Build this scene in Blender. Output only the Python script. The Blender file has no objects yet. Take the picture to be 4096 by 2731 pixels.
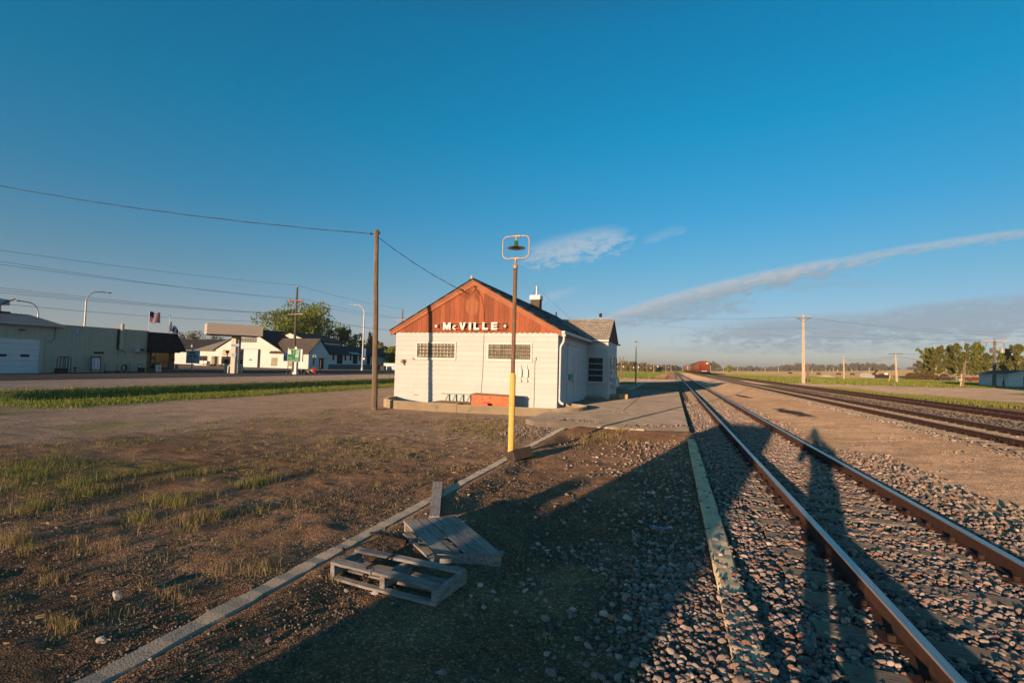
import bpy, bmesh, math, random
import numpy as np
from mathutils import Vector, Matrix, Euler

SC = bpy.context.scene
COL = SC.collection
rnd = random.Random(7)
npr = np.random.RandomState(11)

# ------------------------------------------------------------------ camera
F, CX, CY, EYE = 1935.0, 2048.0, 1365.5, 1.9
_r = math.radians(1.46)
_h0 = Vector((0, (838.6 * 4096 / 2352) - CY, F))
_dn = _h0.cross(Vector((1000, _h0.y + 1000 * math.tan(_r), F))).normalized()
if _dn.y < 0: _dn = -_dn
_up = -_dn
_fw = Vector((1545 * 4096 / 2352 - CX, 848 * 4096 / 2352 - CY, F))
_fw = (_fw - _up * _fw.dot(_up)).normalized()
_rt = _fw.cross(_up)
if _rt.x < 0: _rt = -_rt
# rows: world X (across the rails), Y (along the rails), Z in lens axes
RM = Matrix((_rt, _fw, _up))
cam = bpy.data.cameras.new('camera')
camo = bpy.data.objects.new('camera', cam)
COL.objects.link(camo)
m = RM.to_4x4()
mw = Matrix.Identity(4)
for i in range(3):
    mw[i][0] = RM[i][0]; mw[i][1] = -RM[i][1]; mw[i][2] = -RM[i][2]
mw[0][3], mw[1][3], mw[2][3] = 0.0, 0.0, EYE
camo.matrix_world = mw
cam.sensor_width = 36.0
cam.lens = F / 4096 * 36.0
cam.clip_start = 0.05
cam.clip_end = 20000
SC.camera = camo

SUN_EL = math.radians(5.8)
SUN_AZ = math.radians(13.67)          # heading the light travels, from +Y towards +X
# ------------------------------------------------------------------ world
def ray(sx, sy):
    return RM @ Vector((sx - CX, sy - CY, F))
W = bpy.data.worlds.new('World'); SC.world = W
W.use_nodes = True
NT = W.node_tree; NT.nodes.clear()
def wn(t, **kw):
    n = NT.nodes.new(t)
    for k, v in kw.items(): setattr(n, k, v)
    return n
def wl(a, b): NT.links.new(a, b)
out = wn('ShaderNodeOutputWorld'); bg = wn('ShaderNodeBackground')
sky = wn('ShaderNodeTexSky', sky_type='NISHITA')
sky.sun_disc = False
sky.sun_elevation = SUN_EL
sky.sun_rotation = math.radians(180) + SUN_AZ
sky.altitude = 450
sky.air_density = 1.0; sky.dust_density = 0.6; sky.ozone_density = 2.2
SKY_STRENGTH = 0.15
bg.inputs['Strength'].default_value = SKY_STRENGTH
hs = wn('ShaderNodeHueSaturation')
hs.inputs['Saturation'].default_value = 1.0
hs.inputs['Hue'].default_value = 0.5
hs.inputs['Value'].default_value = 1.0
wl(sky.outputs[0], hs.inputs['Color'])
tint = wn('ShaderNodeMix', data_type='RGBA', blend_type='MULTIPLY')
tint.inputs[0].default_value = 1.0
wl(hs.outputs[0], tint.inputs[6])
# grade by elevation: deep blue overhead, pale and greyish low down
tc = wn('ShaderNodeTexCoord'); sep = wn('ShaderNodeSeparateXYZ'); wl(tc.outputs['Generated'], sep.inputs[0])
gr_ = wn('ShaderNodeValToRGB'); wl(sep.outputs[2], gr_.inputs[0]); el_ = gr_.color_ramp.elements
GRADE = [(0.0, (.77, .80, 1.38)), (.08, (.70, .68, .92)), (.167, (.50, .73, .85)), (.29, (.22, .82, 1.0)), (.436, (.04, .94, 1.11)), (.58, (.03, .94, 1.15)), (.76, (.24, .50, .60)), (1.0, (.36, .42, .45))]
while len(el_) < len(GRADE): el_.new(.5)
for i_, (p_, c_) in enumerate(GRADE): el_[i_].position = p_; el_[i_].color = (*[v_ / 1.10 for v_ in c_], 1)
wl(gr_.outputs[0], tint.inputs[7])
# clouds: soft streaks in given directions of the sky
def mth(op, a, b=None, c=None):
    n = wn('ShaderNodeMath', operation=op)
    for i, x in enumerate((a, b, c)):
        if x is None: continue
        if isinstance(x, (int, float)): n.inputs[i].default_value = x
        else: wl(x, n.inputs[i])
    return n.outputs[0]
def dotv(v):
    n = wn('ShaderNodeVectorMath', operation='DOT_PRODUCT')
    wl(tc.outputs['Generated'], n.inputs[0]); n.inputs[1].default_value = v
    return n.outputs['Value']
cloud_total = None
def cloud(p0, p1, wid, dens, seed, lean=0.0, soft=0.5):
    """streak between two sky directions, wid = half width in radians"""
    global cloud_total
    a = ray(*p0).normalized(); b = ray(*p1).normalized()
    c = (a + b).normalized()
    al = (b - a).normalized(); ac = c.cross(al).normalized()
    if ac.z < 0: ac = -ac
    L = (b - a).length / 2
    x = mth('MULTIPLY', dotv(al), 1.0 / L)
    y = mth('MULTIPLY', dotv(ac), 1.0 / wid)
    comb = wn('ShaderNodeCombineXYZ')
    wl(mth('MULTIPLY', x, L * 24), comb.inputs[0]); wl(mth('MULTIPLY', y, wid * 66), comb.inputs[1]); comb.inputs[2].default_value = seed
    ns = wn('ShaderNodeTexNoise'); ns.inputs['Scale'].default_value = 1.6; ns.inputs['Detail'].default_value = 9; ns.inputs['Roughness'].default_value = 0.68
    ns.inputs['Distortion'].default_value = 0.6
    wl(comb.outputs[0], ns.inputs['Vector'])
    nv = mth('SUBTRACT', ns.outputs[0], 0.5)
    y2 = mth('ADD', mth('ADD', y, mth('MULTIPLY', nv, 1.9)), mth('MULTIPLY', mth('SUBTRACT', mth('MULTIPLY', x, x), 0.35), lean))
    r2 = mth('ADD', mth('POWER', mth('ABSOLUTE', x), 4.0), mth('MULTIPLY', y2, y2))
    base = mth('SUBTRACT', 1.0, r2)
    mask = wn('ShaderNodeMapRange', interpolation_type='SMOOTHSTEP')
    wl(mth('ADD', base, mth('MULTIPLY', nv, 3.0)), mask.inputs[0])
    mask.inputs[1].default_value = 0.0; mask.inputs[2].default_value = soft + 0.5
    fr = wn('ShaderNodeMath', operation='GREATER_THAN'); wl(dotv(c), fr.inputs[0]); fr.inputs[1].default_value = 0.3
    mo = mth('MULTIPLY', mth('MULTIPLY', mask.outputs[0], fr.outputs[0]), dens)
    cloud_total = mo if cloud_total is None else mth('MAXIMUM', cloud_total, mo)
    return y2
cl_y = cloud((2330, 1300), (3560, 1010), 0.021, 0.85, 1.3, 0.55, 0.55)
cloud((3250, 1060), (4350, 895), 0.010, 0.55, 5.1, 0.3, 0.7)
cloud((2060, 1045), (2540, 935), 0.036, 0.55, 9.7, 0.1, 1.0)
cloud((2560, 970), (2760, 905), 0.012, 0.16, 3.7, 0.0, 1.0)
cloud((2420, 1300), (3050, 1200), 0.020, 0.62, 17.0, 0.3, 0.6)
cloud((2700, 1345), (4900, 1255), 0.034, 0.75, 21.0, 0.0, 0.5)
cloud((3440, 1275), (4700, 1175), 0.022, 0.72, 25.5, 0.0, 0.6)
cloud((2300, 1275), (2900, 1262), 0.010, 0.35, 31.0, 0.0, 0.9)
cloud((1980, 1245), (2330, 1150), 0.012, 0.25, 35.0, 0.0, 1.0)
cloud((2600, 1395), (3900, 1385), 0.012, 0.45, 41.0, 0.0, 0.8)
cloud((2750, 1170), (3700, 1120), 0.009, 0.30, 47.0, 0.0, 0.9)
cloud((2900, 1310), (3700, 1290), 0.009, 0.40, 53.0, 0.0, 0.8)
shade = wn('ShaderNodeMapRange'); wl(cl_y, shade.inputs[0])
shade.inputs[1].default_value = -0.5; shade.inputs[2].default_value = 1.1
ccol = wn('ShaderNodeMix', data_type='RGBA')
wl(shade.outputs[0], ccol.inputs[0])
ccol.inputs[6].default_value = (1.45, 1.75, 2.05, 1); ccol.inputs[7].default_value = (3.0, 2.9, 2.85, 1)
cm = wn('ShaderNodeMix', data_type='RGBA')
wl(cloud_total, cm.inputs[0]); wl(tint.outputs[2], cm.inputs[6]); wl(ccol.outputs[2], cm.inputs[7])
wl(cm.outputs[2], bg.inputs['Color']); wl(bg.outputs[0], out.inputs[0])

# ------------------------------------------------------------------ sun and exposure
sun = bpy.data.lights.new('sun', 'SUN'); sun.energy = 5.0; sun.angle = math.radians(0.5)
sun.color = (1.0, 0.675, 0.42)
suno = bpy.data.objects.new('sun', sun); COL.objects.link(suno)
SDIR = Vector((math.sin(SUN_AZ) * math.cos(SUN_EL), math.cos(SUN_AZ) * math.cos(SUN_EL), -math.sin(SUN_EL)))
suno.rotation_euler = SDIR.to_track_quat('-Z', 'Y').to_euler()
suno.location = (0, -60, 40)
SC.view_settings.view_transform = 'Standard'
SC.view_settings.look = 'None'
SC.view_settings.exposure = 0.52
SC.view_settings.gamma = 1.0
SC.cycles.max_bounces = 6
SC.cycles.diffuse_bounces = 3
SC.cycles.use_denoising = True

# ------------------------------------------------------------------ helpers
def atY(sx, sy, Y):
    d = ray(sx, sy); t = Y / d.y; return (d.x * t, EYE + d.z * t)
def atX(sx, sy, X):
    d = ray(sx, sy); t = X / d.x; return (d.y * t, EYE + d.z * t)
def gnd(sx, sy, z=0.0):
    d = ray(sx, sy); t = (z - EYE) / d.z; return (d.x * t, d.y * t)

def ss(a, b, x):
    t = np.clip((np.asarray(x, float) - a) / (b - a), 0, 1); return t * t * (3 - 2 * t)
def vnoise(x, y, seed=0):
    x = np.asarray(x, float); y = np.asarray(y, float)
    xi = np.floor(x).astype(np.int64); yi = np.floor(y).astype(np.int64)
    fx = x - xi; fy = y - yi
    fx = fx * fx * (3 - 2 * fx); fy = fy * fy * (3 - 2 * fy)
    def hsh(a, b):
        h = (a * 374761393 + b * 668265263 + seed * 974711) & 0xffffffff
        h = ((h ^ (h >> 13)) * 1274126177) & 0xffffffff
        return ((h ^ (h >> 16)) & 0xffff) / 65535.0
    return (hsh(xi, yi) * (1 - fx) + hsh(xi + 1, yi) * fx) * (1 - fy) + (hsh(xi, yi + 1) * (1 - fx) + hsh(xi + 1, yi + 1) * fx) * fy
def fbm(x, y, seed=0, o=4):
    s = 0; a = 0.5
    for i in range(o):
        s = s + a * vnoise(x * 2 ** i, y * 2 ** i, seed + i); a *= 0.5
    return s / (1 - 0.5 ** o)

def H(x, y):
    """height of the land"""
    x = np.asarray(x, float); y = np.asarray(y, float)
    D = np.hypot(x, y)
    z = 0.05 * ss(-1.2, 0.7, x)
    z = z + 0.20 * ss(4.2, 7.2, x) + 0.06 * ss(10, 12, x) + 0.10 * ss(15, 26, x)
    z = z + np.minimum(0.075 * np.where(x > 0, x * x, 0) / np.maximum(D, 1), 40) * ss(200, 700, D)
    z = z - 0.95 * np.minimum(ss(-31.3, -28.4, x), ss(-23.0, -25.6, x)) * ss(11.5, 17, y + 0.25 * (x + 26)) * ss(140, 90, y) * (1 - ss(62, 74, y) * ss(110, 96, y))
    z = z - 0.03 * ss(.13, .06, np.abs(x + 3.125)) * ss(15, 14.4, y) + 0.05 * ss(-3.07, -3.03, x) * ss(-2.5, -2.9, x) * ss(15, 14, y) * ss(-1, 1, y) + .12 * ss(12.6, 14.3, y) * ss(14.68, 14.56, y) * ss(-2.95, -2.6, x) * ss(.9, .5, x) - .022 * ss(.8, 1.0, x) * ss(3.75, 3.6, x)
    z = z - 0.12 * ss(41, 27, y) * ss(-44, -54, x)
    z = z - 0.5 * ss(97, 112, y) * ss(-1.6, -5, x) * ss(900, 300, D)
    return z
def hz(x, y): return float(H(x, y))

class MB:
    def __init__(s): s.v = []; s.f = []; s.m = []; s.sm = []
    def add(s, vs, fs, mi=0, sm=False):
        o = len(s.v); s.v.extend([tuple(p) for p in vs])
        for f in fs: s.f.append(tuple(i + o for i in f)); s.m.append(mi); s.sm.append(sm)
        return s
    def box(s, c, d, rz=0.0, mi=0, M=None):
        hx, hy, hz_ = d[0] / 2, d[1] / 2, d[2] / 2
        R_ = M if M is not None else Matrix.Rotation(rz, 3, 'Z')
        c = Vector(c)
        vs = [c + R_ @ Vector((a * hx, b * hy, e * hz_)) for e in (-1, 1) for b in (-1, 1) for a in (-1, 1)]
        return s.add(vs, [(0, 2, 3, 1), (4, 5, 7, 6), (0, 1, 5, 4), (2, 6, 7, 3), (0, 4, 6, 2), (1, 3, 7, 5)], mi)
    def b2(s, lo, hi, mi=0):
        return s.box([(a + b) / 2 for a, b in zip(lo, hi)], [abs(b - a) for a, b in zip(lo, hi)], 0, mi)
    def bar(s, a, b, w, h, mi=0, up=(0, 0, 1)):
        a = Vector(a); b = Vector(b); d = b - a; L = d.length; d.normalize()
        u = Vector(up)
        if abs(u.dot(d)) > 0.98: u = Vector((0, 1, 0))
        x = d.cross(u).normalized(); u = x.cross(d).normalized()
        M = Matrix((x, d, u)).transposed()
        return s.box((a + b) / 2, (w, L, h), 0, mi, M)
    def tube(s, pts, r, n=8, mi=0, caps=True, sm=True):
        pts = [Vector(p) for p in pts]; k = len(pts)
        rs = r if isinstance(r, (list, tuple)) else [r] * k
        vs = []; ref = None
        for i, p in enumerate(pts):
            d = (pts[min(i + 1, k - 1)] - pts[max(i - 1, 0)]).normalized()
            if ref is None:
                ref = Vector((0, 0, 1)) if abs(d.z) < 0.9 else Vector((1, 0, 0))
            x = d.cross(ref).normalized(); y = x.cross(d).normalized(); ref = y
            for j in range(n):
                a = 2 * math.pi * j / n
                vs.append(p + (x * math.cos(a) + y * math.sin(a)) * rs[i])
        fs = [(i * n + j, i * n + (j + 1) % n, (i + 1) * n + (j + 1) % n, (i + 1) * n + j) for i in range(k - 1) for j in range(n)]
        s.add(vs, fs, mi, sm)
        if caps: s.add(vs[:n], [tuple(range(n))], mi); s.add(vs[-n:], [tuple(range(n - 1, -1, -1))], mi)
        return s
    def lathe(s, prof, c, n=20, mi=0, sm=True):
        c = Vector(c); vs = []
        for r, z in prof:
            for j in range(n):
                a = 2 * math.pi * j / n; vs.append(c + Vector((r * math.cos(a), r * math.sin(a), z)))
        fs = [(i * n + j, i * n + (j + 1) % n, (i + 1) * n + (j + 1) % n, (i + 1) * n + j) for i in range(len(prof) - 1) for j in range(n)]
        return s.add(vs, fs, mi, sm)
    def prism(s, pts, ex, mi=0):
        """planar polygon (3D points) pushed along ex"""
        pts = [Vector(p) for p in pts]; ex = Vector(ex); n = len(pts)
        vs = pts + [p + ex for p in pts]
        fs = [tuple(range(n - 1, -1, -1)), tuple(range(n, 2 * n))] + [(i, (i + 1) % n, n + (i + 1) % n, n + i) for i in range(n)]
        return s.add(vs, fs, mi)
    def ball(s, c, r, n=12, mi=0, sq=(1, 1, 1)):
        prof = [(math.sin(math.pi * i / (n // 2)) * r, -math.cos(math.pi * i / (n // 2)) * r) for i in range(n // 2 + 1)]
        o = len(s.v); s.lathe([(max(a, 1e-4), b) for a, b in prof], (0, 0, 0), n, mi)
        c = Vector(c)
        for i in range(o, len(s.v)):
            p = s.v[i]; s.v[i] = (c.x + p[0] * sq[0], c.y + p[1] * sq[1], c.z + p[2] * sq[2])
        return s
    def build(s, name, mats, parent=None, loc=None, local=False, bevel=0, label=None, fixn=True):
        me = bpy.data.meshes.new(name)
        v = [Vector(p) for p in s.v]
        if parent is not None:
            if not local: off = Vector(wloc(parent)); v = [p - off for p in v]
        elif not local:
            if loc is None:
                a = np.array(s.v); loc = ((a[:, 0].min() + a[:, 0].max()) / 2, (a[:, 1].min() + a[:, 1].max()) / 2, a[:, 2].min())
            off = Vector(loc); v = [p - off for p in v]
        me.from_pydata([tuple(p) for p in v], [], s.f)
        mats = mats if isinstance(mats, (list, tuple)) else [mats]
        for mm in mats: me.materials.append(mm)
        me.polygons.foreach_set('material_index', s.m)
        me.polygons.foreach_set('use_smooth', s.sm)
        if fixn:
            bm = bmesh.new(); bm.from_mesh(me); bmesh.ops.recalc_face_normals(bm, faces=bm.faces); bm.to_mesh(me); bm.free()
        me.update()
        o = bpy.data.objects.new(name, me); COL.objects.link(o)
        if parent is not None: o.parent = parent
        elif loc is not None: o.location = loc
        if bevel:
            b = o.modifiers.new('bevel', 'BEVEL'); b.width = bevel; b.segments = 2; b.limit_method = 'ANGLE'; b.angle_limit = 0.6
        if label: o['label'] = label
        return o
def wloc(o):
    p = Vector((0, 0, 0))
    while o is not None: p = p + o.location; o = o.parent
    return p
def tag(o, label=None, cat=None, group=None, kind=None):
    if label: o['label'] = label
    if cat: o['category'] = cat
    if group: o['group'] = group
    if kind: o['kind'] = kind
    return o
def thing(name, label, cat, loc=(0, 0, 0), group=None, rz=0.0):
    o = bpy.data.objects.new(name, None); COL.objects.link(o)
    o.location = loc; o.rotation_euler = (0, 0, rz); o.empty_display_size = 0.3
    return tag(o, label, cat, group)
def copy_tree(o, parent=None):
    c = o.copy(); COL.objects.link(c); c.parent = parent
    for ch in list(o.children): copy_tree(ch, c)
    return c
def np_mesh(name, v, faces, mat, parent=None, colors=None, smooth=False):
    """big mesh from numpy: v (n,3), faces (m,k)"""
    me = bpy.data.meshes.new(name)
    n, k = faces.shape
    me.vertices.add(len(v)); me.vertices.foreach_set('co', np.ascontiguousarray(v, np.float32).ravel())
    me.loops.add(n * k); me.loops.foreach_set('vertex_index', np.ascontiguousarray(faces, np.int32).ravel())
    me.polygons.add(n); me.polygons.foreach_set('loop_start', np.arange(0, n * k, k, dtype=np.int32))
    me.polygons.foreach_set('loop_total', np.full(n, k, np.int32))
    if smooth: me.polygons.foreach_set('use_smooth', np.ones(n, bool))
    me.update(calc_edges=True)
    if colors is not None:
        at = me.color_attributes.new('Col', 'FLOAT_COLOR', 'POINT')
        c = np.ones((len(v), 4), np.float32); c[:, :colors.shape[1]] = colors
        at.data.foreach_set('color', c.ravel())
    for mm in (mat if isinstance(mat, (list, tuple)) else [mat]): me.materials.append(mm)
    o = bpy.data.objects.new(name, me); COL.objects.link(o)
    if parent is not None: o.parent = parent
    return o

# ------------------------------------------------------------------ materials
def mk(name):
    mt = bpy.data.materials.new(name); mt.use_nodes = True
    mt.node_tree.nodes['Principled BSDF'].inputs['Diffuse Roughness'].default_value = 1.0
    return mt, mt.node_tree, mt.node_tree.nodes['Principled BSDF']
def nd(nt, t, **kw):
    n = nt.nodes.new(t)
    for k, v in kw.items():
        if k in n.inputs.keys() if hasattr(n.inputs, 'keys') else False: n.inputs[k].default_value = v
        else: setattr(n, k, v)
    return n
def coords(nt, kind='Object', scale=(1, 1, 1), rot=(0, 0, 0)):
    tcn = nt.nodes.new('ShaderNodeTexCoord'); mp = nt.nodes.new('ShaderNodeMapping')
    mp.inputs['Scale'].default_value = scale; mp.inputs['Rotation'].default_value = rot
    if kind == 'Position':
        g = nt.nodes.new('ShaderNodeNewGeometry'); nt.links.new(g.outputs['Position'], mp.inputs[0])
    else: nt.links.new(tcn.outputs[kind], mp.inputs[0])
    return mp.outputs[0]
def noise(nt, vec, sc, det=5, rough=0.6):
    n = nt.nodes.new('ShaderNodeTexNoise'); n.inputs['Scale'].default_value = sc; n.inputs['Detail'].default_value = det
    n.inputs['Roughness'].default_value = rough
    nt.links.new(vec, n.inputs['Vector']); return n.outputs[0]
def ramp(nt, fac, stops):
    r_ = nt.nodes.new('ShaderNodeValToRGB'); e = r_.color_ramp.elements
    while len(e) < len(stops): e.new(0.5)
    for i, (p, c) in enumerate(stops): e[i].position = p; e[i].color = (*c, 1) if len(c) == 3 else c
    nt.links.new(fac, r_.inputs[0]); return r_.outputs[0]
def mixc(nt, f, a, b, mode='MIX'):
    n = nt.nodes.new('ShaderNodeMix'); n.data_type = 'RGBA'; n.blend_type = mode
    for i, x in ((0, f), (6, a), (7, b)):
        if isinstance(x, (int, float)): n.inputs[i].default_value = x
        elif isinstance(x, tuple): n.inputs[i].default_value = (*x, 1) if len(x) == 3 else x
        else: nt.links.new(x, n.inputs[i])
    return n.outputs[2]
def bump(nt, b, hgt, st=0.3, dist=0.02):
    n = nt.nodes.new('ShaderNodeBump'); n.inputs['Strength'].default_value = st; n.inputs['Distance'].default_value = dist
    nt.links.new(hgt, n.inputs['Height']); nt.links.new(n.outputs[0], b.inputs['Normal']); return n
def pm(name, c1, c2=None, sc=4.0, rough=0.7, stretch=(1, 1, 1), bmp=0.0, bsc=None, metal=0.0, lo=0.35, hi=0.68, spec=0.4, c3=None, sc3=1.0, c3lo=0.55, c3hi=0.75, kind='Object'):
    """paint with blotchy variation between c1 and c2, optional worn patches c3"""
    mt, nt, b = mk(name)
    vec = coords(nt, kind, stretch)
    n1 = noise(nt, vec, sc)
    c2 = c2 or tuple(x * 0.8 for x in c1)
    colr = ramp(nt, n1, [(lo, c1), (hi, c2)])
    if c3:
        n3 = noise(nt, coords(nt, kind), sc3, 8, 0.7)
        mk3 = ramp(nt, n3, [(c3lo, (0, 0, 0)), (c3hi, (1, 1, 1))])
        colr = mixc(nt, mk3, colr, c3)
    nt.links.new(colr, b.inputs['Base Color'])
    b.inputs['Roughness'].default_value = rough; b.inputs['Metallic'].default_value = metal
    b.inputs['Specular IOR Level'].default_value = spec
    if bmp:
        bump(nt, b, noise(nt, vec, bsc or sc * 3, 4), bmp, 0.01)
    return mt
def glassm(name, col=(0.02, 0.025, 0.03), rough=0.05):
    mt, nt, b = mk(name); b.inputs['Base Color'].default_value = (*col, 1); b.inputs['Roughness'].default_value = rough
    b.inputs['Specular IOR Level'].default_value = 0.8; return mt
def attrm(name, rough=0.8, bmp=0.0, bsc=60, trans=0.0, var=0.25, vsc=40, spec=0.25):
    """colour from the mesh's own colour attribute with fine variation"""
    mt, nt, b = mk(name)
    a = nt.nodes.new('ShaderNodeAttribute'); a.attribute_name = 'Col'
    vec = coords(nt, 'Position'); n1 = noise(nt, vec, vsc, 3)
    f = ramp(nt, n1, [(0.3, (1 - var,) * 3), (0.7, (1 + var * 0.6,) * 3)])
    colr = mixc(nt, 1.0, a.outputs['Color'], f, 'MULTIPLY')
    nt.links.new(colr, b.inputs['Base Color']); b.inputs['Roughness'].default_value = rough
    b.inputs['Specular IOR Level'].default_value = spec
    if trans:
        t = nt.nodes.new('ShaderNodeBsdfTranslucent'); nt.links.new(colr, t.inputs['Color'])
        mx = nt.nodes.new('ShaderNodeMixShader'); mx.inputs[0].default_value = trans
        nt.links.new(b.outputs[0], mx.inputs[1]); nt.links.new(t.outputs[0], mx.inputs[2])
        nt.links.new(mx.outputs[0], nt.nodes['Material Output'].inputs['Surface'])
    if bmp: bump(nt, b, noise(nt, vec, bsc, 3), bmp, 0.01)
    return mt
def brickm(name, c1, c2, mortar, bw, bh, mort=0.012, plane='XZ', rough=0.85, bmp=0.4, off=0.5, var=0.6):
    mt, nt, b = mk(name)
    rot = {'XZ': (math.pi / 2, 0, 0), 'YZ': (math.pi / 2, 0, math.pi / 2), 'XY': (0, 0, 0)}[plane]
    tcn = nt.nodes.new('ShaderNodeTexCoord'); sp = nt.nodes.new('ShaderNodeSeparateXYZ'); cb = nt.nodes.new('ShaderNodeCombineXYZ')
    nt.links.new(tcn.outputs['Object'], sp.inputs[0])
    a_, b_ = {'XZ': (0, 2), 'YZ': (1, 2), 'XY': (0, 1)}[plane]
    nt.links.new(sp.outputs[a_], cb.inputs[0]); nt.links.new(sp.outputs[b_], cb.inputs[1])
    t = nt.nodes.new('ShaderNodeTexBrick'); nt.links.new(cb.outputs[0], t.inputs['Vector'])
    t.offset = off
    t.inputs['Color1'].default_value = (*c1, 1); t.inputs['Color2'].default_value = (*c2, 1); t.inputs['Mortar'].default_value = (*mortar, 1)
    t.inputs['Scale'].default_value = 1.0; t.inputs['Brick Width'].default_value = bw; t.inputs['Row Height'].default_value = bh
    t.inputs['Mortar Size'].default_value = mort; t.inputs['Bias'].default_value = 0.0
    n1 = noise(nt, cb.outputs[0], 1.2 / bw, 5)
    colr = mixc(nt, 1.0, t.outputs['Color'], ramp(nt, n1, [(0.3, (1 - var * 0.5,) * 3), (0.7, (1 + var * 0.4,) * 3)]), 'MULTIPLY')
    nt.links.new(colr, b.inputs['Base Color']); b.inputs['Roughness'].default_value = rough
    b.inputs['Specular IOR Level'].default_value = 0.2
    if bmp:
        inv = nt.nodes.new('ShaderNodeMath'); inv.operation = 'SUBTRACT'; inv.inputs[0].default_value = 1.0
        nt.links.new(t.outputs['Fac'], inv.inputs[1]); bump(nt, b, inv.outputs[0], bmp, 0.008)
    return mt

M = {}
M['white_siding'] = pm('white_siding', (0.64, 0.63, 0.61), (0.60, 0.59, 0.57), 1.3, 0.6, bmp=0.05, bsc=30, c3=(0.50, 0.45, 0.38), sc3=3.0, c3lo=0.60, c3hi=0.82)
M['column_white'] = pm('column_white', (.72, .67, .58), (.66, .61, .52), 2, .6)
M['white_trim'] = pm('white_trim', (0.68, 0.68, 0.66), (0.60, 0.60, 0.58), 3, 0.5, c3=(0.42, 0.38, 0.33), sc3=9, c3lo=0.64, c3hi=0.72)
M['red_board'] = pm('red_board', (0.46, 0.135, 0.048), (0.32, 0.083, 0.03), 3.5, 0.75, (9, 9, 0.8), 0.25, 20, c3=(0.44, 0.17, 0.07), sc3=7, c3lo=0.60, c3hi=0.78)
M['red_shaded'] = pm('red_shaded', (0.16, 0.035, 0.022), (0.09, 0.022, 0.015), 3.5, 0.75, (9, 9, 0.8), 0.25, 20)  # darker copy of red_board for the bay gable, shade put into the colour
M['red_ghost'] = pm('red_ghost', (0.47, 0.185, 0.07), (0.34, 0.10, 0.036), 9, 0.75, (6, 6, 1.0), 0.2, 20)
M['rake'] = pm('rake', (0.46, 0.16, 0.055), (0.36, 0.11, 0.04), 2, 0.65, (1, 1, 1), 0.1)
M['shingle_grey'] = brickm('shingle_grey', (0.055, 0.06, 0.06), (0.085, 0.09, 0.085), (0.02, 0.02, 0.02), 0.32, 0.14, 0.008, 'YZ', bmp=0.5, var=0.7)
M['shingle_tan'] = brickm('shingle_tan', (0.25, 0.22, 0.185), (0.32, 0.285, 0.24), (0.06, 0.05, 0.045), 0.3, 0.105, 0.010, 'XZ', bmp=0.6, var=0.5)
M['concrete'] = pm('concrete', (0.40, 0.315, 0.205), (0.31, 0.245, 0.16), 1.4, 0.9, bmp=0.35, bsc=45, c3=(0.22, 0.185, 0.15), sc3=3.2, c3lo=0.55, c3hi=0.7, spec=0.15)
M['concrete_slab'] = pm('concrete_slab', (0.24, 0.20, 0.16), (0.175, 0.147, 0.117), 1.1, 0.92, bmp=0.4, bsc=30, c3=(0.13, 0.108, 0.085), sc3=1.7, c3lo=0.5, c3hi=0.7, spec=0.15)
M['curb'] = pm('curb', (0.50, 0.41, 0.31), (0.40, 0.33, 0.25), 2.5, 0.9, bmp=0.6, bsc=70, c3=(0.27, 0.225, 0.18), sc3=9, c3lo=0.56, c3hi=0.68, spec=0.15)
M['yellow_concrete'] = pm('yellow_concrete', (0.62, 0.51, 0.31), (0.48, 0.41, 0.28), 3, 0.9, bmp=0.4, bsc=60, c3=(0.36, 0.32, 0.25), sc3=6, c3lo=0.52, c3hi=0.62, spec=0.15)
M['yellow_paint'] = pm('yellow_paint', (0.72, 0.50, 0.10), (0.62, 0.43, 0.12), 5, 0.55, bmp=0.1, c3=(0.36, 0.24, 0.12), sc3=11, c3lo=0.63, c3hi=0.67)
M['yellow_block'] = pm('yellow_block', (0.62, 0.44, 0.15), (0.5, 0.36, 0.16), 5, 0.8, bmp=0.2)
M['rust_pole'] = pm('rust_pole', (0.23, 0.135, 0.065), (0.12, 0.062, 0.033), 4, 0.6, (4, 4, 1), 0.15, c3=(0.34, 0.24, 0.14), sc3=14, c3lo=0.6, c3hi=0.72)
M['galv'] = pm('galv', (0.45, 0.38, 0.29), (0.34, 0.27, 0.20), 9, 0.5, metal=0.3)
M['green_enamel'] = pm('green_enamel', (0.05, 0.17, 0.05), (0.035, 0.11, 0.035), 6, 0.3)
M['white_enamel'] = pm('white_enamel', (0.65, 0.58, 0.5), (0.45, 0.36, 0.28), 20, 0.4)
M['bulb'] = pm('bulb', (0.6, 0.58, 0.55), (0.55, 0.52, 0.48), 5, 0.25)
M['pole_wood'] = pm('pole_wood', (0.26, 0.195, 0.135), (0.15, 0.11, 0.075), 3, 0.9, (10, 10, 0.6), 0.5, 12, c3=(0.32, 0.26, 0.19), sc3=1.3, c3lo=0.5, c3hi=0.75, spec=0.1)
M['pole_pale'] = pm('pole_pale', (0.58, 0.48, 0.36), (0.44, 0.35, 0.25), 2, 0.9, (6, 6, 0.6), 0.4, spec=0.1)
M['pole_dark'] = pm('pole_dark', (0.17, 0.16, 0.10), (0.11, 0.10, 0.065), 2, 0.9, (6, 6, 0.6), 0.4, spec=0.1)
M['pole_grey'] = pm('pole_grey', (0.20, 0.18, 0.16), (0.12, 0.11, 0.10), 2, 0.9, (6, 6, 0.6), 0.4, spec=0.1)
M['wood_grey'] = pm('wood_grey', (0.40, 0.37, 0.33), (0.27, 0.25, 0.225), 5, 0.85, (1, 12, 1), 0.5, 8, c3=(0.16, 0.135, 0.11), sc3=5, c3lo=0.6, c3hi=0.75, spec=0.15)
M['wood_brown'] = pm('wood_brown', (0.22, 0.16, 0.10), (0.13, 0.095, 0.06), 5, 0.85, (1, 8, 1), 0.5, 8, spec=0.15)
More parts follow.
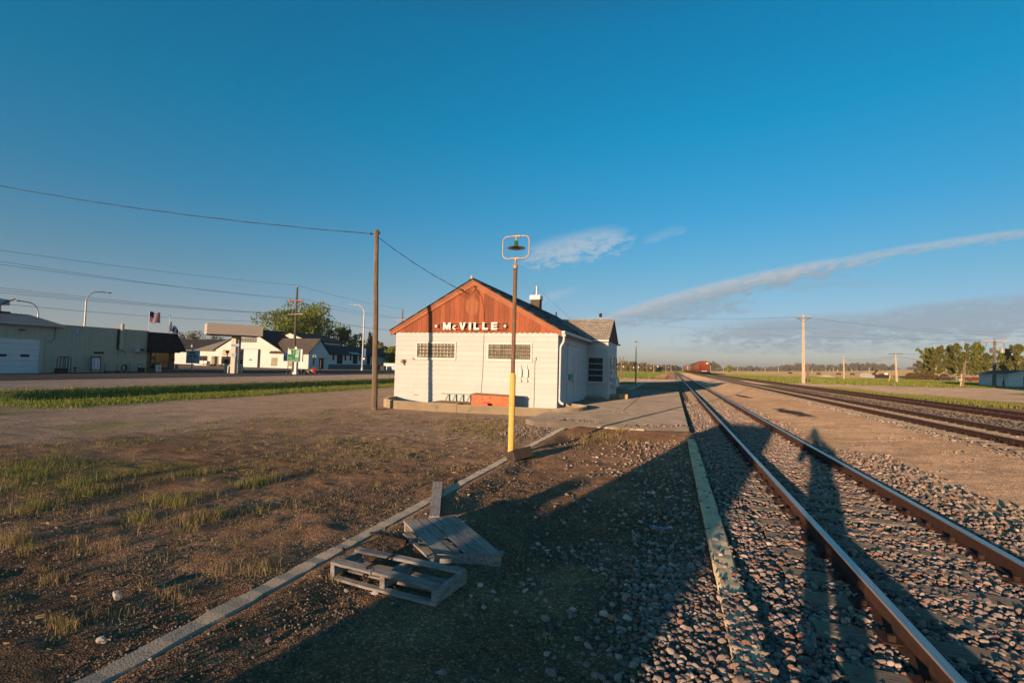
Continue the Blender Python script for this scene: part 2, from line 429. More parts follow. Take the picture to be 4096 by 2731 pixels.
M['wood_black'] = pm('wood_black', (0.045, 0.035, 0.028), (0.085, 0.062, 0.045), 6, 0.7, (1, 8, 1), 0.6, 14, spec=0.3)
M['tie_wood'] = pm('tie_wood', (0.29, 0.235, 0.175), (0.15, 0.122, 0.095), 6, 0.9, (1, 9, 3), 0.7, 9, spec=0.1)
M['rust'] = pm('rust', (0.048, 0.021, 0.013), (0.026, 0.013, 0.009), 12, 0.85, bmp=0.3, bsc=70)
M['rust_dark'] = pm('rust_dark', (0.05, 0.024, 0.016), (0.03, 0.016, 0.012), 9, 0.8, bmp=0.3, bsc=70)
M['rail_top'] = pm('rail_top', (0.42, 0.38, 0.35), (0.30, 0.25, 0.22), 8, 0.32, (8, 0.3, 8), metal=0.85)
M['rail_top_dull'] = pm('rail_top_dull', (0.17, 0.10, 0.07), (0.10, 0.055, 0.04), 8, 0.6, (8, 0.3, 8), metal=0.3)
M['black'] = pm('black', (0.02, 0.02, 0.02), (0.03, 0.028, 0.026), 8, 0.6)
M['dark_metal'] = pm('dark_metal', (0.06, 0.055, 0.05), (0.035, 0.03, 0.028), 8, 0.55)
M['insulator'] = pm('insulator', (0.10, 0.03, 0.025), (0.07, 0.02, 0.018), 8, 0.25)
M['insulator_grey'] = pm('insulator_grey', (0.45, 0.42, 0.40), (0.36, 0.34, 0.32), 8, 0.3)
M['grey_metal'] = pm('grey_metal', (0.42, 0.40, 0.37), (0.32, 0.30, 0.28), 6, 0.5, metal=0.2)
M['chimney_brick'] = brickm('chimney_brick', (0.14, 0.10, 0.075), (0.20, 0.14, 0.10), (0.10, 0.085, 0.07), 0.22, 0.075, 0.008, 'XZ')
M['flue'] = pm('flue', (0.6, 0.58, 0.55), (0.45, 0.43, 0.40), 5, 0.35, metal=0.7)
M['glass'] = glassm('glass')
M['orange'] = pm('orange', (0.70, 0.17, 0.045), (0.58, 0.13, 0.035), 3, 0.6, bmp=0.15, c3=(0.80, 0.36, 0.18), sc3=8, c3lo=0.56, c3hi=0.66)
M['lid_brown'] = pm('lid_brown', (0.26, 0.14, 0.08), (0.17, 0.085, 0.05), 4, 0.8, (1, 6, 1), 0.3)
M['red_plastic'] = pm('red_plastic', (0.55, 0.018, 0.014), (0.45, 0.014, 0.012), 4, 0.4)
M['ladder_paint'] = pm('ladder_paint', (0.30, 0.42, 0.38), (0.38, 0.42, 0.38), 6, 0.6)
M['teal'] = pm('teal', (0.02, 0.38, 0.25), (0.02, 0.31, 0.20), 5, 0.5)
M['cable'] = pm('cable', (0.03, 0.03, 0.032), (0.05, 0.05, 0.05), 4, 0.6)
M['white_paint'] = pm('white_paint', (0.80, 0.79, 0.77), (0.72, 0.71, 0.69), 2, 0.5)
M['blue_plastic'] = pm('blue_plastic', (0.02, 0.22, 0.62), (0.02, 0.18, 0.5), 3, 0.35)
M['siding_seam'] = pm('siding_seam', (.55, .49, .40), (.60, .55, .48), 3, .8)
# ================================================================== SETTING
def poly_mask(x, y, poly, soft):
    """1 inside, 0 outside, edge blurred over soft metres"""
    x = np.asarray(x, float); y = np.asarray(y, float)
    ins = np.zeros(x.shape, bool); dm = np.full(x.shape, 1e9)
    n = len(poly)
    for i in range(n):
        x0, y0 = poly[i]; x1, y1 = poly[(i + 1) % n]
        c = ((y0 > y) != (y1 > y))
        with np.errstate(divide='ignore', invalid='ignore'):
            ins ^= c & (x < (x1 - x0) * (y - y0) / ((y1 - y0) if y1 != y0 else 1e-9) + x0)
        ex, ey = x1 - x0, y1 - y0; L2 = ex * ex + ey * ey
        t = np.clip(((x - x0) * ex + (y - y0) * ey) / L2, 0, 1)
        dm = np.minimum(dm, np.hypot(x - x0 - t * ex, y - y0 - t * ey))
    sd = np.where(ins, dm, -dm)
    return ss(-soft, soft, sd)
ROAD_E = [(-31, 76), (-8, 73), (8, 70), (14, 64.5), (17.5, 60), (16.6, 47), (18.6, 43.5), (20.9, 38.9), (25, 24), (32, 5), (46, 10), (36, 36), (29.2, 51.5), (30.0, 58.5),
          (32.5, 61.5), (40, 68), (48, 75), (70, 84), (70, 96), (46.5, 87), (41.7, 84.5), (33, 78.6), (24, 77.6), (17, 80), (12, 88), (4, 95), (-7, 95.5), (-31, 97)]
def greenness(x, y):
    n = fbm(x * 0.35, y * 0.35, 5); n2 = fbm(x * 1.7, y * 1.7, 9)
    g = ss(-31.9, -30.6, x + (n2 - .5) * 1.5) * ss(-19.6, -21.2, x + (n2 - .5) * 1.6) * ss(11.2, 14.5, y + 0.35 * (x + 27) + (n - .5) * 3) * (1 - ss(72, 75, y) * ss(98, 96, y))
    # tufty patches in the yard on the left
    g = np.maximum(g, 0.4 * ss(0.54, 0.68, n * .6 + n2 * .4) * ss(-5.2, -8.5, x) * ss(14, 6, y) * ss(-19, -13, x) * ss(1, 5, y))
    g = np.maximum(g, ss(0.45, 0.6, n) * ss(-12.2, -16, x) * ss(-22, -19, x) * ss(11.5, 8.5, y) * 0.9)
    # fields
    g = np.maximum(g, ss(97.5, 99.5, y + (n - .5) * 3) * ss(-2.2, -4.2, x + (n2 - .5) * 1.2) * ss(-60, -50, x))
    g = np.maximum(g, ss(66, 70, y) * 0 )
    rz = ss(14.9, 16.0, x + (n2 - .5) * 1.6) * ss(30, 36, y + (n - .5) * 8) * ss(0.33, 0.5, n * .5 + n2 * .5 + 0.12 * ss(15.6, 17, x))
    g = np.maximum(g, rz)
    g = np.maximum(g, ss(15.5, 18, x) * ss(76, 80, y + (n - .5) * 4) * (0.75 + .25 * ss(.4, .6, n)))
    g = np.maximum(g, ss(62, 75, np.hypot(x, y)) * ss(13.0, 17, x + 0.06 * (y - 95)) * ss(97, 101, y))
    g = g * (1 - poly_mask(x, y, ROAD_E, 0.9))
    # verge beyond the town street
    g = np.maximum(g, ss(-43, -46, x) * ss(70, 82, y) * ss(0.4, 0.5, n) * ss(-62, -60, x))
    g = np.maximum(g, ss(-43, -46, x) * ss(97, 101, y))
    return g
PUDDLES = [(5.15, 24.8, 0.36, 2.4, 0.3), (4.85, 38.8, 0.26, 2.5, 0.25)]
def land_colour(x, y):
    n = fbm(x * 0.5, y * 0.5, 21); n2 = fbm(x * 2.3, y * 2.3, 31); n3 = fbm(x * 0.02, y * 0.02, 77); n4 = fbm(x * 0.006, y * 0.02, 99)
    D = np.hypot(x, y)
    def C(*c): return np.array(c, float)
    def mix(a, b, t): return a + (b - a) * t[..., None]
    dirt = mix(C(.31, .188, .110) + np.zeros(x.shape + (3,)), C(.205, .123, .072), ss(.35, .65, n * .6 + n2 * .4))
    dirt = mix(dirt, np.zeros(x.shape + (3,)) + C(.48, .35, .245), np.maximum(ss(-9.5, -13.5, x + (n - .5) * 4) * ss(4, 9, y + (n - .5) * 5) * 0.9, .62 * ss(7, 13, y + (n - .5) * 5) * ss(-2.9, -3.3, x)))     # pale gravel drive; yard paler with distance, backscattered sun put into the colour
    col = dirt
    for rx_ in (-13.6, -15.2, -17.3, -18.9):
        w_ = np.exp(-((x - rx_ - .5 * np.sin(y * .07 + rx_)) / .28) ** 2) * (.35 + .5 * n) * ss(2, 8, y)
        col = mix(col, np.zeros(x.shape + (3,)) + C(.56, .42, .30), w_ * .6)
    sand = mix(C(.56, .385, .25) + np.zeros(x.shape + (3,)), C(.46, .315, .20), ss(.35, .65, n * .5 + n2 * .5))
    sm = ss(3.15, 3.9, x + (n2 - .5) * .9) * ss(7.6, 7.0, x + (n2 - .5) * .5)
    col = mix(col, sand, sm)
    bal = mix(C(.18, .145, .125) + np.zeros(x.shape + (3,)), C(.115, .09, .08), ss(.4, .6, n2))
    bm_ = ss(.25, .8, x + (n2 - .5) * .5) * ss(3.9, 3.2, x + (n2 - .5) * .6)
    col = mix(col, bal, bm_)
    bal2 = mix(C(.33, .265, .20) + np.zeros(x.shape + (3,)), C(.22, .18, .14), ss(.4, .6, n2))
    b2 = ss(6.9, 7.5, x + (n2 - .5) * .4) * ss(10.6, 9.9, x)
    col = mix(col, bal2, b2)
    bal3 = mix(C(.17, .135, .105) + np.zeros(x.shape + (3,)), C(.115, .09, .07), ss(.4, .6, n2))
    col = mix(col, bal3, ss(9.9, 10.8, x + (n2 - .5) * .5) * ss(15.3, 14.4, x))
    col = mix(col, np.zeros(x.shape + (3,)) + C(.15, .105, .07), ss(14.4, 15.0, x) * ss(17.5, 16, x) * .8)
    for (px, py, a, b_, sk) in PUDDLES:
        dx = x - px + sk * (y - py) * .3; dy = y - py
        r = (dx / a) ** 2 + (dy / b_) ** 2 + (n2 - .5) * 1.6
        col = mix(col, np.zeros(x.shape + (3,)) + C(.055, .045, .036), ss(1.15, .75, r))
    road = mix(C(.48, .365, .28) + np.zeros(x.shape + (3,)), C(.42, .315, .235), ss(.35, .65, n))
    col = mix(col, road, poly_mask(x, y, ROAD_E, 0.5) * (1 - .4 * ss(.2, .6, x) * ss(3.9, 3.5, x)))
    st = mix(C(.47, .36, .28) + np.zeros(x.shape + (3,)), C(.39, .30, .24), ss(.3, .7, fbm(x * 0.8, y * 0.06, 3)))
    sm2 = ss(-31.2, -31.6, x) 
    col = mix(col, st, sm2)
    fore = mix(C(.115, .105, .10) + np.zeros(x.shape + (3,)), C(.09, .083, .08), ss(.35, .65, n))
    col = mix(col, fore, ss(-42.2, -42.8, x))
    col = mix(col, np.zeros(x.shape + (3,)) + C(.22, .18, .14), ss(-62, -66, x) * ss(60, 66, y) * ss(84.5, 82, y) * ss(-110, -100, x))
    g = greenness(x, y)
    gr = mix(C(.15, .20, .02) + np.zeros(x.shape + (3,)), C(.22, .23, .04), ss(.35, .7, n))
    dry = mix(C(.38, .28, .15) + np.zeros(x.shape + (3,)), C(.30, .235, .115), ss(.35, .65, n))
    far = ss(110, 330, D) * ss(10, 18, x)
    dryf = far * ss(.30, .62, n4 * .8 + .35 * ss(150, 420, D))
    gr = mix(gr, dry, dryf)
    gr = mix(gr, dry, ss(.52, .64, fbm(x * .12, y * .3, 51)) * ss(16, 20, x) * .8)
    gr = mix(gr, dry, ss(15, 16.5, x) * ss(62, 52, y) * ss(20, 16, x) * ss(.4, .6, n2) * .8)
    col = mix(col, gr, g)
    em = ss(-1.2, -2.2, x + (n2 - .5)) * ss(-5, -3.5, x) * ss(97, 103, y)
    col = mix(col, np.zeros(x.shape + (3,)) + C(.24, .17, .095), em * .9)
    return col
def axis(segs):
    out_ = []
    for a, b, st in segs: out_.append(np.arange(a, b - 1e-6, st))
    return np.concatenate(out_)
gx = axis([(-62, -36, 1.0), (-36, -14, .45), (-14, -6, .13), (-6, 4.2, .055), (4.2, 16.4, .14), (16.4, 62, .7)])
gx = np.concatenate([-np.geomspace(2600, 64, 34), gx, np.geomspace(62, 3600, 60)])
gy = axis([(-30, 1, 1.0), (1, 9, .055), (9, 22, .12), (22, 60, .38), (60, 120, .8)])
gy = np.concatenate([[-400, -120, -60], gy, np.geomspace(120, 7000, 90)])
GX, GY = np.meshgrid(gx, gy)
GZ = H(GX, GY)
near = ss(30, 8, np.hypot(GX, GY))
GZ = GZ + near * ((fbm(GX * 5, GY * 5, 61, 3) - .5) * 0.035 + (fbm(GX * 1.1, GY * 1.1, 67, 3) - .5) * 0.05 * ss(.6, -1, GX)) * (1 - 0.75 * ss(.3, .7, GX) * ss(4, 3.6, GX)) * (1 - .7 * ss(.4, .2, np.abs(GX + 3.12)))
gcol = land_colour(GX, GY)
ny, nx = GX.shape
idx = np.arange(ny * nx).reshape(ny, nx)
gf = np.stack([idx[:-1, :-1], idx[:-1, 1:], idx[1:, 1:], idx[1:, :-1]], -1).reshape(-1, 4)
def groundmat():
    mt, nt, b = mk('land')
    a = nt.nodes.new('ShaderNodeAttribute'); a.attribute_name = 'Col'
    vec = coords(nt, 'Position')
    vo = nt.nodes.new('ShaderNodeTexVoronoi'); vo.inputs['Scale'].default_value = 75; nt.links.new(vec, vo.inputs['Vector'])
    v2 = nt.nodes.new('ShaderNodeTexVoronoi'); v2.inputs['Scale'].default_value = 26; nt.links.new(vec, v2.inputs['Vector'])
    n1 = noise(nt, vec, 9, 8, 0.7); n2 = noise(nt, vec, 1.3, 6, 0.7); n3 = noise(nt, vec, 0.12, 6, .6)
    rv = nt.nodes.new('ShaderNodeSeparateColor'); nt.links.new(vo.outputs['Color'], rv.inputs[0])
    f1 = ramp(nt, rv.outputs[0], [(0.0, (.55, .55, .57)), (.55, (.95, .93, .9)), (.88, (1.25, 1.2, 1.15)), (.97, (2.3, 2.2, 2.05))])
    f2 = ramp(nt, n1, [(.3, (.72,) * 3), (.7, (1.22,) * 3)])
    f3 = ramp(nt, n2, [(.3, (.72,) * 3), (.7, (1.2,) * 3)])
    f4 = ramp(nt, n3, [(.3, (.86,) * 3), (.7, (1.1,) * 3)])
    c = mixc(nt, 1.0, a.outputs['Color'], f1, 'MULTIPLY'); c = mixc(nt, 1.0, c, f2, 'MULTIPLY'); c = mixc(nt, 1.0, c, f3, 'MULTIPLY'); c = mixc(nt, 1.0, c, f4, 'MULTIPLY')
    nt.links.new(c, b.inputs['Base Color']); b.inputs['Roughness'].default_value = 0.95; b.inputs['Specular IOR Level'].default_value = 0.08
    ad = nt.nodes.new('ShaderNodeMath'); ad.operation = 'ADD'
    nt.links.new(vo.outputs['Distance'], ad.inputs[0]); nt.links.new(n1, ad.inputs[1])
    a2 = nt.nodes.new('ShaderNodeMath'); a2.operation = 'MULTIPLY_ADD'; nt.links.new(v2.outputs['Distance'], a2.inputs[0]); a2.inputs[1].default_value = 0.8
    nt.links.new(ad.outputs[0], a2.inputs[2])
    bump(nt, b, a2.outputs[0], 0.45, 0.022)
    return mt
ground = np_mesh('ground', np.stack([GX, GY, GZ], -1).reshape(-1, 3), gf, groundmat(), colors=gcol.reshape(-1, 3))
tag(ground, kind='structure')
for p in (1,):
    ground.data.polygons.foreach_set('use_smooth', np.ones(len(ground.data.polygons), bool))

# concrete platform beside the depot: slabs with open joints
PZ = 0.17
pl = MB()
ys = [14.55, 20.2, 25.6, 31.0, 36.2, 40.6]
pl.prism([(-3.95, 14.55, -.1), (.47, 14.55, -.1), (.47, 20.18, -.1), (-4.5, 20.18, -.1), (-4.5, 15.1, -.1)], (0, 0, PZ + .1))
for a, b in zip(ys[1:-1], ys[2:]):
    pl.b2((-4.55, a + .006, -.1), (-1.893, b - .006, PZ + rnd.uniform(-.008, .006)))
    pl.b2((-1.884, a + .006, -.1), (.47, b - .006, PZ + rnd.uniform(-.008, .006)))
tag(pl.build('platform', M['concrete_slab'], bevel=0.012), kind='structure')

# ------------------------------------------------------------------ kerbs
def strip(name, mat, x0, x1, ylist, ztop, label, cat, jag=0.012, jx=0.008):
    r = thing(name, label, cat, ((x0 + x1) / 2, ylist[0], 0))
    for a, b in zip(ylist[:-1], ylist[1:]):
        k = max(2, int((b - a) / .12)); mb = MB(); vs = []; fs = []
        for i in range(k + 1):
            y = a + .006 + (b - a - .012) * i / k
            xl = x0 + npr.uniform(-jx, jx); xr = x1 + npr.uniform(-jx, jx); zt = ztop + npr.uniform(-jag, jag) * .4
            ch = .012 + npr.uniform(0, jag)
            z0 = hz((x0 + x1) / 2, y) - .12
            vs += [(xl, y, z0), (xl, y, zt - ch), (xl + ch, y, zt), (xr - ch, y, zt), (xr, y, zt - ch), (xr, y, z0)]
        for i in range(k):
            for j in range(5): fs.append((i * 6 + j, i * 6 + j + 1, (i + 1) * 6 + j + 1, (i + 1) * 6 + j))
        fs += [tuple(range(5, -1, -1)), tuple(range(k * 6, k * 6 + 6))]
        mb.add(vs, fs); mb.build('kerb_section', mat, r)
    return r
strip('concrete_kerb', M['curb'], -3.215, -3.035, [-2, 1.4, 4.35, 7.25, 10.6, 14.52], 0.048, 'long low weathered concrete kerb running from the pallets to the platform slab', 'kerb')
strip('edging_strip', M['yellow_concrete'], 0.375, 0.575, [-1.5, 2.2, 5.0, 8.2, 11.0, 13.6], 0.115, 'faded yellow concrete edging strip half buried in ballast beside the rails', 'edging', jag=.014, jx=.004)
mb = MB(); mb.b2((-2.1, 14.42, -.05), (-.75, 14.53, .165)); mb.b2((-.5, 14.36, -.05), (.4, 14.5, .1))
tag(mb.build('platform_edging', M['yellow_concrete'], bevel=.01), 'yellowish concrete edge along the near end of the platform slab', 'edging')
strip('far_kerb', M['curb'], -3.55, -3.35, [40.7, 47, 54, 60.5], 0.16, 'short pale concrete kerb beyond the platform beside the far lamp post', 'kerb')

# ------------------------------------------------------------------ railway tracks
def rail_mesh(x, z0, y0, y1, name, parent, mats, h=.165):
    pr = [(-.07, 0), (.07, 0), (.07, .012), (.012, .03), (.009, .115), (.035, .125), (.036, .152), (.030, .163), (-.030, .163), (-.036, .152), (-.035, .125), (-.009, .115), (-.012, .03), (-.07, .012)]
    pr = [(a, b * h / .163) for a, b in pr]
    yl = list(np.arange(y0, 60, 6.0)) + list(np.geomspace(60, y1, 24))
    n = len(pr); vs = [(x + a, y, z0 + b) for y in yl for a, b in pr]
    mb = MB()
    for j in range(n):
        top = j in (6, 7, 8)
        o = len(mb.v)
    fs = [(i * n + j, i * n + (j + 1) % n, (i + 1) * n + (j + 1) % n, (i + 1) * n + j) for i in range(len(yl) - 1) for j in range(n)]
    mb.add(vs, fs)
    mb.m = [1 if (k % n) in (6, 7, 8) else 0 for k in range(len(fs))]
    # joint bars bolted to the web
    for yj in np.arange(y0 + 7.3, 60, 11.9):
        for sx in (-1, 1):
            mb.b2((x + sx * .012, yj - .3, z0 + .035), (x + sx * .034, yj + .3, z0 + .11))
            for q in (-.2, -.07, .07, .2): mb.box((x + sx * .042, yj + q, z0 + .07), (.02, .035, .035))
    return mb.build(name, mats, parent, fixn=False)
def tie_mesh():
    mb = MB(); k = 8; vs = []; fs = []
    for i in range(k + 1):
        x = -1.3 + 2.6 * i / k
        for (a, b) in ((-.115, -.17), (-.115, -.012), (-.10, 0), (.10, 0), (.115, -.012), (.115, -.17)):
            vs.append((x + (npr.uniform(-.02, .02) if i in (0, k) else 0), a + npr.uniform(-.006, .006), b + npr.uniform(-.008, .004)))
    for i in range(k):
        for j in range(5): fs.append((i * 6 + j, i * 6 + j + 1, (i + 1) * 6 + j + 1, (i + 1) * 6 + j))
    fs += [tuple(range(5, -1, -1)), tuple(range(k * 6, k * 6 + 6))]
    mb.add(vs, fs)
    return mb
tie_vars = []
def track(label, xc, ztop, y0, y1, toprail, siderail, tie_step, tie_n, dz=.165, tmat='tie_wood', ystart=None, n_parts=None):
    r = thing('railway_track', label, 'railway track', (xc, 0, 0), 'railway tracks')
    for s in (-1, 1):
        rail_mesh(xc + s * .7535, ztop - dz, y0, y1, 'rail', r, [siderail, toprail], dz)
    zt = ztop - dz + .012
    ys = np.arange(ystart, ystart + tie_step * tie_n, tie_step)
    far = MB(); cnt = 0
    base = None
    for i, y in enumerate(ys):
        yy = y + rnd.uniform(-.04, .04)
        if i < 96:
            if i < 4:
                o = tie_mesh().build('tie', M[tmat], r, local=True); tie_vars.append(o)
            else:
                o = tie_vars[-4 + (i * 7) % 4].copy(); COL.objects.link(o); o.parent = r
            o.location = (rnd.uniform(-.06, .06), yy, zt); o.rotation_euler = (0, 0, rnd.uniform(-.025, .025))
        else:
            far.b2((xc - 1.3, yy - .11, zt - .17), (xc + 1.3, yy + .11, zt))
    if far.v: tag(far.build('distant_ties', M[tmat], r), kind='stuff')
    # plates and spikes under the rails, near part only
    pk = MB()
    for i, y in enumerate(ys[:60]):
        for s in (-1, 1):
            x = xc + s * .7535
            pk.b2((x - .15, y - .09, zt - .003), (x + .15, y + .09, zt + .014))
            for q in (-1, 1): pk.box((x + q * .085, y + q * .05, zt + .03), (.04, .03, .05))
    tag(pk.build('tie_plates', M['rust'], r), kind='stuff')
    return r
track('main railway track with bright worn rail tops beside the platform', 2.275, .226, -6, 900, M['rail_top'], M['rust'], .53, 260, ystart=.4)
track('siding track with dull brown rails on pale gravel carrying the freight cars', 8.55, .45, -4, 700, M['rail_top_dull'], M['rust_dark'], .56, 230, ystart=9)
track('farthest rusty siding track on dark ballast beside the gravel road', 12.95, .50, -4, 420, M['rail_top_dull'], M['rust_dark'], .58, 200, tmat='wood_brown', ystart=16)

# ------------------------------------------------------------------ stones
def ico(sub):
    bm = bmesh.new(); bmesh.ops.create_icosphere(bm, subdivisions=sub, radius=1.0)
    v = np.array([p.co[:] for p in bm.verts]); f = np.array([[q.index for q in fc.verts] for fc in bm.faces]); bm.free(); return v, f
ICO = {1: ico(1), 2: ico(2)}
PAL = np.array([(.25, .215, .195), (.19, .165, .155), (.145, .13, .128), (.30, .255, .22), (.27, .155, .115), (.21, .115, .085), (.235, .18, .145), (.12, .115, .12), (.36, .32, .28), (.17, .155, .16)])
PAL = PAL * np.array([1.24, 1.13, 1.08])
PALP = np.array([.2, .14, .10, .16, .08, .06, .10, .05, .09, .02])
def stones(name, xs, ys, size, sub, pal=PAL, p=PALP, sink=.3, zoff=0.0, flat=(.45, .8), blocky=.28, mat=None, mul=1.0, zs=None):
    n = len(xs); V, Fc = ICO[sub]
    k = len(V)
    var = []
    for q in range(24):
        r = np.random.RandomState(q + 50)
        # angular: cut the sphere by a few random planes
        vv = V * (1 + r.uniform(-.12, .12, (k, 1)))
        for c in range(9):
            nn = r.normal(size=3); nn /= np.linalg.norm(nn); d = r.uniform(.55, .85)
            ex = np.maximum(vv @ nn - d, 0); vv = vv - ex[:, None] * nn
        var.append(vv)
    var = np.array(var)
    pick = npr.randint(0, 24, n)
    s3 = size[:, None] * np.stack([npr.uniform(.75, 1.3, n), npr.uniform(.65, 1.0, n), npr.uniform(*flat, n)], 1)
    v = var[pick] * s3[:, None, :]
    a = npr.uniform(0, 2 * np.pi, n); t = npr.normal(0, .35, n)
    ct, st_ = np.cos(t), np.sin(t)
    x1 = v[:, :, 0]; y1 = v[:, :, 1] * ct[:, None] - v[:, :, 2] * st_[:, None]; z1 = v[:, :, 1] * st_[:, None] + v[:, :, 2] * ct[:, None]
    ca, sa = np.cos(a)[:, None], np.sin(a)[:, None]
    X = x1 * ca - y1 * sa + xs[:, None]; Y = x1 * sa + y1 * ca + ys[:, None]
    base = (H(xs, ys) if zs is None else zs) + zoff + s3[:, 2] * (1 - 2 * sink)
    Z = z1 + base[:, None]
    vv = np.stack([X, Y, Z], -1).reshape(-1, 3)
    ff = (Fc[None] + (np.arange(n) * k)[:, None, None]).reshape(-1, 3)
    ci = npr.choice(len(pal), n, p=p / p.sum())
    cc = pal[ci] * npr.uniform(.75, 1.25, (n, 1)) * mul
    return np_mesh(name, vv, ff, mat or M['stone'], colors=np.repeat(cc, k, 0))
M['stone'] = attrm('stone', 0.85, 0.35, 160, var=.35, vsc=90)
def scat(n, x0, x1, y0, y1, f):
    x = npr.uniform(x0, x1, n); y = npr.uniform(y0, y1, n)
    k = npr.uniform(0, 1, n) < f(x, y); return x[k], y[k]
def in_view(x, y, slack=.6):
    a = np.degrees(np.arctan2(x, y)); return (a > -68) & (a < 31)
def bal_density(x, y):
    n = fbm(x * 1.2, y * 1.2, 13)
    d = ss(.45, .75, x) * ss(4.25, 3.35, x + (n - .5) * .9 + .3 * ss(7, 11, y))
    # spill over the edging strip close to the camera, thinning to the left
    d = np.maximum(d, ss(-.75, .35, x + (n - .5) * 1.0 - .10 * (3.6 - y)) * ss(6.2, 4.2, y) * .95)
    d = np.maximum(d, ss(-1.6, .5, x + (n - .5) * 1.2) * .16 * ss(14, 12, y))
    d = np.where((x > .34) & (x < .61), d * np.where(y > 4.35, .17, np.where(y > 3.3, 1.0, .4)) * (y < 14.4), d)       # strip mostly clear
    ky = np.floor((y - .4 + .265) / .53); on = np.abs(((y - .4 + .265) % .53) - .265) < .105
    tie = on & (x > .98) & (x < 1.47) & (y < 16); d = np.where(tie, d * (.06 + .25 * (np.sin(ky * 7.3) > .55)), d)
    tie = on & (x > 1.57) & (x < 3.5) & (y < 16) & (np.sin(ky * 3.7) + .5 * np.sin(x * 4 + ky) > 1.1); d = np.where(tie, d * .25, d)
    d = np.where((np.abs(x - 1.52) < .05) | (np.abs(x - 3.03) < .05), 0, d)
    d = np.where((x < .5) & (y > 14.3) & (y < 41), d * .0, d)
    return d * in_view(x, y)
x, y = scat(56000, -1.8, 4.4, 1.5, 7.0, bal_density)
top = .032 * npr.uniform(0, 1, len(x)) * ss(.5, .9, x)
strip_z = np.where((x > .36) & (x < .59), .105 - H(x, y), 0)
tag(stones('ballast', x, y, npr.uniform(.0135, .029, len(x)) * npr.choice([.6, .85, 1, 1, 1.35], len(x)), 2, zs=H(x, y) + top + strip_z, sink=.22), 'grey and pink crushed stone ballast along the main track in front', 'ballast', kind='stuff')
x, y = scat(62000, -1.5, 4.6, 7.0, 30, lambda x, y: bal_density(x, y) * ss(34, 10, y))
top = .03 * npr.uniform(0, 1, len(x)) * ss(.5, .9, x)
strip_z = np.where((x > .36) & (x < .59) & (y < 13.6), .105 - H(x, y), 0)
tag(stones('distant_ballast', x, y, npr.uniform(.019, .036, len(x)) * (1 + .018 * y), 1, zs=H(x, y) + top + strip_z, sink=.22), 'crushed stone ballast between the main rails farther along', 'ballast', kind='stuff')
# siding stones: pale and coarse
def sid_density(x, y):
    n = fbm(x * 1.5, y * 1.5, 17)
    d = ss(6.5, 7.3, x + (n - .5)) * ss(10.6, 10.0, x) * .9
    d = np.maximum(d, ss(9.8, 10.5, x) * ss(14.9, 14.3, x) * .6)
    d = np.maximum(d, .13 * ss(3.4, 4, x) * ss(7, 6.5, x) * ss(24, 9, y) * ss(.5, .6, n))
    for q in (7.7965, 9.3035, 12.1965, 13.7035): d = np.where(np.abs(x - q) < .05, 0, d)
    return d * in_view(x, y)
x, y = scat(26000, 4.2, 15, 8, 46, lambda x, y: sid_density(x, y) * ss(52, 14, y))
mulp = np.where(x > 10.3, .62, 1.15)[:, None]
o = stones('siding_ballast', x, y, npr.uniform(.02, .045, len(x)) * (1 + .012 * y), 1, pal=np.array([(.30, .26, .22), (.24, .205, .17), (.20, .17, .15), (.36, .31, .26), (.25, .18, .14)]), p=np.array([.3, .3, .15, .15, .1]), sink=.25, mul=mulp)
tag(o, 'pale broken stone around the brown siding rails', 'ballast', kind='stuff')
# platform spill
x, y = scat(2600, -4, .5, 14.5, 22, lambda x, y: np.maximum(ss(.5, .1, np.abs(y - 15.5 + .15 * (x + 2.9)) / .9) * ss(-3.9, -3.4, x) * ss(-1.9, -2.4, x), np.maximum(ss(.55, .1, np.abs(y - (14.75 + .55 * (x + 1.6)))) * (x > -1.4), .25 * ss(.5, .1, np.abs(y - 19.0 + .5 * (x + 1.5)) / .7) * (x > -2.6) * (x < -.8))))
tag(stones('spilled_stones', x, y, npr.uniform(.018, .042, len(x)), 1, zs=np.full(len(x), PZ), sink=.2), 'loose stones spilled on the concrete platform slab', 'stones', kind='stuff')
x, y = scat(1500, -4.6, -3.1, 12.2, 14.6, lambda x, y: ss(12.1, 13.0, y + (x + 3.6) * .4 + .8 * (vnoise(x * 3, y * 3, 3) - .5)))
tag(stones('stone_heap', x, y, npr.uniform(.02, .045, len(x)), 1, sink=.2), 'strewn rubble stones in front of the platform corner', 'stones', kind='stuff')
# small pebbles in the yard
def peb(x, y):
    n = fbm(x * 2, y * 2, 41); d = (.25 + .75 * ss(.32, .6, n)) * ss(15, 2.5, np.hypot(x, y)) ** 1.3
    d = np.where((x > -3.2) & (x < -2.95), d * .03, d); return d * in_view(x, y) * ss(1.0, .2, x)
x, y = scat(115000, -9, 1.0, 1.6, 12, peb)
PEB = np.array([(.20, .155, .12), (.15, .115, .09), (.28, .235, .19), (.10, .08, .068), (.22, .14, .10), (.40, .36, .31)])
tag(stones('pebbles', x, y, npr.uniform(.005, .0125, len(x)) * (1 + .6 * (npr.uniform(0, 1, len(x)) > .93)), 1, pal=PEB, p=np.array([.3, .28, .16, .14, .07, .05]), sink=.3), 'fine brown pebbles strewn over the yard', 'pebbles', kind='stuff')
# scattered larger stones on the dirt between the kerb and the strip
x, y = scat(1500, -2.9, .3, 1.8, 13, lambda x, y: .12 + .88 * ss(-2.2, .3, x))
tag(stones('loose_stones', x, y, npr.uniform(.010, .036, len(x)), 2, sink=.30, mul=1.25), 'loose grey stones lying on the dark dirt in front', 'stones', kind='stuff')
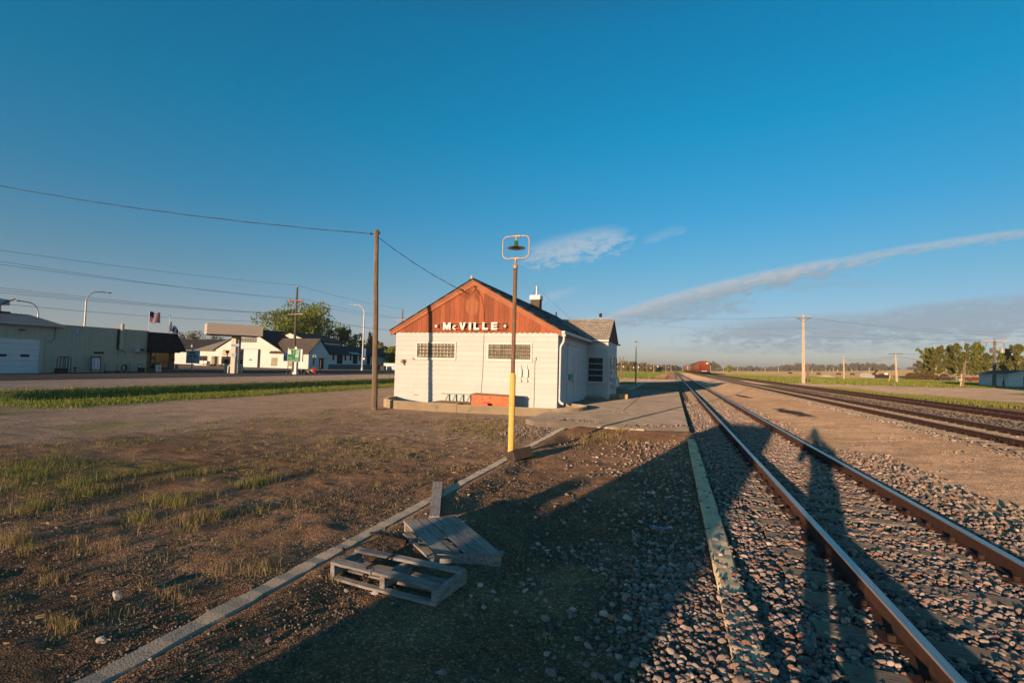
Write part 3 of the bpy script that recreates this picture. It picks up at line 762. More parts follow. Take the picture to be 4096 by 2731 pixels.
# ================================================================== VEGETATION
M['grass'] = attrm('grass', 0.75, trans=.35, var=.2, vsc=6)
M['leaf'] = attrm('leaf', 0.6, trans=.35, var=.25, vsc=1.5, spec=.3)
M['bark'] = pm('bark', (.19, .145, .10), (.10, .075, .052), 3, .9, (4, 4, .8), .5, spec=.1)
M['bark_pale'] = pm('bark_pale', (.36, .28, .19), (.22, .17, .115), 2, .9, (4, 4, .8), .4, spec=.1)
def blades(name, x, y, h, w, cols, bend=.35, zs=None, parent=None, seglean=None):
    n = len(x); a = npr.uniform(0, 2 * np.pi, n); la = npr.uniform(0, 2 * np.pi, n); ln = npr.uniform(.1, 1, n) * bend * h
    z0 = (H(x, y) if zs is None else zs) - .01
    dx, dy = np.cos(a) * w / 2, np.sin(a) * w / 2
    lx, ly = np.cos(la) * ln, np.sin(la) * ln
    P = np.zeros((n, 5, 3))
    P[:, 0] = np.stack([x - dx, y - dy, z0], 1); P[:, 1] = np.stack([x + dx, y + dy, z0], 1)
    P[:, 2] = np.stack([x - dx * .75 + lx * .35, y - dy * .75 + ly * .35, z0 + h * .58], 1)
    P[:, 3] = np.stack([x + dx * .75 + lx * .35, y + dy * .75 + ly * .35, z0 + h * .58], 1)
    P[:, 4] = np.stack([x + lx, y + ly, z0 + h * npr.uniform(.8, 1, n)], 1)
    f = np.array([(0, 1, 2), (1, 3, 2), (2, 3, 4)])
    F_ = (f[None] + (np.arange(n) * 5)[:, None, None]).reshape(-1, 3)
    return np_mesh(name, P.reshape(-1, 3), F_, M['grass'], colors=np.repeat(cols, 5, 0), parent=parent)
GREEN = np.array([(.20, .27, .03), (.26, .30, .04), (.15, .21, .025), (.32, .32, .06)])
DRY = np.array([(.48, .34, .17), (.38, .27, .13), (.58, .43, .22), (.30, .21, .10)])
def pickc(n, fgreen):
    g = npr.uniform(0, 1, n) < fgreen
    c = np.where(g[:, None], GREEN[npr.randint(0, 4, n)], DRY[npr.randint(0, 4, n)]); return c * npr.uniform(.75, 1.25, (n, 1))
# the ditch between the gravel drive and the street
x, y = scat(190000, -33, -18.5, 10.5, 66, lambda x, y: greenness(x, y) * ss(90, 12, y) * ((x / np.maximum(y, 1)) > -2.6) * (.55 + .45 * fbm(x * .8, y * .8, 91)))
nn = fbm(x * .4, y * .4, 4)
c = pickc(len(x), .93); edge = ss(-29.3, -31.2, x); c = c * 1.25; c = c * (1 - .5 * edge[:, None]) + .5 * edge[:, None] * pickc(len(x), .2)
tag(blades('ditch_grass', x, y, npr.uniform(.06, .17, len(x)) * (.6 + .8 * nn), npr.uniform(.018, .034, len(x)), c), 'bright green grass in the ditch between gravel drive and street', 'grass', kind='stuff')
x, y = scat(6000, -32, -20, 11, 60, lambda x, y: greenness(x, y) * .9)
tag(blades('ditch_seed_stalks', x, y, npr.uniform(.16, .32, len(x)), npr.uniform(.012, .02, len(x)), pickc(len(x), .15)), 'thin pale stalks standing above the ditch grass', 'grass', kind='stuff')
# tufts in the yard
tx, ty, th, tg, tr_, tn = [], [], [], [], [], []
def tuft(px, py, h, fg, r, n, z=0.0):
    X, Y = gnd(px, py, z); tx.append(X); ty.append(Y); th.append(h * .62); tg.append(fg * .72); tr_.append(r); tn.append(int(n * .85))
for px, py, h, fg, r, n in [
    (965, 1950, .30, .85, .16, 110), (1010, 1938, .32, .85, .2, 150), (1060, 1928, .26, .7, .2, 110), (1100, 1915, .2, .7, .15, 70),
    (630, 2010, .30, .8, .2, 130), (690, 2015, .30, .8, .2, 130), (735, 2022, .27, .8, .14, 90), (551, 2085, .30, .75, .13, 120), (117, 2045, .30, .6, .22, 170), (150, 2010, .25, .5, .2, 100),
    (393, 1925, .28, .9, .16, 100), (286, 1945, .26, .85, .2, 110), (330, 1980, .24, .9, .18, 110), (398, 1965, .26, .85, .22, 150), (310, 1990, .2, .9, .2, 100), (816, 2085, .30, .4, .14, 110), (760, 2090, .26, .12, .2, 120), (640, 2110, .24, .1, .2, 100),
    (740, 2130, .24, .5, .12, 80), (850, 2075, .28, .5, .14, 90), (900, 2060, .22, .2, .18, 90), (1025, 2050, .24, .6, .11, 70), (1180, 2030, .18, .15, .2, 70), (800, 1990, .26, .85, .12, 70), (850, 1985, .22, .3, .12, 60),
    (545, 1905, .2, .8, .12, 60), (585, 1895, .26, .75, .1, 60), (595, 1945, .2, .7, .12, 60), (690, 1910, .22, .5, .14, 70), (760, 1900, .22, .5, .12, 60), (820, 1895, .26, .5, .1, 60), (660, 1925, .18, .6, .14, 50), (820, 1925, .16, .5, .1, 40),
    (230, 1830, .15, .95, .35, 160), (270, 1815, .16, .95, .35, 140), (510, 1775, .14, .95, .4, 160), (560, 1765, .14, .95, .4, 150), (460, 1785, .14, .9, .35, 110), (230, 1785, .12, .95, .4, 120), (740, 1800, .14, .7, .2, 70), (680, 1722, .14, .9, .14, 40), (945, 1765, .14, .8, .2, 60),
    (40, 1870, .2, .97, .5, 260), (120, 1862, .22, .97, .5, 260), (200, 1868, .2, .95, .45, 220), (260, 1880, .2, .9, .35, 160), (20, 1900, .2, .95, .4, 200), (90, 1915, .2, .9, .35, 150), (160, 1900, .18, .9, .4, 170), (20, 1960, .2, .7, .3, 120),
    (125, 2205, .26, .8, .09, 70), (15, 2190, .36, .1, .14, 140), (60, 2170, .3, .1, .12, 90), (449, 2190, .24, .1, .13, 110), (300, 2175, .22, .1, .12, 60), (310, 2215, .14, .1, .14, 50), (95, 2130, .3, .1, .1, 40),
    (893, 2285, .16, .15, .14, 120), (1046, 2275, .2, .2, .17, 170), (219, 2320, .18, .15, .11, 80), (678, 2380, .15, .2, .10, 90), (720, 2390, .14, .3, .10, 70), (580, 2345, .1, .1, .08, 50), (160, 2280, .1, .3, .06, 40),
    (225, 2500, .19, .2, .10, 110), (265, 2520, .2, .25, .08, 70), (400, 2460, .13, .2, .09, 60), (520, 2450, .12, .2, .1, 60), (210, 2560, .10, .6, .08, 50), (300, 2510, .12, .1, .08, 40), (40, 2440, .1, .1, .06, 20),
    (1000, 2240, .12, .1, .18, 70), (1120, 2200, .1, .1, .2, 60), (1250, 2040, .13, .12, .25, 110), (1330, 2000, .12, .15, .2, 70), (1230, 1985, .1, .1, .25, 70), (393, 2055, .3, 0, .12, 26)]:
    tuft(px, py, h, fg, r, n)
for (px, py, h, r, n) in [(2335, 1755, .3, .28, 190), (2390, 1752, .26, .3, 190), (2450, 1757, .26, .3, 170), (2340, 1775, .24, .22, 110), (2440, 1780, .2, .2, 80), (2545, 1775, .22, .2, 70), (2480, 1740, .3, .3, 150), (2310, 1790, .15, .2, 50)]: tuft(px, py, h, .22, r, n)
for (px, py, h, r, n) in [(2170, 2560, .16, .07, 34), (2065, 2200, .14, .08, 50), (2100, 2240, .1, .1, 40), (1835, 2040, .12, .1, 30), (1830, 2010, .13, .06, 16), (1340, 2330, .1, .08, 50), (1290, 2260, .1, .06, 40), (1530, 2140, .15, .02, 6), (1350, 2330, .13, .06, 30), (1590, 1960, .16, .08, 20), (2000, 1980, .12, .05, 10)]: tuft(px, py, h, .12, r, n)
# denser dry ground cover around the yard and by the lamp
rx, ry = scat(5200, -13, -3.3, 3.0, 16.5, lambda x, y: ss(.38, .62, fbm(x * .7, y * .7, 111)) * (.25 + .75 * ss(-9, -5.5, x) * ss(6, 9, y)) * ss(17, 14, y) * ss(-2.9, -4.0, x))
for a, b in zip(rx, ry):
    tx.append(a); ty.append(b); th.append(rnd.uniform(.03, .10)); tg.append(rnd.choice([.05, .1, .3, .5])); tr_.append(rnd.uniform(.06, .16)); tn.append(rnd.randint(14, 34))
bx = np.concatenate([npr.normal(0, .55, n) * r + X for X, r, n in zip(tx, tr_, tn)]); by = np.concatenate([npr.normal(0, .55, n) * r + Y for Y, r, n in zip(ty, tr_, tn)])
bh = np.concatenate([npr.uniform(.45, 1.1, n) * h for h, n in zip(th, tn)]); bc = np.concatenate([pickc(n, g) for g, n in zip(tg, tn)])
keep = (by > 1.2) & ~((bx > -3.235) & (bx < -3.015))
bx, by, bh, bc = bx[keep], by[keep], bh[keep], bc[keep]
wd = npr.uniform(.0022, .0042, len(bx)) * (1 + .12 * by)
tag(blades('yard_grass', bx, by, bh, wd, bc, bend=.55), 'sparse green and straw coloured tufts in the bare yard', 'grass', kind='stuff')
# straw lying flat
x, y = scat(2600, -9, -3.2, 2, 12, lambda x, y: ss(.45, .65, fbm(x * .8, y * .8, 131)))
n = len(x); L = npr.uniform(.02, .08, n) * (.5 + .09 * y); a = npr.uniform(0, 6.28, n); w = npr.uniform(.0006, .0013, n) * (.6 + .12 * y)
P4 = np.zeros((n, 4, 3)); zz = H(x, y) + .018 + npr.uniform(0, .012, n)
for i, (s, t) in enumerate(((-1, -1), (1, -1), (1, 1), (-1, 1))):
    P4[:, i, 0] = x + np.cos(a) * L * s / 2 - np.sin(a) * w * t; P4[:, i, 1] = y + np.sin(a) * L * s / 2 + np.cos(a) * w * t; P4[:, i, 2] = zz + s * npr.uniform(-.01, .012, n)
tag(np_mesh('straw', P4.reshape(-1, 3), np.arange(n * 4).reshape(n, 4), M['grass'], colors=np.repeat(pickc(n, .02), 4, 0)), 'broken straw lying flat on the yard dirt', 'straw', kind='stuff')
# long grass along the fields (both sides) and the verge near the third track
def fg(x, y): return greenness(x, y)
x, y = scat(60000, 14.6, 18.5, 26, 64, lambda x, y: fg(x, y) * ss(80, 28, y))
tag(blades('verge_grass', x, y, npr.uniform(.08, .22, len(x)), npr.uniform(.025, .045, len(x)), pickc(len(x), .7)), 'green and dry grass verge between the far siding and gravel road', 'grass', kind='stuff')
x, y = scat(70000, 15, 95, 75, 190, lambda x, y: fg(x, y) * ss(230, 75, y) * (x < .62 * y))
tag(blades('field_grass', x, y, npr.uniform(.12, .32, len(x)), npr.uniform(.06, .12, len(x)), pickc(len(x), .85)), 'green rough grass of the field beyond the gravel road', 'grass', kind='stuff')
x, y = scat(40000, -28, -2.5, 97, 170, lambda x, y: fg(x, y) * (x > -.22 * y))
tag(blades('meadow_grass', x, y, npr.uniform(.10, .25, len(x)), npr.uniform(.06, .11, len(x)), pickc(len(x), .93)), 'green mown grass beyond the crossing road', 'grass', kind='stuff')
x, y = scat(4000, -4.6, -1.2, 97, 160, lambda x, y: ss(-1.2, -2, x) + 0 * y)
tag(blades('bank_grass', x, y, npr.uniform(.2, .55, len(x)), npr.uniform(.04, .08, len(x)), pickc(len(x), .0)), 'dry straw coloured grass on the bank of the railway', 'grass', kind='stuff')
x, y = scat(2500, -8.5, -4.6, 59.5, 64.5, lambda x, y: 1 + 0 * x)
tag(blades('corner_grass', x, y, npr.uniform(.10, .28, len(x)), npr.uniform(.03, .06, len(x)), pickc(len(x), .97)), 'small green grass patch behind the depot', 'grass', kind='stuff')
# weeds against the depot bay
x = npr.uniform(-4.5, -3.5, 60); y = npr.uniform(26.8, 27.05, 60)
tag(blades('wall_weeds', x, y, npr.uniform(.12, .5, 60), npr.uniform(.006, .012, 60), pickc(60, .25), zs=np.full(60, PZ)), 'thin weeds growing against the white bay wall', 'weeds', kind='stuff')

# ------------------------------------------------------------------ trees
def leaf_cloud(centres, radii, per, size, cols, droop=0.0):
    P = []; 
    for c, r, k in zip(centres, radii, per):
        d = npr.normal(size=(k, 3)); d /= np.linalg.norm(d, axis=1)[:, None]
        q = np.array(c) + d * (np.array(r) * npr.uniform(.25, 1.0, (k, 1)) ** .55); P.append(q)
    P = np.concatenate(P); n = len(P)
    t = npr.normal(size=(n, 3)); t /= np.linalg.norm(t, axis=1)[:, None]
    u = np.cross(t, npr.normal(size=(n, 3))); u /= np.linalg.norm(u, axis=1)[:, None]
    s = size * npr.uniform(.55, 1.25, (n, 1)); wv = .62
    q = np.stack([P - t * s - u * 0, P + u * s * wv, P + t * s, P - u * s * wv], 1)
    cc = cols[npr.randint(0, len(cols), n)] * npr.uniform(.55, 1.4, (n, 1))
    return q.reshape(-1, 3), np.repeat(cc, 4, 0)
def tree(name, label, x, y, z0, h, w, cols, leaf, n_leaf, group, bare=.22, bark='bark', shape='round', lean=0.0, seed=0, trunks=1, limbs=11):
    r = thing(name, label, 'tree', (x, y, z0), group)
    rs = random.Random(seed + int(abs(x * 7 + y)))
    mb = MB(); cen = []; rad = []; per = []
    for tki in range(trunks):
        ox = rs.uniform(-.12, .12) * w * (trunks > 1); tr0 = h * .022
        top = Vector((x + ox * 1.8 + lean * h, y + rs.uniform(-.05, .05) * h, z0 + h * .9))
        pts = [Vector((x + ox, y, z0 - .3))]
        for i in range(1, 6):
            t = i / 5; pts.append(Vector((x + ox + (top.x - x - ox) * t + rs.uniform(-.02, .02) * h, y + (top.y - y) * t, z0 + h * .9 * t)))
        mb.tube(pts, [tr0 * (1 - .16 * i) for i in range(6)], 7)
        for l in range(limbs // trunks):
            t = bare + (0.95 - bare) * (l + rs.random()) / (limbs // trunks); b = pts[0].lerp(pts[-1], t)
            k = min(4, int(t * 5)); b = pts[k].lerp(pts[k + 1], t * 5 - k)
            a = rs.uniform(0, 6.28)
            if shape == 'round': rr = w * .5 * (math.sin(math.pi * min(1, max(.08, (t - bare * .6) / (1.06 - bare * .6)))) ** .6)
            elif shape == 'cone': rr = w * .5 * (1.02 - t) / (1 - bare)
            else: rr = w * .5 * (1.05 - .75 * max(0, t - .35)) * rs.uniform(.15, 1.15)
            rr *= rs.uniform(.7, 1.0)
            up = h * (.10 if shape != 'cone' else -.02) * rs.uniform(.6, 1.3)
            e = Vector((b.x + math.cos(a) * rr, b.y + math.sin(a) * rr, min(b.z + up, z0 + h * .98)))
            mid = b.lerp(e, .5) + Vector((0, 0, h * .012))
            mb.tube([b, mid, e], [tr0 * .38, tr0 * .24, tr0 * .08], 5)
            for q in range(3):
                p = b.lerp(e, .45 + .28 * q); s = w * {'cone': .13, 'round': .14, 'tall': .07}[shape] * rs.uniform(.6, 1.3)
                cen.append((p.x + rs.uniform(-1, 1) * s * .5, p.y + rs.uniform(-1, 1) * s * .5, p.z + rs.uniform(-.4, .7) * s)); rad.append((s, s, s * (1.7 if shape == 'tall' else .8))); per.append(s * s)
        p = pts[-1]; s = w * .13; cen.append((p.x, p.y, p.z + h * .04)); rad.append((s * .7, s * .7, h * .07)); per.append(s * s)
    tot = sum(per); per = [max(3, int(n_leaf * q / tot)) for q in per]
    mb.build('trunk', M[bark], r)
    v, c = leaf_cloud(cen, rad, per, leaf, cols)
    o = np_mesh('crown', v - np.array([x, y, z0]), np.arange(len(v)).reshape(-1, 4), M['leaf'], parent=r, colors=c)
    return r
GL = np.array([(.24, .29, .04), (.29, .33, .055), (.17, .21, .035), (.34, .36, .08)])
GY_ = np.array([(.28, .29, .05), (.34, .32, .07), (.20, .22, .045), (.23, .25, .04)])
GDK = np.array([(.028, .042, .022), (.035, .052, .025), (.022, .03, .018)])
GBR = np.array([(.17, .14, .06), (.20, .16, .07), (.14, .12, .05)])
def c2(x, y): return (700 + x / 2.61375, 1050 + y / 2.61375)
def c6(x, y): return (3200 + x / 2.625, 1200 + y / 2.625)
def c5(x, y): return (2400 + x / 2.6133, 1200 + y / 2.6133)
def c1(x, y): return (x / 2.61375, 1050 + y / 2.61375)
def tree_px(name, label, conv, cxp, topp, wpx, Y, cols, leaf, nl, group, z0=0.0, **kw):
    s = 2.6137
    X, zt = atY(*conv(cxp, topp), Y)
    X2, _ = atY(*conv(cxp + wpx, topp), Y)
    return tree(name, label, X, Y, z0, zt - z0, abs(X2 - X), cols, leaf, nl, group, **kw)
tree_px('cottonwood_tree', 'broad green cottonwood rising behind the white hair studio roofs', c2, 1230, 488, 700, 132, GL, .40, 14000, 'trees behind the town buildings', bare=.3, limbs=22)
tree_px('young_tree', 'bright green leafy tree behind the white warehouse roof', c2, 1700, 680, 300, 150, GY_, .40, 3000, 'trees behind the town buildings', bare=.15, limbs=14)
tree_px('young_tree', 'smaller bright green tree right of the leafy one, left of the dark spruces', c2, 1830, 700, 230, 152, GY_, .40, 2200, 'trees behind the town buildings', bare=.15, limbs=12)
tree_px('spruce_tree', 'dark spruce behind the tall white street lamp', c2, 1960, 775, 140, 140, GDK, .36, 2600, 'dark spruces', bare=.06, shape='cone', limbs=26)
tree_px('spruce_tree', 'taller dark spruce right of the street lamp, left of the leaning pole', c2, 2050, 725, 190, 140, GDK, .36, 3200, 'dark spruces', bare=.06, shape='cone', limbs=26)
for px, tp, w, lb in [(60, 725, 110, 'thin half bare tree left of the canopy, nearest the mansard roof'), (150, 710, 120, 'thin bare branched tree left of the canopy in the middle of its row'), (190, 745, 90, 'low yellow green bush tree between two bare trees left of the canopy'), (270, 705, 150, 'thin grey twiggy tree just left of the station canopy'), (450, 760, 120, 'low tree peeping under the station canopy')]:
    tree_px('bare_tree', lb, c2, px, tp, w, 150, GBR if px != 190 else GY_, .30, 700, 'trees left of the canopy', bare=.15, limbs=14)
def cS(x, y): return (x, y)
tree_px('garden_tree', 'green leafy tree in front of the grey gabled house', lambda x, y: (1080 + x / 4.704, 1380 + y / 4.704), 2260, 60, 330, 120, GL, .36, 2600, 'trees by the grey house', bare=.12, limbs=14)
tree_px('garden_tree', 'green tree partly hidden by the depot wall corner', cS, 1582, 1385, 70, 112, GL, .36, 2000, 'trees by the grey house', bare=.1, limbs=14)
tree_px('garden_tree', 'pale green tree behind the grey gabled house', cS, 1525, 1372, 60, 185, GY_, .42, 1500, 'trees by the grey house', bare=.1, limbs=12)
# the tall row on the right
R6 = [(1345, 505, 170, 'leaning poplar at the open left end of the tall row', 12), (1410, 490, 150, 'second tall poplar of the row, left of the stub pole', 13), (1545, 480, 190, 'dense tall poplar between two taller neighbours', 14), (1665, 455, 210, 'tall wind swept poplar directly left of the stub pole', 15), (1830, 450, 220, 'tallest broad poplar between the stub pole and transformer pole', 16), (1930, 560, 130, 'lower poplar just left of the transformer pole', 17),
      (2110, 510, 150, 'poplar just right of the transformer pole', 18), (2240, 465, 160, 'tall poplar behind the pale shed roof', 19), (2350, 480, 150, 'poplar at the right edge behind the pale shed', 20)]
for px, tp, w, lb, sd in R6:
    X, zt = atY(*c6(px, tp), 232); z0 = hz(X, 232)
    tree_px('poplar_tree', lb, c6, px, tp, w * 1.35, 232 + rnd.uniform(-6, 6), GY_ * np.array([.60, .58, .6]) if sd % 2 else GL * np.array([.72, .66, .6]), 0.40, 3800, 'poplars in the row on the right', z0=z0, bare=.16, bark='bark_pale', shape='tall', lean=.09, seed=sd, trunks=3, limbs=48)
tree_px('bare_tree', 'low twiggy bush tree at the left end of the poplar row', c6, 1250, 640, 150, 236, GBR, .34, 900, 'trees left of the poplar row', z0=.5, bare=.1, limbs=18)
def hedge(name, label, pts, h, d, cols, leaf, n, z0=None):
    cen = []; rad = []; per = []
    pa = np.array(pts, float); L = np.hypot(*np.diff(pa, axis=0).T); tot = L.sum(); k = int(tot / (d * .7))
    for i in range(k):
        t = rnd.random() * tot; j = 0
        while j < len(L) - 1 and t > L[j]: t -= L[j]; j += 1
        p = pa[j] + (pa[j + 1] - pa[j]) * t / L[j]; hh = h * rnd.uniform(.6, 1.1)
        zb = hz(p[0], p[1]) if z0 is None else z0
        cen.append((p[0], p[1] + rnd.uniform(-d, d) * .4, zb + hh * .45)); rad.append((d * .7, d * .7, hh * .55)); per.append(hh)
    s = sum(per); per = [max(3, int(n * q / s)) for q in per]
    v, c = leaf_cloud(cen, rad, per, leaf, cols)
    base = np.array([pa[0][0], pa[0][1], 0.0])
    o = np_mesh(name, v - base, np.arange(len(v)).reshape(-1, 4), M['leaf'], colors=c); o.location = base
    return o
a = atY(*c6(1062, 812), 226)[0]; b = atY(*c6(1540, 812), 222)[0]
tag(hedge('hedge', 'low brownish hedge in front of the poplar row', [(a, 224), (b, 220)], 2.9, 2.2, GBR * np.array([1.0, .8, .7]), .3, 5000), None, 'hedge')
bpy.data.objects['hedge']['label'] = 'low brownish hedge in front of the poplar row'
# far woods read as masses
def woods(label, px0, px1, Y, hm, cols, n, base=None, leaf=1.5, var=.5):
    k = 60; cen = []; rad = []; per = []
    for i in range(k):
        px = px0 + (px1 - px0) * (i + rnd.random()) / k
        d = ray(px, 1478); X = d.x / d.y * Y; yy = Y + rnd.uniform(-.04, .04) * Y
        zb = hz(X, yy); hh = hm * rnd.uniform(1 - var, 1) * (.45 + .55 * math.sin(math.pi * min(.97, max(.03, (i + .5) / k))) ** .4)
        ww = abs((px1 - px0) / k / F * Y) * 1.1 + hm * .12
        cen.append((X, yy, zb + hh * .45)); rad.append((ww, ww, hh * .55)); per.append(hh)
    s = sum(per); per = [max(8, int(n * q / s)) for q in per]
    v, c = leaf_cloud(cen, rad, per, leaf, cols)
    o = np_mesh('far_woods', v, np.arange(len(v)).reshape(-1, 4), M['leaf'], colors=c); return tag(o, label, 'woods', kind='stuff')
FW = np.array([(.20, .175, .11), (.165, .15, .095), (.23, .195, .12)])  # leaf colours lightened, distance haze put into the tone
woods('hazy line of trees behind the green meadow left of the rails', 2380, 2640, 420, 9, FW * np.array([1.2, 1.1, .8]), 9000, leaf=.8)
woods('low dark trees where the rails vanish', 2630, 2725, 640, 9, FW * .8, 3000, leaf=1.0)
woods('dark wood behind the red freight car', 2815, 2875, 900, 17, FW, 3500, var=.25)
woods('long low wood on the horizon left of the tall pale pole', 2870, 3140, 1500, 15, FW, 6000, leaf=2.2)
woods('dark grove on the horizon behind the tall pale pole', 3120, 3310, 1250, 20, FW, 5000, leaf=2.0, var=.3)
woods('broad dark grove on the horizon right of the tall pale pole', 3300, 3560, 1250, 19, FW, 6000, leaf=2.0, var=.35)
woods('faint low wood at the far right of the open fields', 3560, 4200, 2200, 17, FW, 5000, leaf=3)
for (px, py, tp, Y, w, lb) in [(1395, 738, 690, 380, 80, 'pale green shrub standing in the dry field behind the freight car')]:
    tree_px('field_tree', lb, c5, px - 40, tp - 5, w, Y, GY_, .5, 700, None, z0=hz(atY(*c5(px, py), Y)[0], Y), bare=.05, limbs=14)
# ================================================================== DEPOT
def island_var(mt, lo=.7, hi=1.2):
    nt = mt.node_tree; b = nt.nodes['Principled BSDF']; l = b.inputs['Base Color'].links[0]; src = l.from_socket
    g = nt.nodes.new('ShaderNodeNewGeometry')
    f = ramp(nt, g.outputs['Random Per Island'], [(0, (lo,) * 3), (1, (hi,) * 3)])
    nt.links.new(mixc(nt, 1.0, src, f, 'MULTIPLY'), b.inputs['Base Color'])
for k_ in ('red_board', 'red_shaded', 'wood_grey', 'tie_wood', 'wood_brown'): island_var(M[k_])
island_var(M['white_siding'], .95, 1.03)
def glassblock():
    mt, nt, b = mk('glass_block')
    vec = coords(nt, 'Object', (1, 1, 1)); n1 = noise(nt, vec, 7, 3)
    nt.links.new(ramp(nt, n1, [(.35, (.13, .11, .07)), (.6, (.21, .18, .12)), (.78, (.34, .30, .22))]), b.inputs['Base Color'])
    b.inputs['Roughness'].default_value = .3; b.inputs['Specular IOR Level'].default_value = .5
    g = nt.nodes.new('ShaderNodeNewGeometry'); return mt
M['glass_block'] = glassblock(); island_var(M['glass_block'], .8, 1.2)
M['mortar'] = pm('mortar', (.16, .135, .09), (.12, .10, .07), 8, .9)

DX0, DX1, DY0, DY1, DZ0, DZ1 = -12.30, -4.58, 19.80, 36.0, 0.08, 3.36
depot = thing('depot_building', 'white clapboard railway depot with brown gable boards and a track side bay', 'depot', (-8.45, 19.8, 0))
def siding(mb, p0, p1, z0, z1, nrm, pitch=.218, out=.028, ext=(0, 0)):
    """lapped boards on the wall from p0 to p1 (x, y)"""
    a = Vector((*p0, 0)); b = Vector((*p1, 0)); d = (b - a).normalized(); n = Vector((*nrm, 0)); L = (b - a).length
    z = z0; i = 0
    while z < z1 - .01:
        zt = min(z + pitch + .012, z1)
        # boards are butted: split each course at a random place
        cuts = [-ext[0]] + sorted(rnd.sample([L * .13, L * .37, L * .52, L * .71, L * .88], 1 if L > 3 else 0)) + [L + ext[1]]
        for s, e in zip(cuts[:-1], cuts[1:]):
            e2 = e - (.003 if e < L else 0)
            pr = [(0, z), (out, z), (out * .9, z + .03), (.005, zt), (0, zt)]
            mb.prism([a + d * s + n * o + Vector((0, 0, zz)) for o, zz in pr], d * (e2 - s))
            if i: mb.prism([a + d * s + n * o + Vector((0, 0, zz)) for o, zz in ((.002, z - .001), (out * .92, z - .001), (out * .92, z - .011), (.002, z - .011))], d * (e2 - s), 1)
        z += pitch; i += 1
mb = MB()
mb.b2((DX0, DY0, -.1), (DX1, DY1, DZ1))
mb.b2((DX1 - .3, 27.17, -.05), (-3.42, 31.45, 3.42))
sz0 = DZ0
siding(mb, (DX0, DY0), (DX1, DY0), sz0, DZ1, (0, -1), ext=(.02, .02))
siding(mb, (DX1, DY0), (DX1, 21.74), sz0, DZ1, (1, 0)); siding(mb, (DX1, 24.42), (DX1, 27.17), sz0, DZ1, (1, 0)); siding(mb, (DX1, 21.74), (DX1, 24.42), 2.95, DZ1, (1, 0))
siding(mb, (DX1, 31.45), (DX1, DY1), sz0, DZ1, (1, 0))
siding(mb, (DX0, DY0), (DX0, DY1), sz0, DZ1, (-1, 0)); siding(mb, (DX0, DY1), (DX1, DY1), sz0, DZ1, (0, 1))
siding(mb, (DX1, 27.17), (-3.42, 27.17), sz0 + .08, 3.42, (0, -1), ext=(0, .02)); siding(mb, (-3.42, 27.17), (-3.42, 31.45), sz0 + .08, 3.42, (1, 0)); siding(mb, (DX1, 31.45), (-3.42, 31.45), sz0 + .08, 3.42, (0, 1), ext=(0, .02))
mb.build('siding_wall', [M['white_siding'], M['siding_seam']], depot)
RX, RZ = -8.47, 5.62
sl_r = (RZ - 3.36) / (RX - -4.42); sl_l = (RZ - 3.36) / (RX - -12.54)
def rake_z(x): return RZ + sl_r * (x - RX) if x > RX else RZ + sl_l * (x - RX)
# scalloped gable boards
mb = MB(); bw = .235; x = DX0 - .08
yb = DY0 - .026
while x < DX1 - .02:
    xr = min(x + bw - .006, DX1 + .03); rr = (xr - x) / 2; xc_ = (x + xr) / 2
    arc = [(xc_ + rr * math.cos(t), 3.352 + .072 * math.sin(t)) for t in [math.pi + math.pi * i / 10 for i in range(11)]]
    ztl, ztr = rake_z(x) - .10, rake_z(xr) - .10
    pts = arc + [(xr, max(3.36, ztr))]
    if x < RX < xr: pts.append((RX, RZ - .1))
    pts.append((x, max(3.36, ztl)))
    dy = rnd.uniform(-.002, .002)
    mb.prism([(a, yb + dy, b) for a, b in pts], (0, -.022, 0))
    x += bw
mb.prism([(DX0, DY0, DZ1), (DX1, DY0, DZ1), (RX, DY0, RZ - .1)], (0, .1, 0))
mb.build('gable_boards', M['red_board'], depot)
# faded round mark where an emblem once hung
mb = MB(); x = DX0 - .08
while x < DX1:
    xr = x + bw - .008; a, b = max(x + .002, -8.79), min(xr - .002, -8.19)
    if b - a > .02:
        top, bot = [], []
        for i in range(7):
            xx = a + (b - a) * i / 6; u_ = min(1, abs((xx + 8.49) / .305)); hh = .41 * math.sqrt(max(0, 1 - u_ ** 2.2))
            top.append((xx, yb - .0258, 4.47 + hh + rnd.uniform(-.05, .05) * (hh > .1))); bot.append((xx, yb - .0258, 4.47 - hh + rnd.uniform(-.06, .05) * (hh > .1)))
        mb.add(bot + top[::-1], [tuple(range(14))])
    x += bw
mb.build('faded_mark', M['red_ghost'], depot)
# rake boards and roof
mb = MB()
for xe, s in ((-4.40, sl_r), (-12.56, sl_l)):
    ze = rake_z(xe)
    mb.prism([(RX, yb - .035, RZ - .03), (xe, yb - .035, ze - .03), (xe, yb - .035, ze - .20), (RX, yb - .035, RZ - .27)], (0, -.04, 0))
    mb.prism([(RX, yb - .08, RZ + .02), (xe, yb - .08, ze + .02), (xe, yb - .08, ze - .05), (RX, yb - .08, RZ - .05)], (0, -.03, 0))
mb.build('rake_board', M['rake'], depot)
mb = MB()
for xe, s in ((-4.36, sl_r), (-12.60, sl_l)):
    ze = rake_z(xe)
    mb.prism([(RX, DY0 - .16, RZ + .10), (xe, DY0 - .16, ze + .085), (xe, DY0 - .16, ze + .025), (RX, DY0 - .16, RZ + .025)], (0, DY1 - DY0 + .5, 0))
rf = mb.build('roof', M['shingle_grey'], depot)
mb = MB()   # ridge cap
mb.prism([(RX - .14, DY0 - .15, RZ + .045), (RX, DY0 - .15, RZ + .125), (RX + .14, DY0 - .15, RZ + .045)], (0, DY1 - DY0 + .48, 0)); mb.build('ridge_cap', M['shingle_grey'], rf)
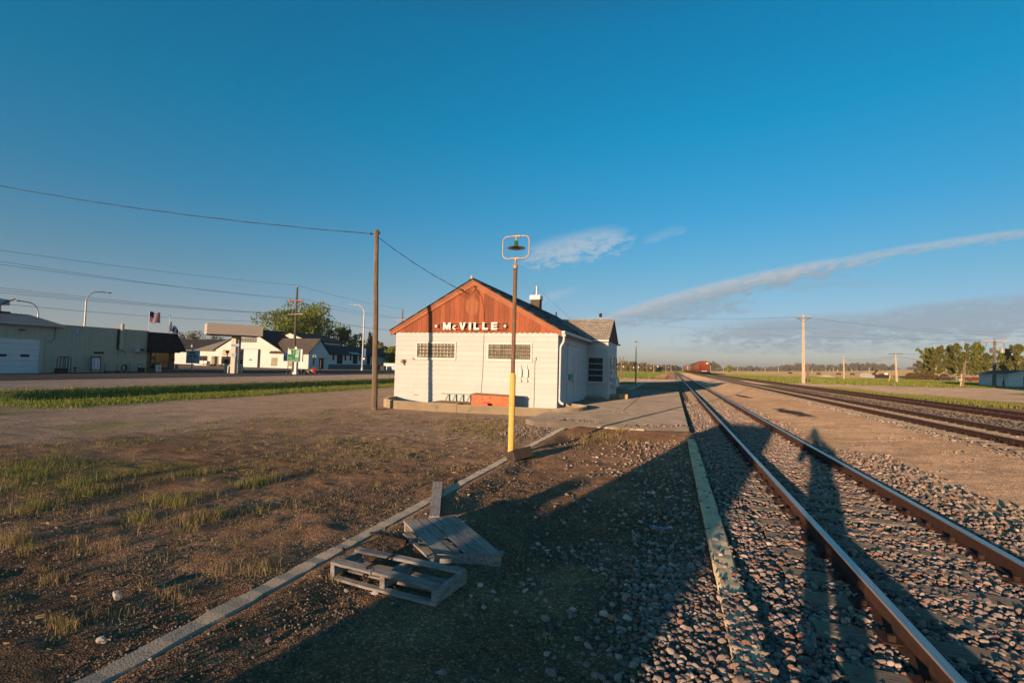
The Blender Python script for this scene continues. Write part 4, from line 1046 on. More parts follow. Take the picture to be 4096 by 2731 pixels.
mb = MB(); mb.ball((RX - .03, DY0 - .15, RZ + .15), .065, 14); mb.lathe([(.04, 0), (.05, .06)], (RX - .03, DY0 - .15, RZ + .05), 10); mb.build('finial', M['white_enamel'], rf)
# lifted shingles
mb = MB()
for i in range(26):
    y = rnd.uniform(DY0 + .5, DY1 - 1); x = rnd.uniform(-7.8, -4.8); z = rake_z(x) + .10
    mb.box((x, y, z), (.16, .3, .012), rnd.uniform(-.2, .2))
mb.build('lifted_shingles', M['shingle_grey'], rf)
# left soffit fascia + gutter on the right
mb = MB(); mb.b2((-12.60, DY0 - .12, 3.22), (-12.54, DY1, 3.36)); mb.b2((-12.54, DY0 - .02, 3.30), (-12.3, DY1, 3.33)); mb.build('eave_fascia', M['rake'], depot)
mb = MB(); mb.b2((-4.55, DY0 - .04, 3.30), (-4.36, 26.9, 3.325)); mb.b2((-4.55, DY0 - .02, 3.2), (-4.51, 27.1, 3.31)); mb.build('soffit', M['white_trim'], depot)
g = MB(); gp = [(-4.37, 3.37), (-4.37, 3.27), (-4.345, 3.25), (-4.27, 3.25), (-4.24, 3.28), (-4.235, 3.375), (-4.25, 3.375), (-4.255, 3.29), (-4.35, 3.29), (-4.355, 3.37)]
g.prism([(a, DY0 - .22, b) for a, b in gp], (0, 26.86 - DY0 + .22, 0)); g.b2((-4.36, DY0 - .222, 3.26), (-4.245, DY0 - .205, 3.37)); g.build('gutter', M['white_trim'], depot)
# downspout
mb = MB()
mb.tube([(-4.30, 19.74, 3.26), (-4.30, 19.75, 3.05), (-4.33, 19.80, 2.92), (-4.45, 19.93, 2.78), (-4.49, 19.97, 2.66), (-4.50, 19.98, 2.3), (-4.505, 19.98, .66), (-4.50, 19.97, .5), (-4.45, 19.93, .40), (-4.30, 19.86, .33)], .048, 8)
mb.b2((-4.375, 19.66, 3.15), (-4.225, 19.82, 3.27))
for z in (.9, 2.0): mb.b2((-4.56, 19.92, z), (-4.45, 20.04, z + .03))
mb.build('downspout', M['white_trim'], depot)
# glass block windows in the gable wall
def block_window(x0, x1, z0, z1, n, mrows):
    y = DY0 - .03
    f = MB()
    f.b2((x0 - .075, y - .035, z0 - .085), (x0, y + .04, z1 + .075)); f.b2((x1, y - .035, z0 - .085), (x1 + .06, y + .04, z1 + .075))
    f.b2((x0, y - .034, z1), (x1, y + .04, z1 + .074)); f.b2((x0, y - .034, z0 - .084), (x1, y + .04, z0)); f.b2((x0 - .08, y - .07, z0 - .11), (x1 + .07, y + .03, z0 - .0855))
    fr = f.build('window_frame', M['white_trim'], depot)
    b = MB(); gx_ = .008; wx = (x1 - x0) / n; wz = (z1 - z0) / mrows
    b.b2((x0, y + .0, z0), (x1, y + .035, z1), 1)
    for i in range(n):
        for j in range(mrows):
            a0, a1 = x0 + i * wx + gx_, x0 + (i + 1) * wx - gx_; c0, c1_ = z0 + j * wz + gx_, z0 + (j + 1) * wz - gx_
            K = 5; vs = []; fs = []
            for p in range(K + 1):
                for q in range(K + 1):
                    u_, v_ = p / K, q / K; bul = (1 - (2 * u_ - 1) ** 4) * (1 - (2 * v_ - 1) ** 4)
                    wav = .012 * math.sin(u_ * 9.5) * bul
                    vs.append((a0 + (a1 - a0) * u_, y + .0 - .016 * bul + wav, c0 + (c1_ - c0) * v_))
            for p in range(K):
                for q in range(K): fs.append((p * (K + 1) + q, (p + 1) * (K + 1) + q, (p + 1) * (K + 1) + q + 1, p * (K + 1) + q + 1))
            b.add(vs, fs, 0, True)
    b.build('glass_blocks', [M['glass_block'], M['mortar']], fr, fixn=False)
block_window(-11.16, -9.27, 2.16, 2.79, 11, 4)
block_window(-7.65, -5.73, 2.16, 2.79, 11, 4)
# fittings on the gable wall
Yw = DY0 - .026
mb = MB(); mb.lathe([(.001, 0), (.11, 0), (.11, .03), (.07, .05), (.06, .10), (.001, .10)], (0, 0, 0), 16)
mb.v = [(-11.84 + p[0], Yw - p[2], 1.95 + p[1]) for p in mb.v]
mb.ball((-11.86, Yw - .15, 1.955), .085, 12); mb.tube([(-11.82, Yw - .05, 1.86), (-11.81, Yw - .09, 1.78)], .03, 8)
mb.build('wall_lamp', M['galv'], depot)
mb = MB(); mb.tube([(-11.33, Yw, 2.08), (-11.33, Yw - .09, 2.08), (-11.30, Yw - .10, 2.03)], .018, 6); mb.box((-11.39, Yw - .05, 2.10), (.05, .08, .03)); mb.build('bracket', M['galv'], depot)
for bx in (-6.145, -5.87):
    mb = MB(); mb.b2((bx - .055, Yw - .10, 1.40), (bx + .055, Yw, 1.75), 0); mb.tube([(bx, Yw - .03, 1.74), (bx, Yw - .03, 1.93)], .014, 6); mb.tube([(bx, Yw - .03, 1.42), (bx, Yw - .03, 1.28)], .012, 6)
    mb.ball((bx, Yw - .06, 1.24), .055, 12, sq=(1, .8, 1)); mb.build('electric_meter', M['white_trim'], depot, bevel=.006)
mb = MB(); mb.b2((-5.60, Yw - .07, 2.12), (-5.49, Yw, 2.27)); mb.tube([(-5.54, Yw - .02, 2.12), (-5.545, Yw - .02, .62), (-5.53, Yw - .03, .56), (-5.545, Yw - .02, .5), (-5.545, Yw - .02, .1)], .013, 6); mb.build('conduit', M['grey_metal'], depot)
mb = MB(); mb.tube([(-8.33, Yw - .06, 5.27), (-8.05, Yw - .04, 4.9), (-7.91, Yw - .04, 4.3), (-7.88, Yw - .035, 3.75), (-7.89, Yw - .012, 3.2), (-7.90, Yw - .012, 1.6), (-7.95, Yw - .01, .6)], .007, 5); mb.build('wall_wire', M['cable'], depot)
for ix, iz in ((-8.96, 5.19), (-8.33, 5.32)):
    mb = MB(); mb.tube([(ix, Yw - .07, iz), (ix, Yw - .17, iz + .01)], .02, 8); mb.ball((ix, Yw - .2, iz + .012), .042, 10); mb.build('wire_insulator', M['insulator'], depot)
mb = MB()
for k_ in range(3):
    s = .05 + .05 * k_
    mb.tube([(-8.96 + .63 * t, Yw - .2 - .02 * k_, 5.2 + .13 * t - (s + .14) * math.sin(math.pi * t)) for t in [i / 10 for i in range(11)]], .006, 5)
mb.tube([(-8.98, Yw - .2, 5.2), (-9.2, Yw - .21, 5.15), (-9.05, Yw - .1, 4.98), (-8.7, Yw - .1, 4.9)], .006, 5)
mb.build('drip_loops', M['cable'], depot)
# rust streaks along the base boards
mb = MB()
for (xa, xb, z) in ((-5.1, -4.8, .105), (-11.3, -11.0, .42), (-6.9, -6.7, .11)): mb.b2((xa, Yw - .004, z), (xb, Yw + .01, z + .02))
mb.build('base_stain', M['wood_brown'], depot)
# side door in a boarded casing
d_ = MB(); X = DX1
d_.b2((X - .02, 21.75, .17), (X + .045, 21.93, 2.86)); d_.b2((X - .02, 24.22, .17), (X + .045, 24.40, 2.86)); d_.b2((X - .02, 21.93, 2.70), (X + .044, 24.22, 2.86)); d_.b2((X - .02, 21.70, 2.865), (X + .09, 24.45, 2.93))
cas = d_.build('door_casing', M['white_trim'], depot)
d_ = MB(); d_.b2((X - .03, 21.935, .19), (X + .022, 22.72, 2.695)); d_.b2((X - .03, 23.42, .19), (X + .023, 24.215, 2.695)); d_.b2((X - .03, 22.725, 2.32), (X + .024, 23.415, 2.695)); d_.build('door_panel', M['white_trim'], cas)
d_ = MB(); d_.b2((X - .06, 22.725, .19), (X - .015, 23.415, 2.315)); dr = d_.build('door', M['white_trim'], depot)
d_ = MB(); d_.tube([(X - .01, 22.85, 1.2), (X + .05, 22.85, 1.2)], .02, 8); d_.ball((X + .07, 22.85, 1.2), .035, 10); d_.build('door_handle', M['grey_metal'], dr)
d_ = MB(); d_.b2((X - .02, 21.9, .10), (X + .14, 24.25, .185)); d_.build('door_sill', M['concrete_slab'], depot, bevel=.01)
mbx = thing('mailbox', 'small teal mailbox hung on the shaded white side door of the depot', 'mailbox', (X + .03, 22.3, 1.28))
d_ = MB(); d_.b2((X + .025, 21.98, 1.28), (X + .10, 22.42, 1.55)); d_.build('box', M['teal'], mbx, bevel=.015)
d_ = MB(); d_.tube([(X + .07, 22.5 + .0, 1.30), (X + .08, 22.62, 1.32), (X + .085, 22.68, 1.43), (X + .08, 22.62, 1.56), (X + .07, 22.5, 1.58), (X + .06, 22.40, 1.52)], .022, 8); d_.b2((X + .03, 22.42, 1.30), (X + .08, 22.62, 1.52)); d_.build('handle', M['teal'], mbx)
# bay windows
def sash(name, p, u, n, w, h, rows, proud=.03, mull=0):
    """window with frame, sill and panes on a wall: p lower left corner, u along, n outward"""
    p = Vector(p); u = Vector(u); n = Vector(n); up = Vector((0, 0, 1)); t = .07
    def bx(mb, a, b, c, d, lo, hi): # along a..b, height c..d, depth lo..hi
        q = [p + u * a + up * c + n * lo, p + u * b + up * c + n * lo, p + u * b + up * d + n * lo, p + u * a + up * d + n * lo]; mb.prism(q, n * (hi - lo))
    f = MB(); bx(f, -t, 0, -t, h + t, -.02, proud + .02); bx(f, w, w + t, -t, h + t, -.02, proud + .02); bx(f, 0, w, h, h + t, -.02, proud + .019); bx(f, 0, w, -t, 0, -.02, proud + .019); bx(f, -t - .06, w + t + .06, -t - .05, -t - .002, -.02, proud + .07)
    for i in range(1, rows): bx(f, 0, w, h * i / rows - .018, h * i / rows + .018, -.015, proud + .005)
    for i in range(mull): bx(f, w * (i + 1) / (mull + 1) - .02, w * (i + 1) / (mull + 1) + .02, 0, h, -.014, proud + .006)
    fo = f.build(name, M['white_trim'], depot)
    g = MB(); bx(g, 0, w, 0, h, -.012, .018); g.build('pane', M['glass'], fo); return fo
sash('window', (-4.48, 27.17 - .024, 1.12), (1, 0, 0), (0, -1, 0), .80, 1.31, 4)
sash('window', (-3.42 + .024, 27.5, 1.12), (0, 1, 0), (1, 0, 0), .62, 1.33, 4)
sash('window', (-3.42 + .024, 28.78, 1.75), (0, 1, 0), (1, 0, 0), .85, .75, 2)
sash('window', (-3.42 + .024, 30.45, 1.12), (0, 1, 0), (1, 0, 0), .75, 1.33, 2)
mb = MB(); mb.b2((-3.40, 28.9, .85), (-3.14, 30.1, 1.32)); mb.b2((-3.4, 28.6, .80), (-3.08, 30.3, .85)); mb.build('meter_cabinet', M['white_trim'], depot, bevel=.01)
mb = MB(); mb.b2((-3.39, 30.6, .75), (-3.2, 31.3, 1.25)); mb.build('grey_box', M['grey_metal'], depot, bevel=.01)
# bay roof
BZ, BYc = 4.76, 29.31
mb = MB()
for ye in (26.90, 31.74):
    zz = 3.42
    mb.prism([(-7.15, BYc, BZ + .05), (-3.33, BYc, BZ + .05), (-3.33, ye, zz + .04), (-4.9, ye, zz + .04)], (0, 0, -.06))
br = mb.build('bay_roof', M['shingle_tan'], depot)
mb = MB(); x = 27.0
for i in range(20):
    ya, yb2 = 27.02 + i * .229, 27.02 + (i + 1) * .229 - .005
    zz = lambda y: 3.40 + (BZ - 3.40) * (1 - abs(y - BYc) / 2.42)
    pts = [(-3.42, ya, 3.38), (-3.42, yb2, 3.38), (-3.42, yb2, max(3.39, zz(yb2) - .03))]
    if ya < BYc < yb2: pts.append((-3.42, BYc, BZ - .03))
    pts.append((-3.42, ya, max(3.39, zz(ya) - .03)))
    mb.prism(pts, (.055, 0, 0))
mb.build('bay_gable_boards', M['red_shaded'], depot)
mb = MB(); mb.b2((-4.24, 26.86, 3.335), (-3.345, 26.92, 3.435)); mb.b2((-4.5, 26.92, 3.33), (-3.4, 27.15, 3.345)); mb.b2((-4.4, 31.70, 3.33), (-3.2, 31.80, 3.43)); mb.build('bay_fascia', M['white_trim'], depot)
# chimney
CXc, CYc = -7.40, 26.4
mb = MB(); mb.b2((CXc - .26, CYc - .26, 4.6), (CXc + .26, CYc + .26, 5.62)); ch = mb.build('chimney', M['chimney_brick'], depot)
mb = MB(); mb.b2((CXc - .31, CYc - .31, 5.622), (CXc + .31, CYc + .31, 5.88)); mb.build('chimney_cap', M['white_paint'], ch, bevel=.02)
mb = MB(); mb.tube([(CXc + .02, CYc, 5.86), (CXc + .02, CYc, 6.36)], .075, 12); mb.tube([(CXc + .02, CYc, 6.34), (CXc + .02, CYc, 6.40)], .088, 12); mb.build('flue_pipe', M['flue'], ch)
mb = MB(); mb.tube([(CXc + .05, CYc, 6.3), (-5.2, 28.8, 4.2)], .006, 4); mb.tube([(CXc - .05, CYc, 6.3), (-8.3, 28.3, 5.66)], .006, 4); mb.tube([(CXc, CYc, 6.3), (-7.1, 24.2, 4.95)], .006, 4); mb.build('guy_wire', M['cable'], ch)
mb = MB(); mb.tube([(-8.3, 35.2, 5.6), (-8.3, 35.2, 5.95)], .06, 8); mb.build('roof_vent', M['dark_metal'], depot)

# ------------------------------------------------------------------ station sign
sg = thing('station_sign', 'white letters McVILLE on a thin brown frame across the brown gable', 'sign', (-8.5, 19.5, 3.4))
Ys = DY0 - .20
mb = MB()
for z in (3.705, 3.445): mb.b2((-10.10, Ys + .02, z - .014), (-6.84, Ys + .05, z + .014))
for x in (-10.09, -9.94, -8.96, -7.0, -6.86): mb.b2((x - .012, Ys + .021, 3.431 if abs(x + 8.47) > 1.6 and x not in (-9.94, -7.0) else 3.47), (x + .012, Ys + .049, 3.719 if x not in (-9.94, -7.0) else 3.66))
for x in (-9.94, -7.0): mb.b2((x - .05, Ys + .022, 3.655), (x + .05, Ys + .048, 3.672)); mb.b2((x - .05, Ys + .022, 3.46), (x + .05, Ys + .048, 3.476))
for x in (-9.9, -8.5, -7.1): mb.b2((x - .01, Ys + .05, 3.69), (x + .01, DY0 - .03, 3.71)); mb.b2((x - .01, Ys + .05, 3.44), (x + .01, DY0 - .03, 3.46))
mb.build('sign_frame', M['rake'], sg)
def lett(pts_list, nm='letter'):
    mb = MB()
    for pts in pts_list: mb.prism([(a, Ys + .02, b) for a, b in pts], (0, -.045, 0))
    mb.build(nm, M['white_paint'], sg)
z0, z1, t = 3.41, 3.74, .095
def R_(a, b, c, d): return [(a, c), (b, c), (b, d), (a, d)]
x0, x1 = -9.81, -9.43; xm = (x0 + x1) / 2
lett([R_(x0, x0 + t, z0, z1), R_(x1 - t, x1, z0, z1), [(x0 + t, z1), (x0 + t, z1 - .17), (xm - .03, z0), (xm, z0), (xm, z0 + .17)], [(x1 - t, z1), (xm, z0 + .17), (xm, z0), (xm + .03, z0), (x1 - t, z1 - .17)]])
cc = []; cx_, cz_, ro, ri = -9.235, 3.515, .105, .045
an = [math.radians(50 + 260 * i / 16) for i in range(17)]
for i in range(16):
    cc.append([(cx_ + ro * .95 * math.cos(an[i]), cz_ + ro * math.sin(an[i])), (cx_ + ro * .95 * math.cos(an[i + 1]), cz_ + ro * math.sin(an[i + 1])), (cx_ + ri * math.cos(an[i + 1]), cz_ + ri * math.sin(an[i + 1])), (cx_ + ri * math.cos(an[i]), cz_ + ri * math.sin(an[i]))])
mb = MB()
vs = []; n_ = 17
for yy in (Ys + .02, Ys - .025):
    for i in range(17): vs.append((cx_ + ro * .95 * math.cos(an[i]), yy, cz_ + ro * math.sin(an[i])))
    for i in range(17): vs.append((cx_ + ri * math.cos(an[i]), yy, cz_ + ri * math.sin(an[i])))
fs = []
for i in range(16): fs += [(34 + i, 34 + i + 1, 51 + i + 1, 51 + i), (i, i + 1, 17 + i + 1, 17 + i), (i, i + 1, 34 + i + 1, 34 + i), (17 + i, 17 + i + 1, 51 + i + 1, 51 + i)]
fs += [(0, 17, 51, 34), (16, 33, 67, 50)]
mb.add(vs, fs); mb.build('letter', M['white_paint'], sg)
x0, x1 = -9.01, -8.70; xm = (x0 + x1) / 2
lett([[(x0, z1), (x0 + t, z1), (xm, z0 + .12), (xm, z0), (xm - .045, z0)], [(x1 - t, z1), (x1, z1), (xm + .045, z0), (xm, z0), (xm, z0 + .12)]])
lett([R_(-8.55, -8.435, z0, z1)])
for a in (-8.315, -7.905): lett([R_(a, a + t, z0, z1), R_(a + t, a + .265, z0, z0 + .085)])
a = -7.49; lett([R_(a, a + t, z0, z1), R_(a + t, a + .28, z0, z0 + .075), R_(a + t, a + .26, z0 + .13, z0 + .20), R_(a + t, a + .28, z1 - .075, z1)])
for x in (-10.16, -6.86):
    mb = MB(); mb.lathe([(.001, 0), (.06, 0), (.06, .04), (.001, .04)], (0, 0, 0), 18); mb.v = [(x + p[0], Ys + .02 - p[2], 3.575 + p[1]) for p in mb.v]; mb.build('dot', M['white_paint'], sg)

# ------------------------------------------------------------------ planter wall round the depot corner and what stands in it
def path_wall(mb, path, th, z0, ztop):
    n = len(path); L = []; Rr = []
    for i in range(n):
        a = Vector((*path[max(i - 1, 0)], 0)); b = Vector((*path[min(i + 1, n - 1)], 0)); d = (b - a).normalized(); nn = Vector((-d.y, d.x, 0)); p = Vector((*path[i], 0))
        L.append(p); Rr.append(p + nn * th)
    vs = []; c = .03
    for i in range(n):
        d = (Rr[i] - L[i]).normalized()
        for q, z in ((L[i], z0), (L[i], ztop - c), (L[i] + d * c, ztop), (Rr[i] - d * c, ztop), (Rr[i], ztop - c), (Rr[i], z0)): vs.append((q.x, q.y, z))
    fs = [(i * 6 + j, i * 6 + (j + 1) % 6, (i + 1) * 6 + (j + 1) % 6, (i + 1) * 6 + j) for i in range(n - 1) for j in range(6)]
    fs += [tuple(range(5, -1, -1)), tuple(range((n - 1) * 6, n * 6))]
    mb.add(vs, fs)
pth = [(-10.4 - 1.95 * math.cos(t), 19.95 - 2.6 * math.sin(t)) for t in [math.pi / 2 * i / 12 for i in range(13)]]
pth1 = pth + [(-9.2, 17.33), (-8.0, 17.37)]
pth2 = [(-7.985, 17.37), (-6.5, 17.5), (-5.3, 17.66)] + [(-5.0 + 1.72 * math.sin(t), 19.75 - 2.05 * math.cos(t)) for t in [math.pi / 2 * i / 10 for i in range(1, 11)]] + [(-3.35, 20.2), (-3.62, 20.6), (-4.0, 20.8), (-4.55, 20.85)]
pw = thing('planter_wall', 'low curved concrete planter wall wrapping the sunlit end of the depot', 'planter', (-8, 17.4, 0))
mb = MB(); path_wall(mb, pth1, .2, -.15, .33); mb.build('wall_section', M['concrete'], pw, fixn=True)
mb = MB(); path_wall(mb, pth2, .2, -.15, .31); mb.build('wall_section', M['concrete'], pw, fixn=True)
mb = MB(); inner = [(x, y + .1) for x, y in pth1 + pth2[1:]]
mb.add([(x, y, .11) for x, y in inner] + [(-4.56, 19.79, .11), (-12.29, 19.79, .11)], [tuple(range(len(inner) + 2))]); mb.build('planter_soil', pm('soil', (.16, .12, .085), (.10, .075, .055), 6, .95, bmp=.6, bsc=40), pw)
mb = MB(); path_wall(mb, [(-4.85, 26.55), (-3.5, 26.55)], .16, .1, .30)
tag(mb.build('low_planter', M['concrete'], None, loc=(-4.2, 26.6, .1)), 'low concrete planter edge at the foot of the shaded bay wall', 'planter')
mb = MB(); ring = [(-4.15 + .95 * math.cos(t), 35.2 + .95 * math.sin(t)) for t in [-2 * math.pi * i / 28 for i in range(29)]]
path_wall(mb, ring, .16, .1, .36); tag(mb.build('ring_planter', M['concrete'], None, loc=(-4.15, 35.2, .1)), 'round concrete planter ring beyond the depot bay', 'planter')
yb_ = thing('parking_block', 'short concrete block with yellow painted end beside the depot bay', 'concrete block', (-2.8, 28.1, PZ))
mb = MB(); mb.b2((-3.35, 27.95, PZ), (-2.86, 28.3, PZ + .24)); mb.build('plain_half', M['concrete'], yb_, bevel=.03)
mb = MB(); mb.b2((-2.858, 27.94, PZ), (-2.38, 28.31, PZ + .25)); mb.build('painted_end', M['yellow_block'], yb_, bevel=.03)
PS = .115
cs = thing('storage_chest', 'scratched orange wooden chest with brown lid against the depot wall', 'chest', (-7, 18.6, PS))
mb = MB(); mb.b2((-7.80, 18.35, PS), (-6.12, 18.9, .655)); bd = mb.build('body', M['orange'], cs, bevel=.008)
mb = MB(); mb.prism([(-7.83, 18.31, .658), (-6.09, 18.31, .645), (-6.09, 18.93, .655), (-7.83, 18.93, .685)], (0, 0, .028)); mb.build('lid', M['lid_brown'], cs)
mb = MB()
for x in (-7.35, -6.35): mb.b2((x, 18.335, .50), (x + .07, 18.352, .53))
mb.b2((-7.0, 18.33, .54), (-6.96, 18.352, .6)); mb.b2((-7.84, 18.34, .46), (-7.72, 18.349, .48)); mb.b2((-6.25, 18.34, .4), (-6.13, 18.349, .42)); mb.build('latch', M['dark_metal'], bd)
mb = MB(); mb.b2((-7.80, 18.343, .268), (-6.12, 18.349, .276)); mb.build('board_seam', M['lid_brown'], bd)
mb = MB(); mb.b2((-7.22, 18.02, PS), (-6.96, 18.2, .36)); mb.tube([(-7.15, 18.11, .36), (-7.15, 18.11, .40), (-7.05, 18.11, .40), (-7.05, 18.11, .36)], .012, 6)
tag(mb.build('fuel_can', M['red_plastic'], None, loc=(-7.09, 18.1, PS), bevel=.015), 'small red can in front of the orange chest', 'can')
ld = thing('ladder', 'long pale green wooden ladder lying on its side against the depot wall', 'ladder', (-7.9, 19.5, PS))
mb = MB(); mb.bar((-9.86, 19.72, .56), (-5.85, 19.70, .60), .03, .05); mb.build('rail', M['ladder_paint'], ld)
mb = MB(); mb.bar((-9.80, 19.42, PS + .03), (-5.95, 19.38, PS + .03), .03, .06); mb.build('rail', M['ladder_paint'], ld)
for i in range(11):
    x = -9.52 + i * .345; mb = MB(); mb.bar((x + .03, 19.72, .57), (x - .02, 19.41, PS + .04), .075, .03); mb.build('rung', M['ladder_paint'], ld)
def pallet(name, label, mat, grp=None):
    return thing(name, label, 'pallet', (0, 0, 0), grp)
wp = thing('wooden_pallet', 'dark brown wooden pallet lying behind the planter wall by the chest', 'pallet', (-8.9, 18.7, PS), 'wooden pallets')
mb = MB()
for i in range(7): mb.b2((-9.58 + i * .19, 18.15, .27), (-9.58 + i * .19 + .175, 19.2, .295))
mb.build('deck_boards', M['wood_brown'], wp)
for y in (18.16, 18.64, 19.12):
    mb = MB(); mb.b2((-9.58, y, .17), (-8.27, y + .05, .269)); mb.build('stringer', M['wood_brown'], wp)
mb = MB()
for y in (18.15, 18.6, 19.1): mb.b2((-9.56, y, PS), (-8.29, y + .09, .169))
mb.build('bottom_boards', M['wood_brown'], wp)
mb = MB(); mb.box((-8.02, 18.5, PS + .11), (.36, .3, .2), .3); mb.box((-7.93, 18.33, PS + .05), (.3, .12, .1), .2)
tag(mb.build('timber_block', M['wood_brown'], None, loc=(-8.0, 18.5, PS), bevel=.01), 'short brown timber between the dark pallet and orange chest', 'timber')

# ------------------------------------------------------------------ lamp posts
def lamp_post(x, y, z, label, sleeve):
    r = thing('lamp_post', label, 'lamp post', (x, y, z), 'bell shade lamp posts')
    b = MB(); b.tube([(0, 0, 1.70), (0, 0, 3.96)], .043, 12); b.build('pole', M['rust_pole'], r, local=True)
    b = MB(); b.tube([(0, 0, -.2), (0, 0, 1.66), (0, 0, 1.70), (0, 0, 1.74)], [.062, .062, .058, .045], 14); b.build('pole_sleeve', sleeve, r, local=True)
    b = MB(); b.lathe([(.052, 0), (.055, .05), (.052, .07), (.03, .1), (.024, .14), (.03, .145), (.03, .17)], (0, 0, 3.92), 14); b.build('pole_cap', M['galv'], r, local=True)
    f = MB(); hw, z0_, z1_, rr = .29, 4.13, 4.60, .11
    pts = []
    for cx_, cz_, a0 in ((hw - rr, z1_ - rr, 90), (hw - rr, z0_ + rr, 0), (-hw + rr, z0_ + rr, -90), (-hw + rr, z1_ - rr, -180)):
        for i in range(7):
            a = math.radians(a0 - 15 * i); pts.append((cx_ + rr * math.cos(a), 0, cz_ + rr * math.sin(a)))
    pts.append(pts[0]); f.tube(pts, .0155, 8, caps=False)
    for zc in (z0_, z1_):
        f.tube([(-.085, 0, zc), (.085, 0, zc)], .024, 10)
        for q in (-.085, .085): f.tube([(q - .008, 0, zc), (q + .008, 0, zc)], .028, 10)
    f.tube([(0, 0, z0_), (0, 0, z0_ - .06)], .024, 10); f.tube([(0, 0, z1_), (0, 0, z1_ - .06)], .018, 10); f.tube([(0, 0, z1_ - .05), (0, 0, z1_ - .11)], .012, 8)
    f.build('lamp_frame', M['galv'], r, local=True)
    s = MB(); pr = [(.026, 4.505), (.034, 4.495), (.042, 4.44), (.05, 4.41), (.068, 4.385), (.12, 4.368), (.195, 4.352), (.192, 4.347), (.12, 4.360), (.065, 4.375), (.04, 4.41), (.03, 4.49)]
    s.lathe(pr, (0, 0, 0), 24, 0); s.m = [1 if k_ // 24 >= 7 else 0 for k_ in range(len(s.f))]
    sh = s.build('lamp_shade', [M['green_enamel'], M['white_enamel']], r, local=True)
    b = MB(); b.ball((0, 0, 4.375), .036, 12); b.tube([(0, 0, 4.48), (0, 0, 4.39)], .02, 8); b.build('bulb', M['bulb'], r, local=True)
    return r
lamp_post(-3.135, 9.52, 0, 'near rusty lamp post with yellow base and green bell shade in a pipe loop', M['yellow_paint'])
lamp_post(-3.40, 48.6, .1, 'far dark lamp post with green bell shade beyond the platform', M['rust_pole'])

# ------------------------------------------------------------------ timber pole by the depot and its cables
def cable(label, p0, p1, sag, r=.012, n=28, name='overhead_cable', group=None, twist=0):
    p0 = Vector(p0); p1 = Vector(p1); pts = []
    for i in range(n + 1):
        t = i / n; p = p0.lerp(p1, t); p.z -= 4 * sag * t * (1 - t); pts.append(p)
    b = MB(); b.tube(pts, r, 5)
    if twist:
        tw = [p + Vector((0, math.cos(i * 1.1), math.sin(i * 1.1))) * r * 1.6 for i, p in enumerate(pts)]; b.tube(tw, r * .6, 4)
    o = b.build(name, M['cable'], None, loc=tuple(pts[0]), fixn=False); return tag(o, label, 'cable', group)
up = thing('utility_pole', 'weathered brown timber pole with two small insulators left of the depot', 'utility pole', (-11.17, 16.58, 0))
mb = MB(); k_ = 14; mb.tube([(-11.17 - .25 * i / k_ + rnd.uniform(-.01, .01), 16.58, -.4 + 7.62 * i / k_) for i in range(k_ + 1)], [.118 - .034 * i / k_ for i in range(k_ + 1)], 12); mb.build('pole', M['pole_wood'], up)
for s in (-1, 1):
    mb = MB(); px = -11.42 + s * .12
    mb.tube([(px - s * .02, 16.55, 7.05), (px + s * .07, 16.52, 7.06)], .02, 6)
    mb.lathe([(.01, -.05), (.035, -.045), (.025, -.01), (.04, .0), (.028, .03), (.035, .05), (.01, .055)], (px + s * .08, 16.5, 7.06), 10); mb.build('insulator', M['insulator'], up)
cable('twisted cable from the brown timber pole down to the depot gable', (-11.33, 16.5, 6.93), (-9.0, 19.62, 5.19), .12, .011, 24, twist=1)
xl, zl = atY(-420, 655, 13.5)
cable('long sagging cable from the brown timber pole to the left picture edge', (-11.50, 16.5, 7.04), (xl, 13.5, zl),   .42, .012, 50, twist=1)
# ================================================================== TOWN SIDE
def text_mesh(s, size, name, mat, parent, pos, right, up, bold=0.0, depth=.004, align='LEFT', squeeze=1.0):
    """flat lettering: right and up are world vectors of the panel"""
    cu = bpy.data.curves.new('t', 'FONT'); cu.body = s; cu.size = size; cu.offset = bold; cu.align_x = align; cu.resolution_u = 3; cu.extrude = 0
    cu.space_line = .95
    o = bpy.data.objects.new('t', cu); COL.objects.link(o)
    dg = bpy.context.evaluated_depsgraph_get(); me = bpy.data.meshes.new_from_object(o.evaluated_get(dg)); me.name = name
    bpy.data.objects.remove(o); 
    right = Vector(right).normalized(); up = Vector(up).normalized(); n = right.cross(up)
    off = Vector(wloc(parent)) if parent else Vector((0, 0, 0)); pos = Vector(pos)
    for v in me.vertices:
        p = pos + right * v.co.x * squeeze + up * v.co.y + n * depth; v.co = p - off
    me.materials.clear(); me.materials.append(mat)
    o = bpy.data.objects.new(name, me); COL.objects.link(o); o.parent = parent; return o
M['garage_wall'] = pm('garage_wall', (.62, .58, .45), (.55, .51, .40), 1.0, .7, (1, 6, .4), bmp=.1, c3=(.44, .41, .32), sc3=1.2, c3lo=.6, c3hi=.75)
M['metal_roof'] = pm('metal_roof', (.16, .17, .18), (.12, .13, .14), 1, .45, metal=.3)
M['garage_door'] = pm('garage_door', (.8, .8, .78), (.76, .76, .74), 1, .5)
M['shake'] = brickm('shake', (.035, .03, .028), (.06, .05, .045), (.012, .01, .01), .25, .16, .012, 'YZ', bmp=.8)
M['brick'] = brickm('brick', (.26, .16, .09), (.33, .21, .12), (.22, .18, .14), .22, .075, .01, 'YZ', bmp=.5)
M['fascia_white'] = pm('fascia_white', (.62, .61, .58), None, 2, .5)
M['salon_wall'] = pm('salon_wall', (.80, .77, .72), (.74, .70, .64), .6, .75, bmp=.1, c3=(.60, .54, .46), sc3=.7, c3lo=.6, c3hi=.8)
M['salon_wall2'] = brickm('block_wall', (.74, .72, .68), (.80, .78, .74), (.62, .60, .57), .4, .2, .006, 'XZ', bmp=.15, var=.15)
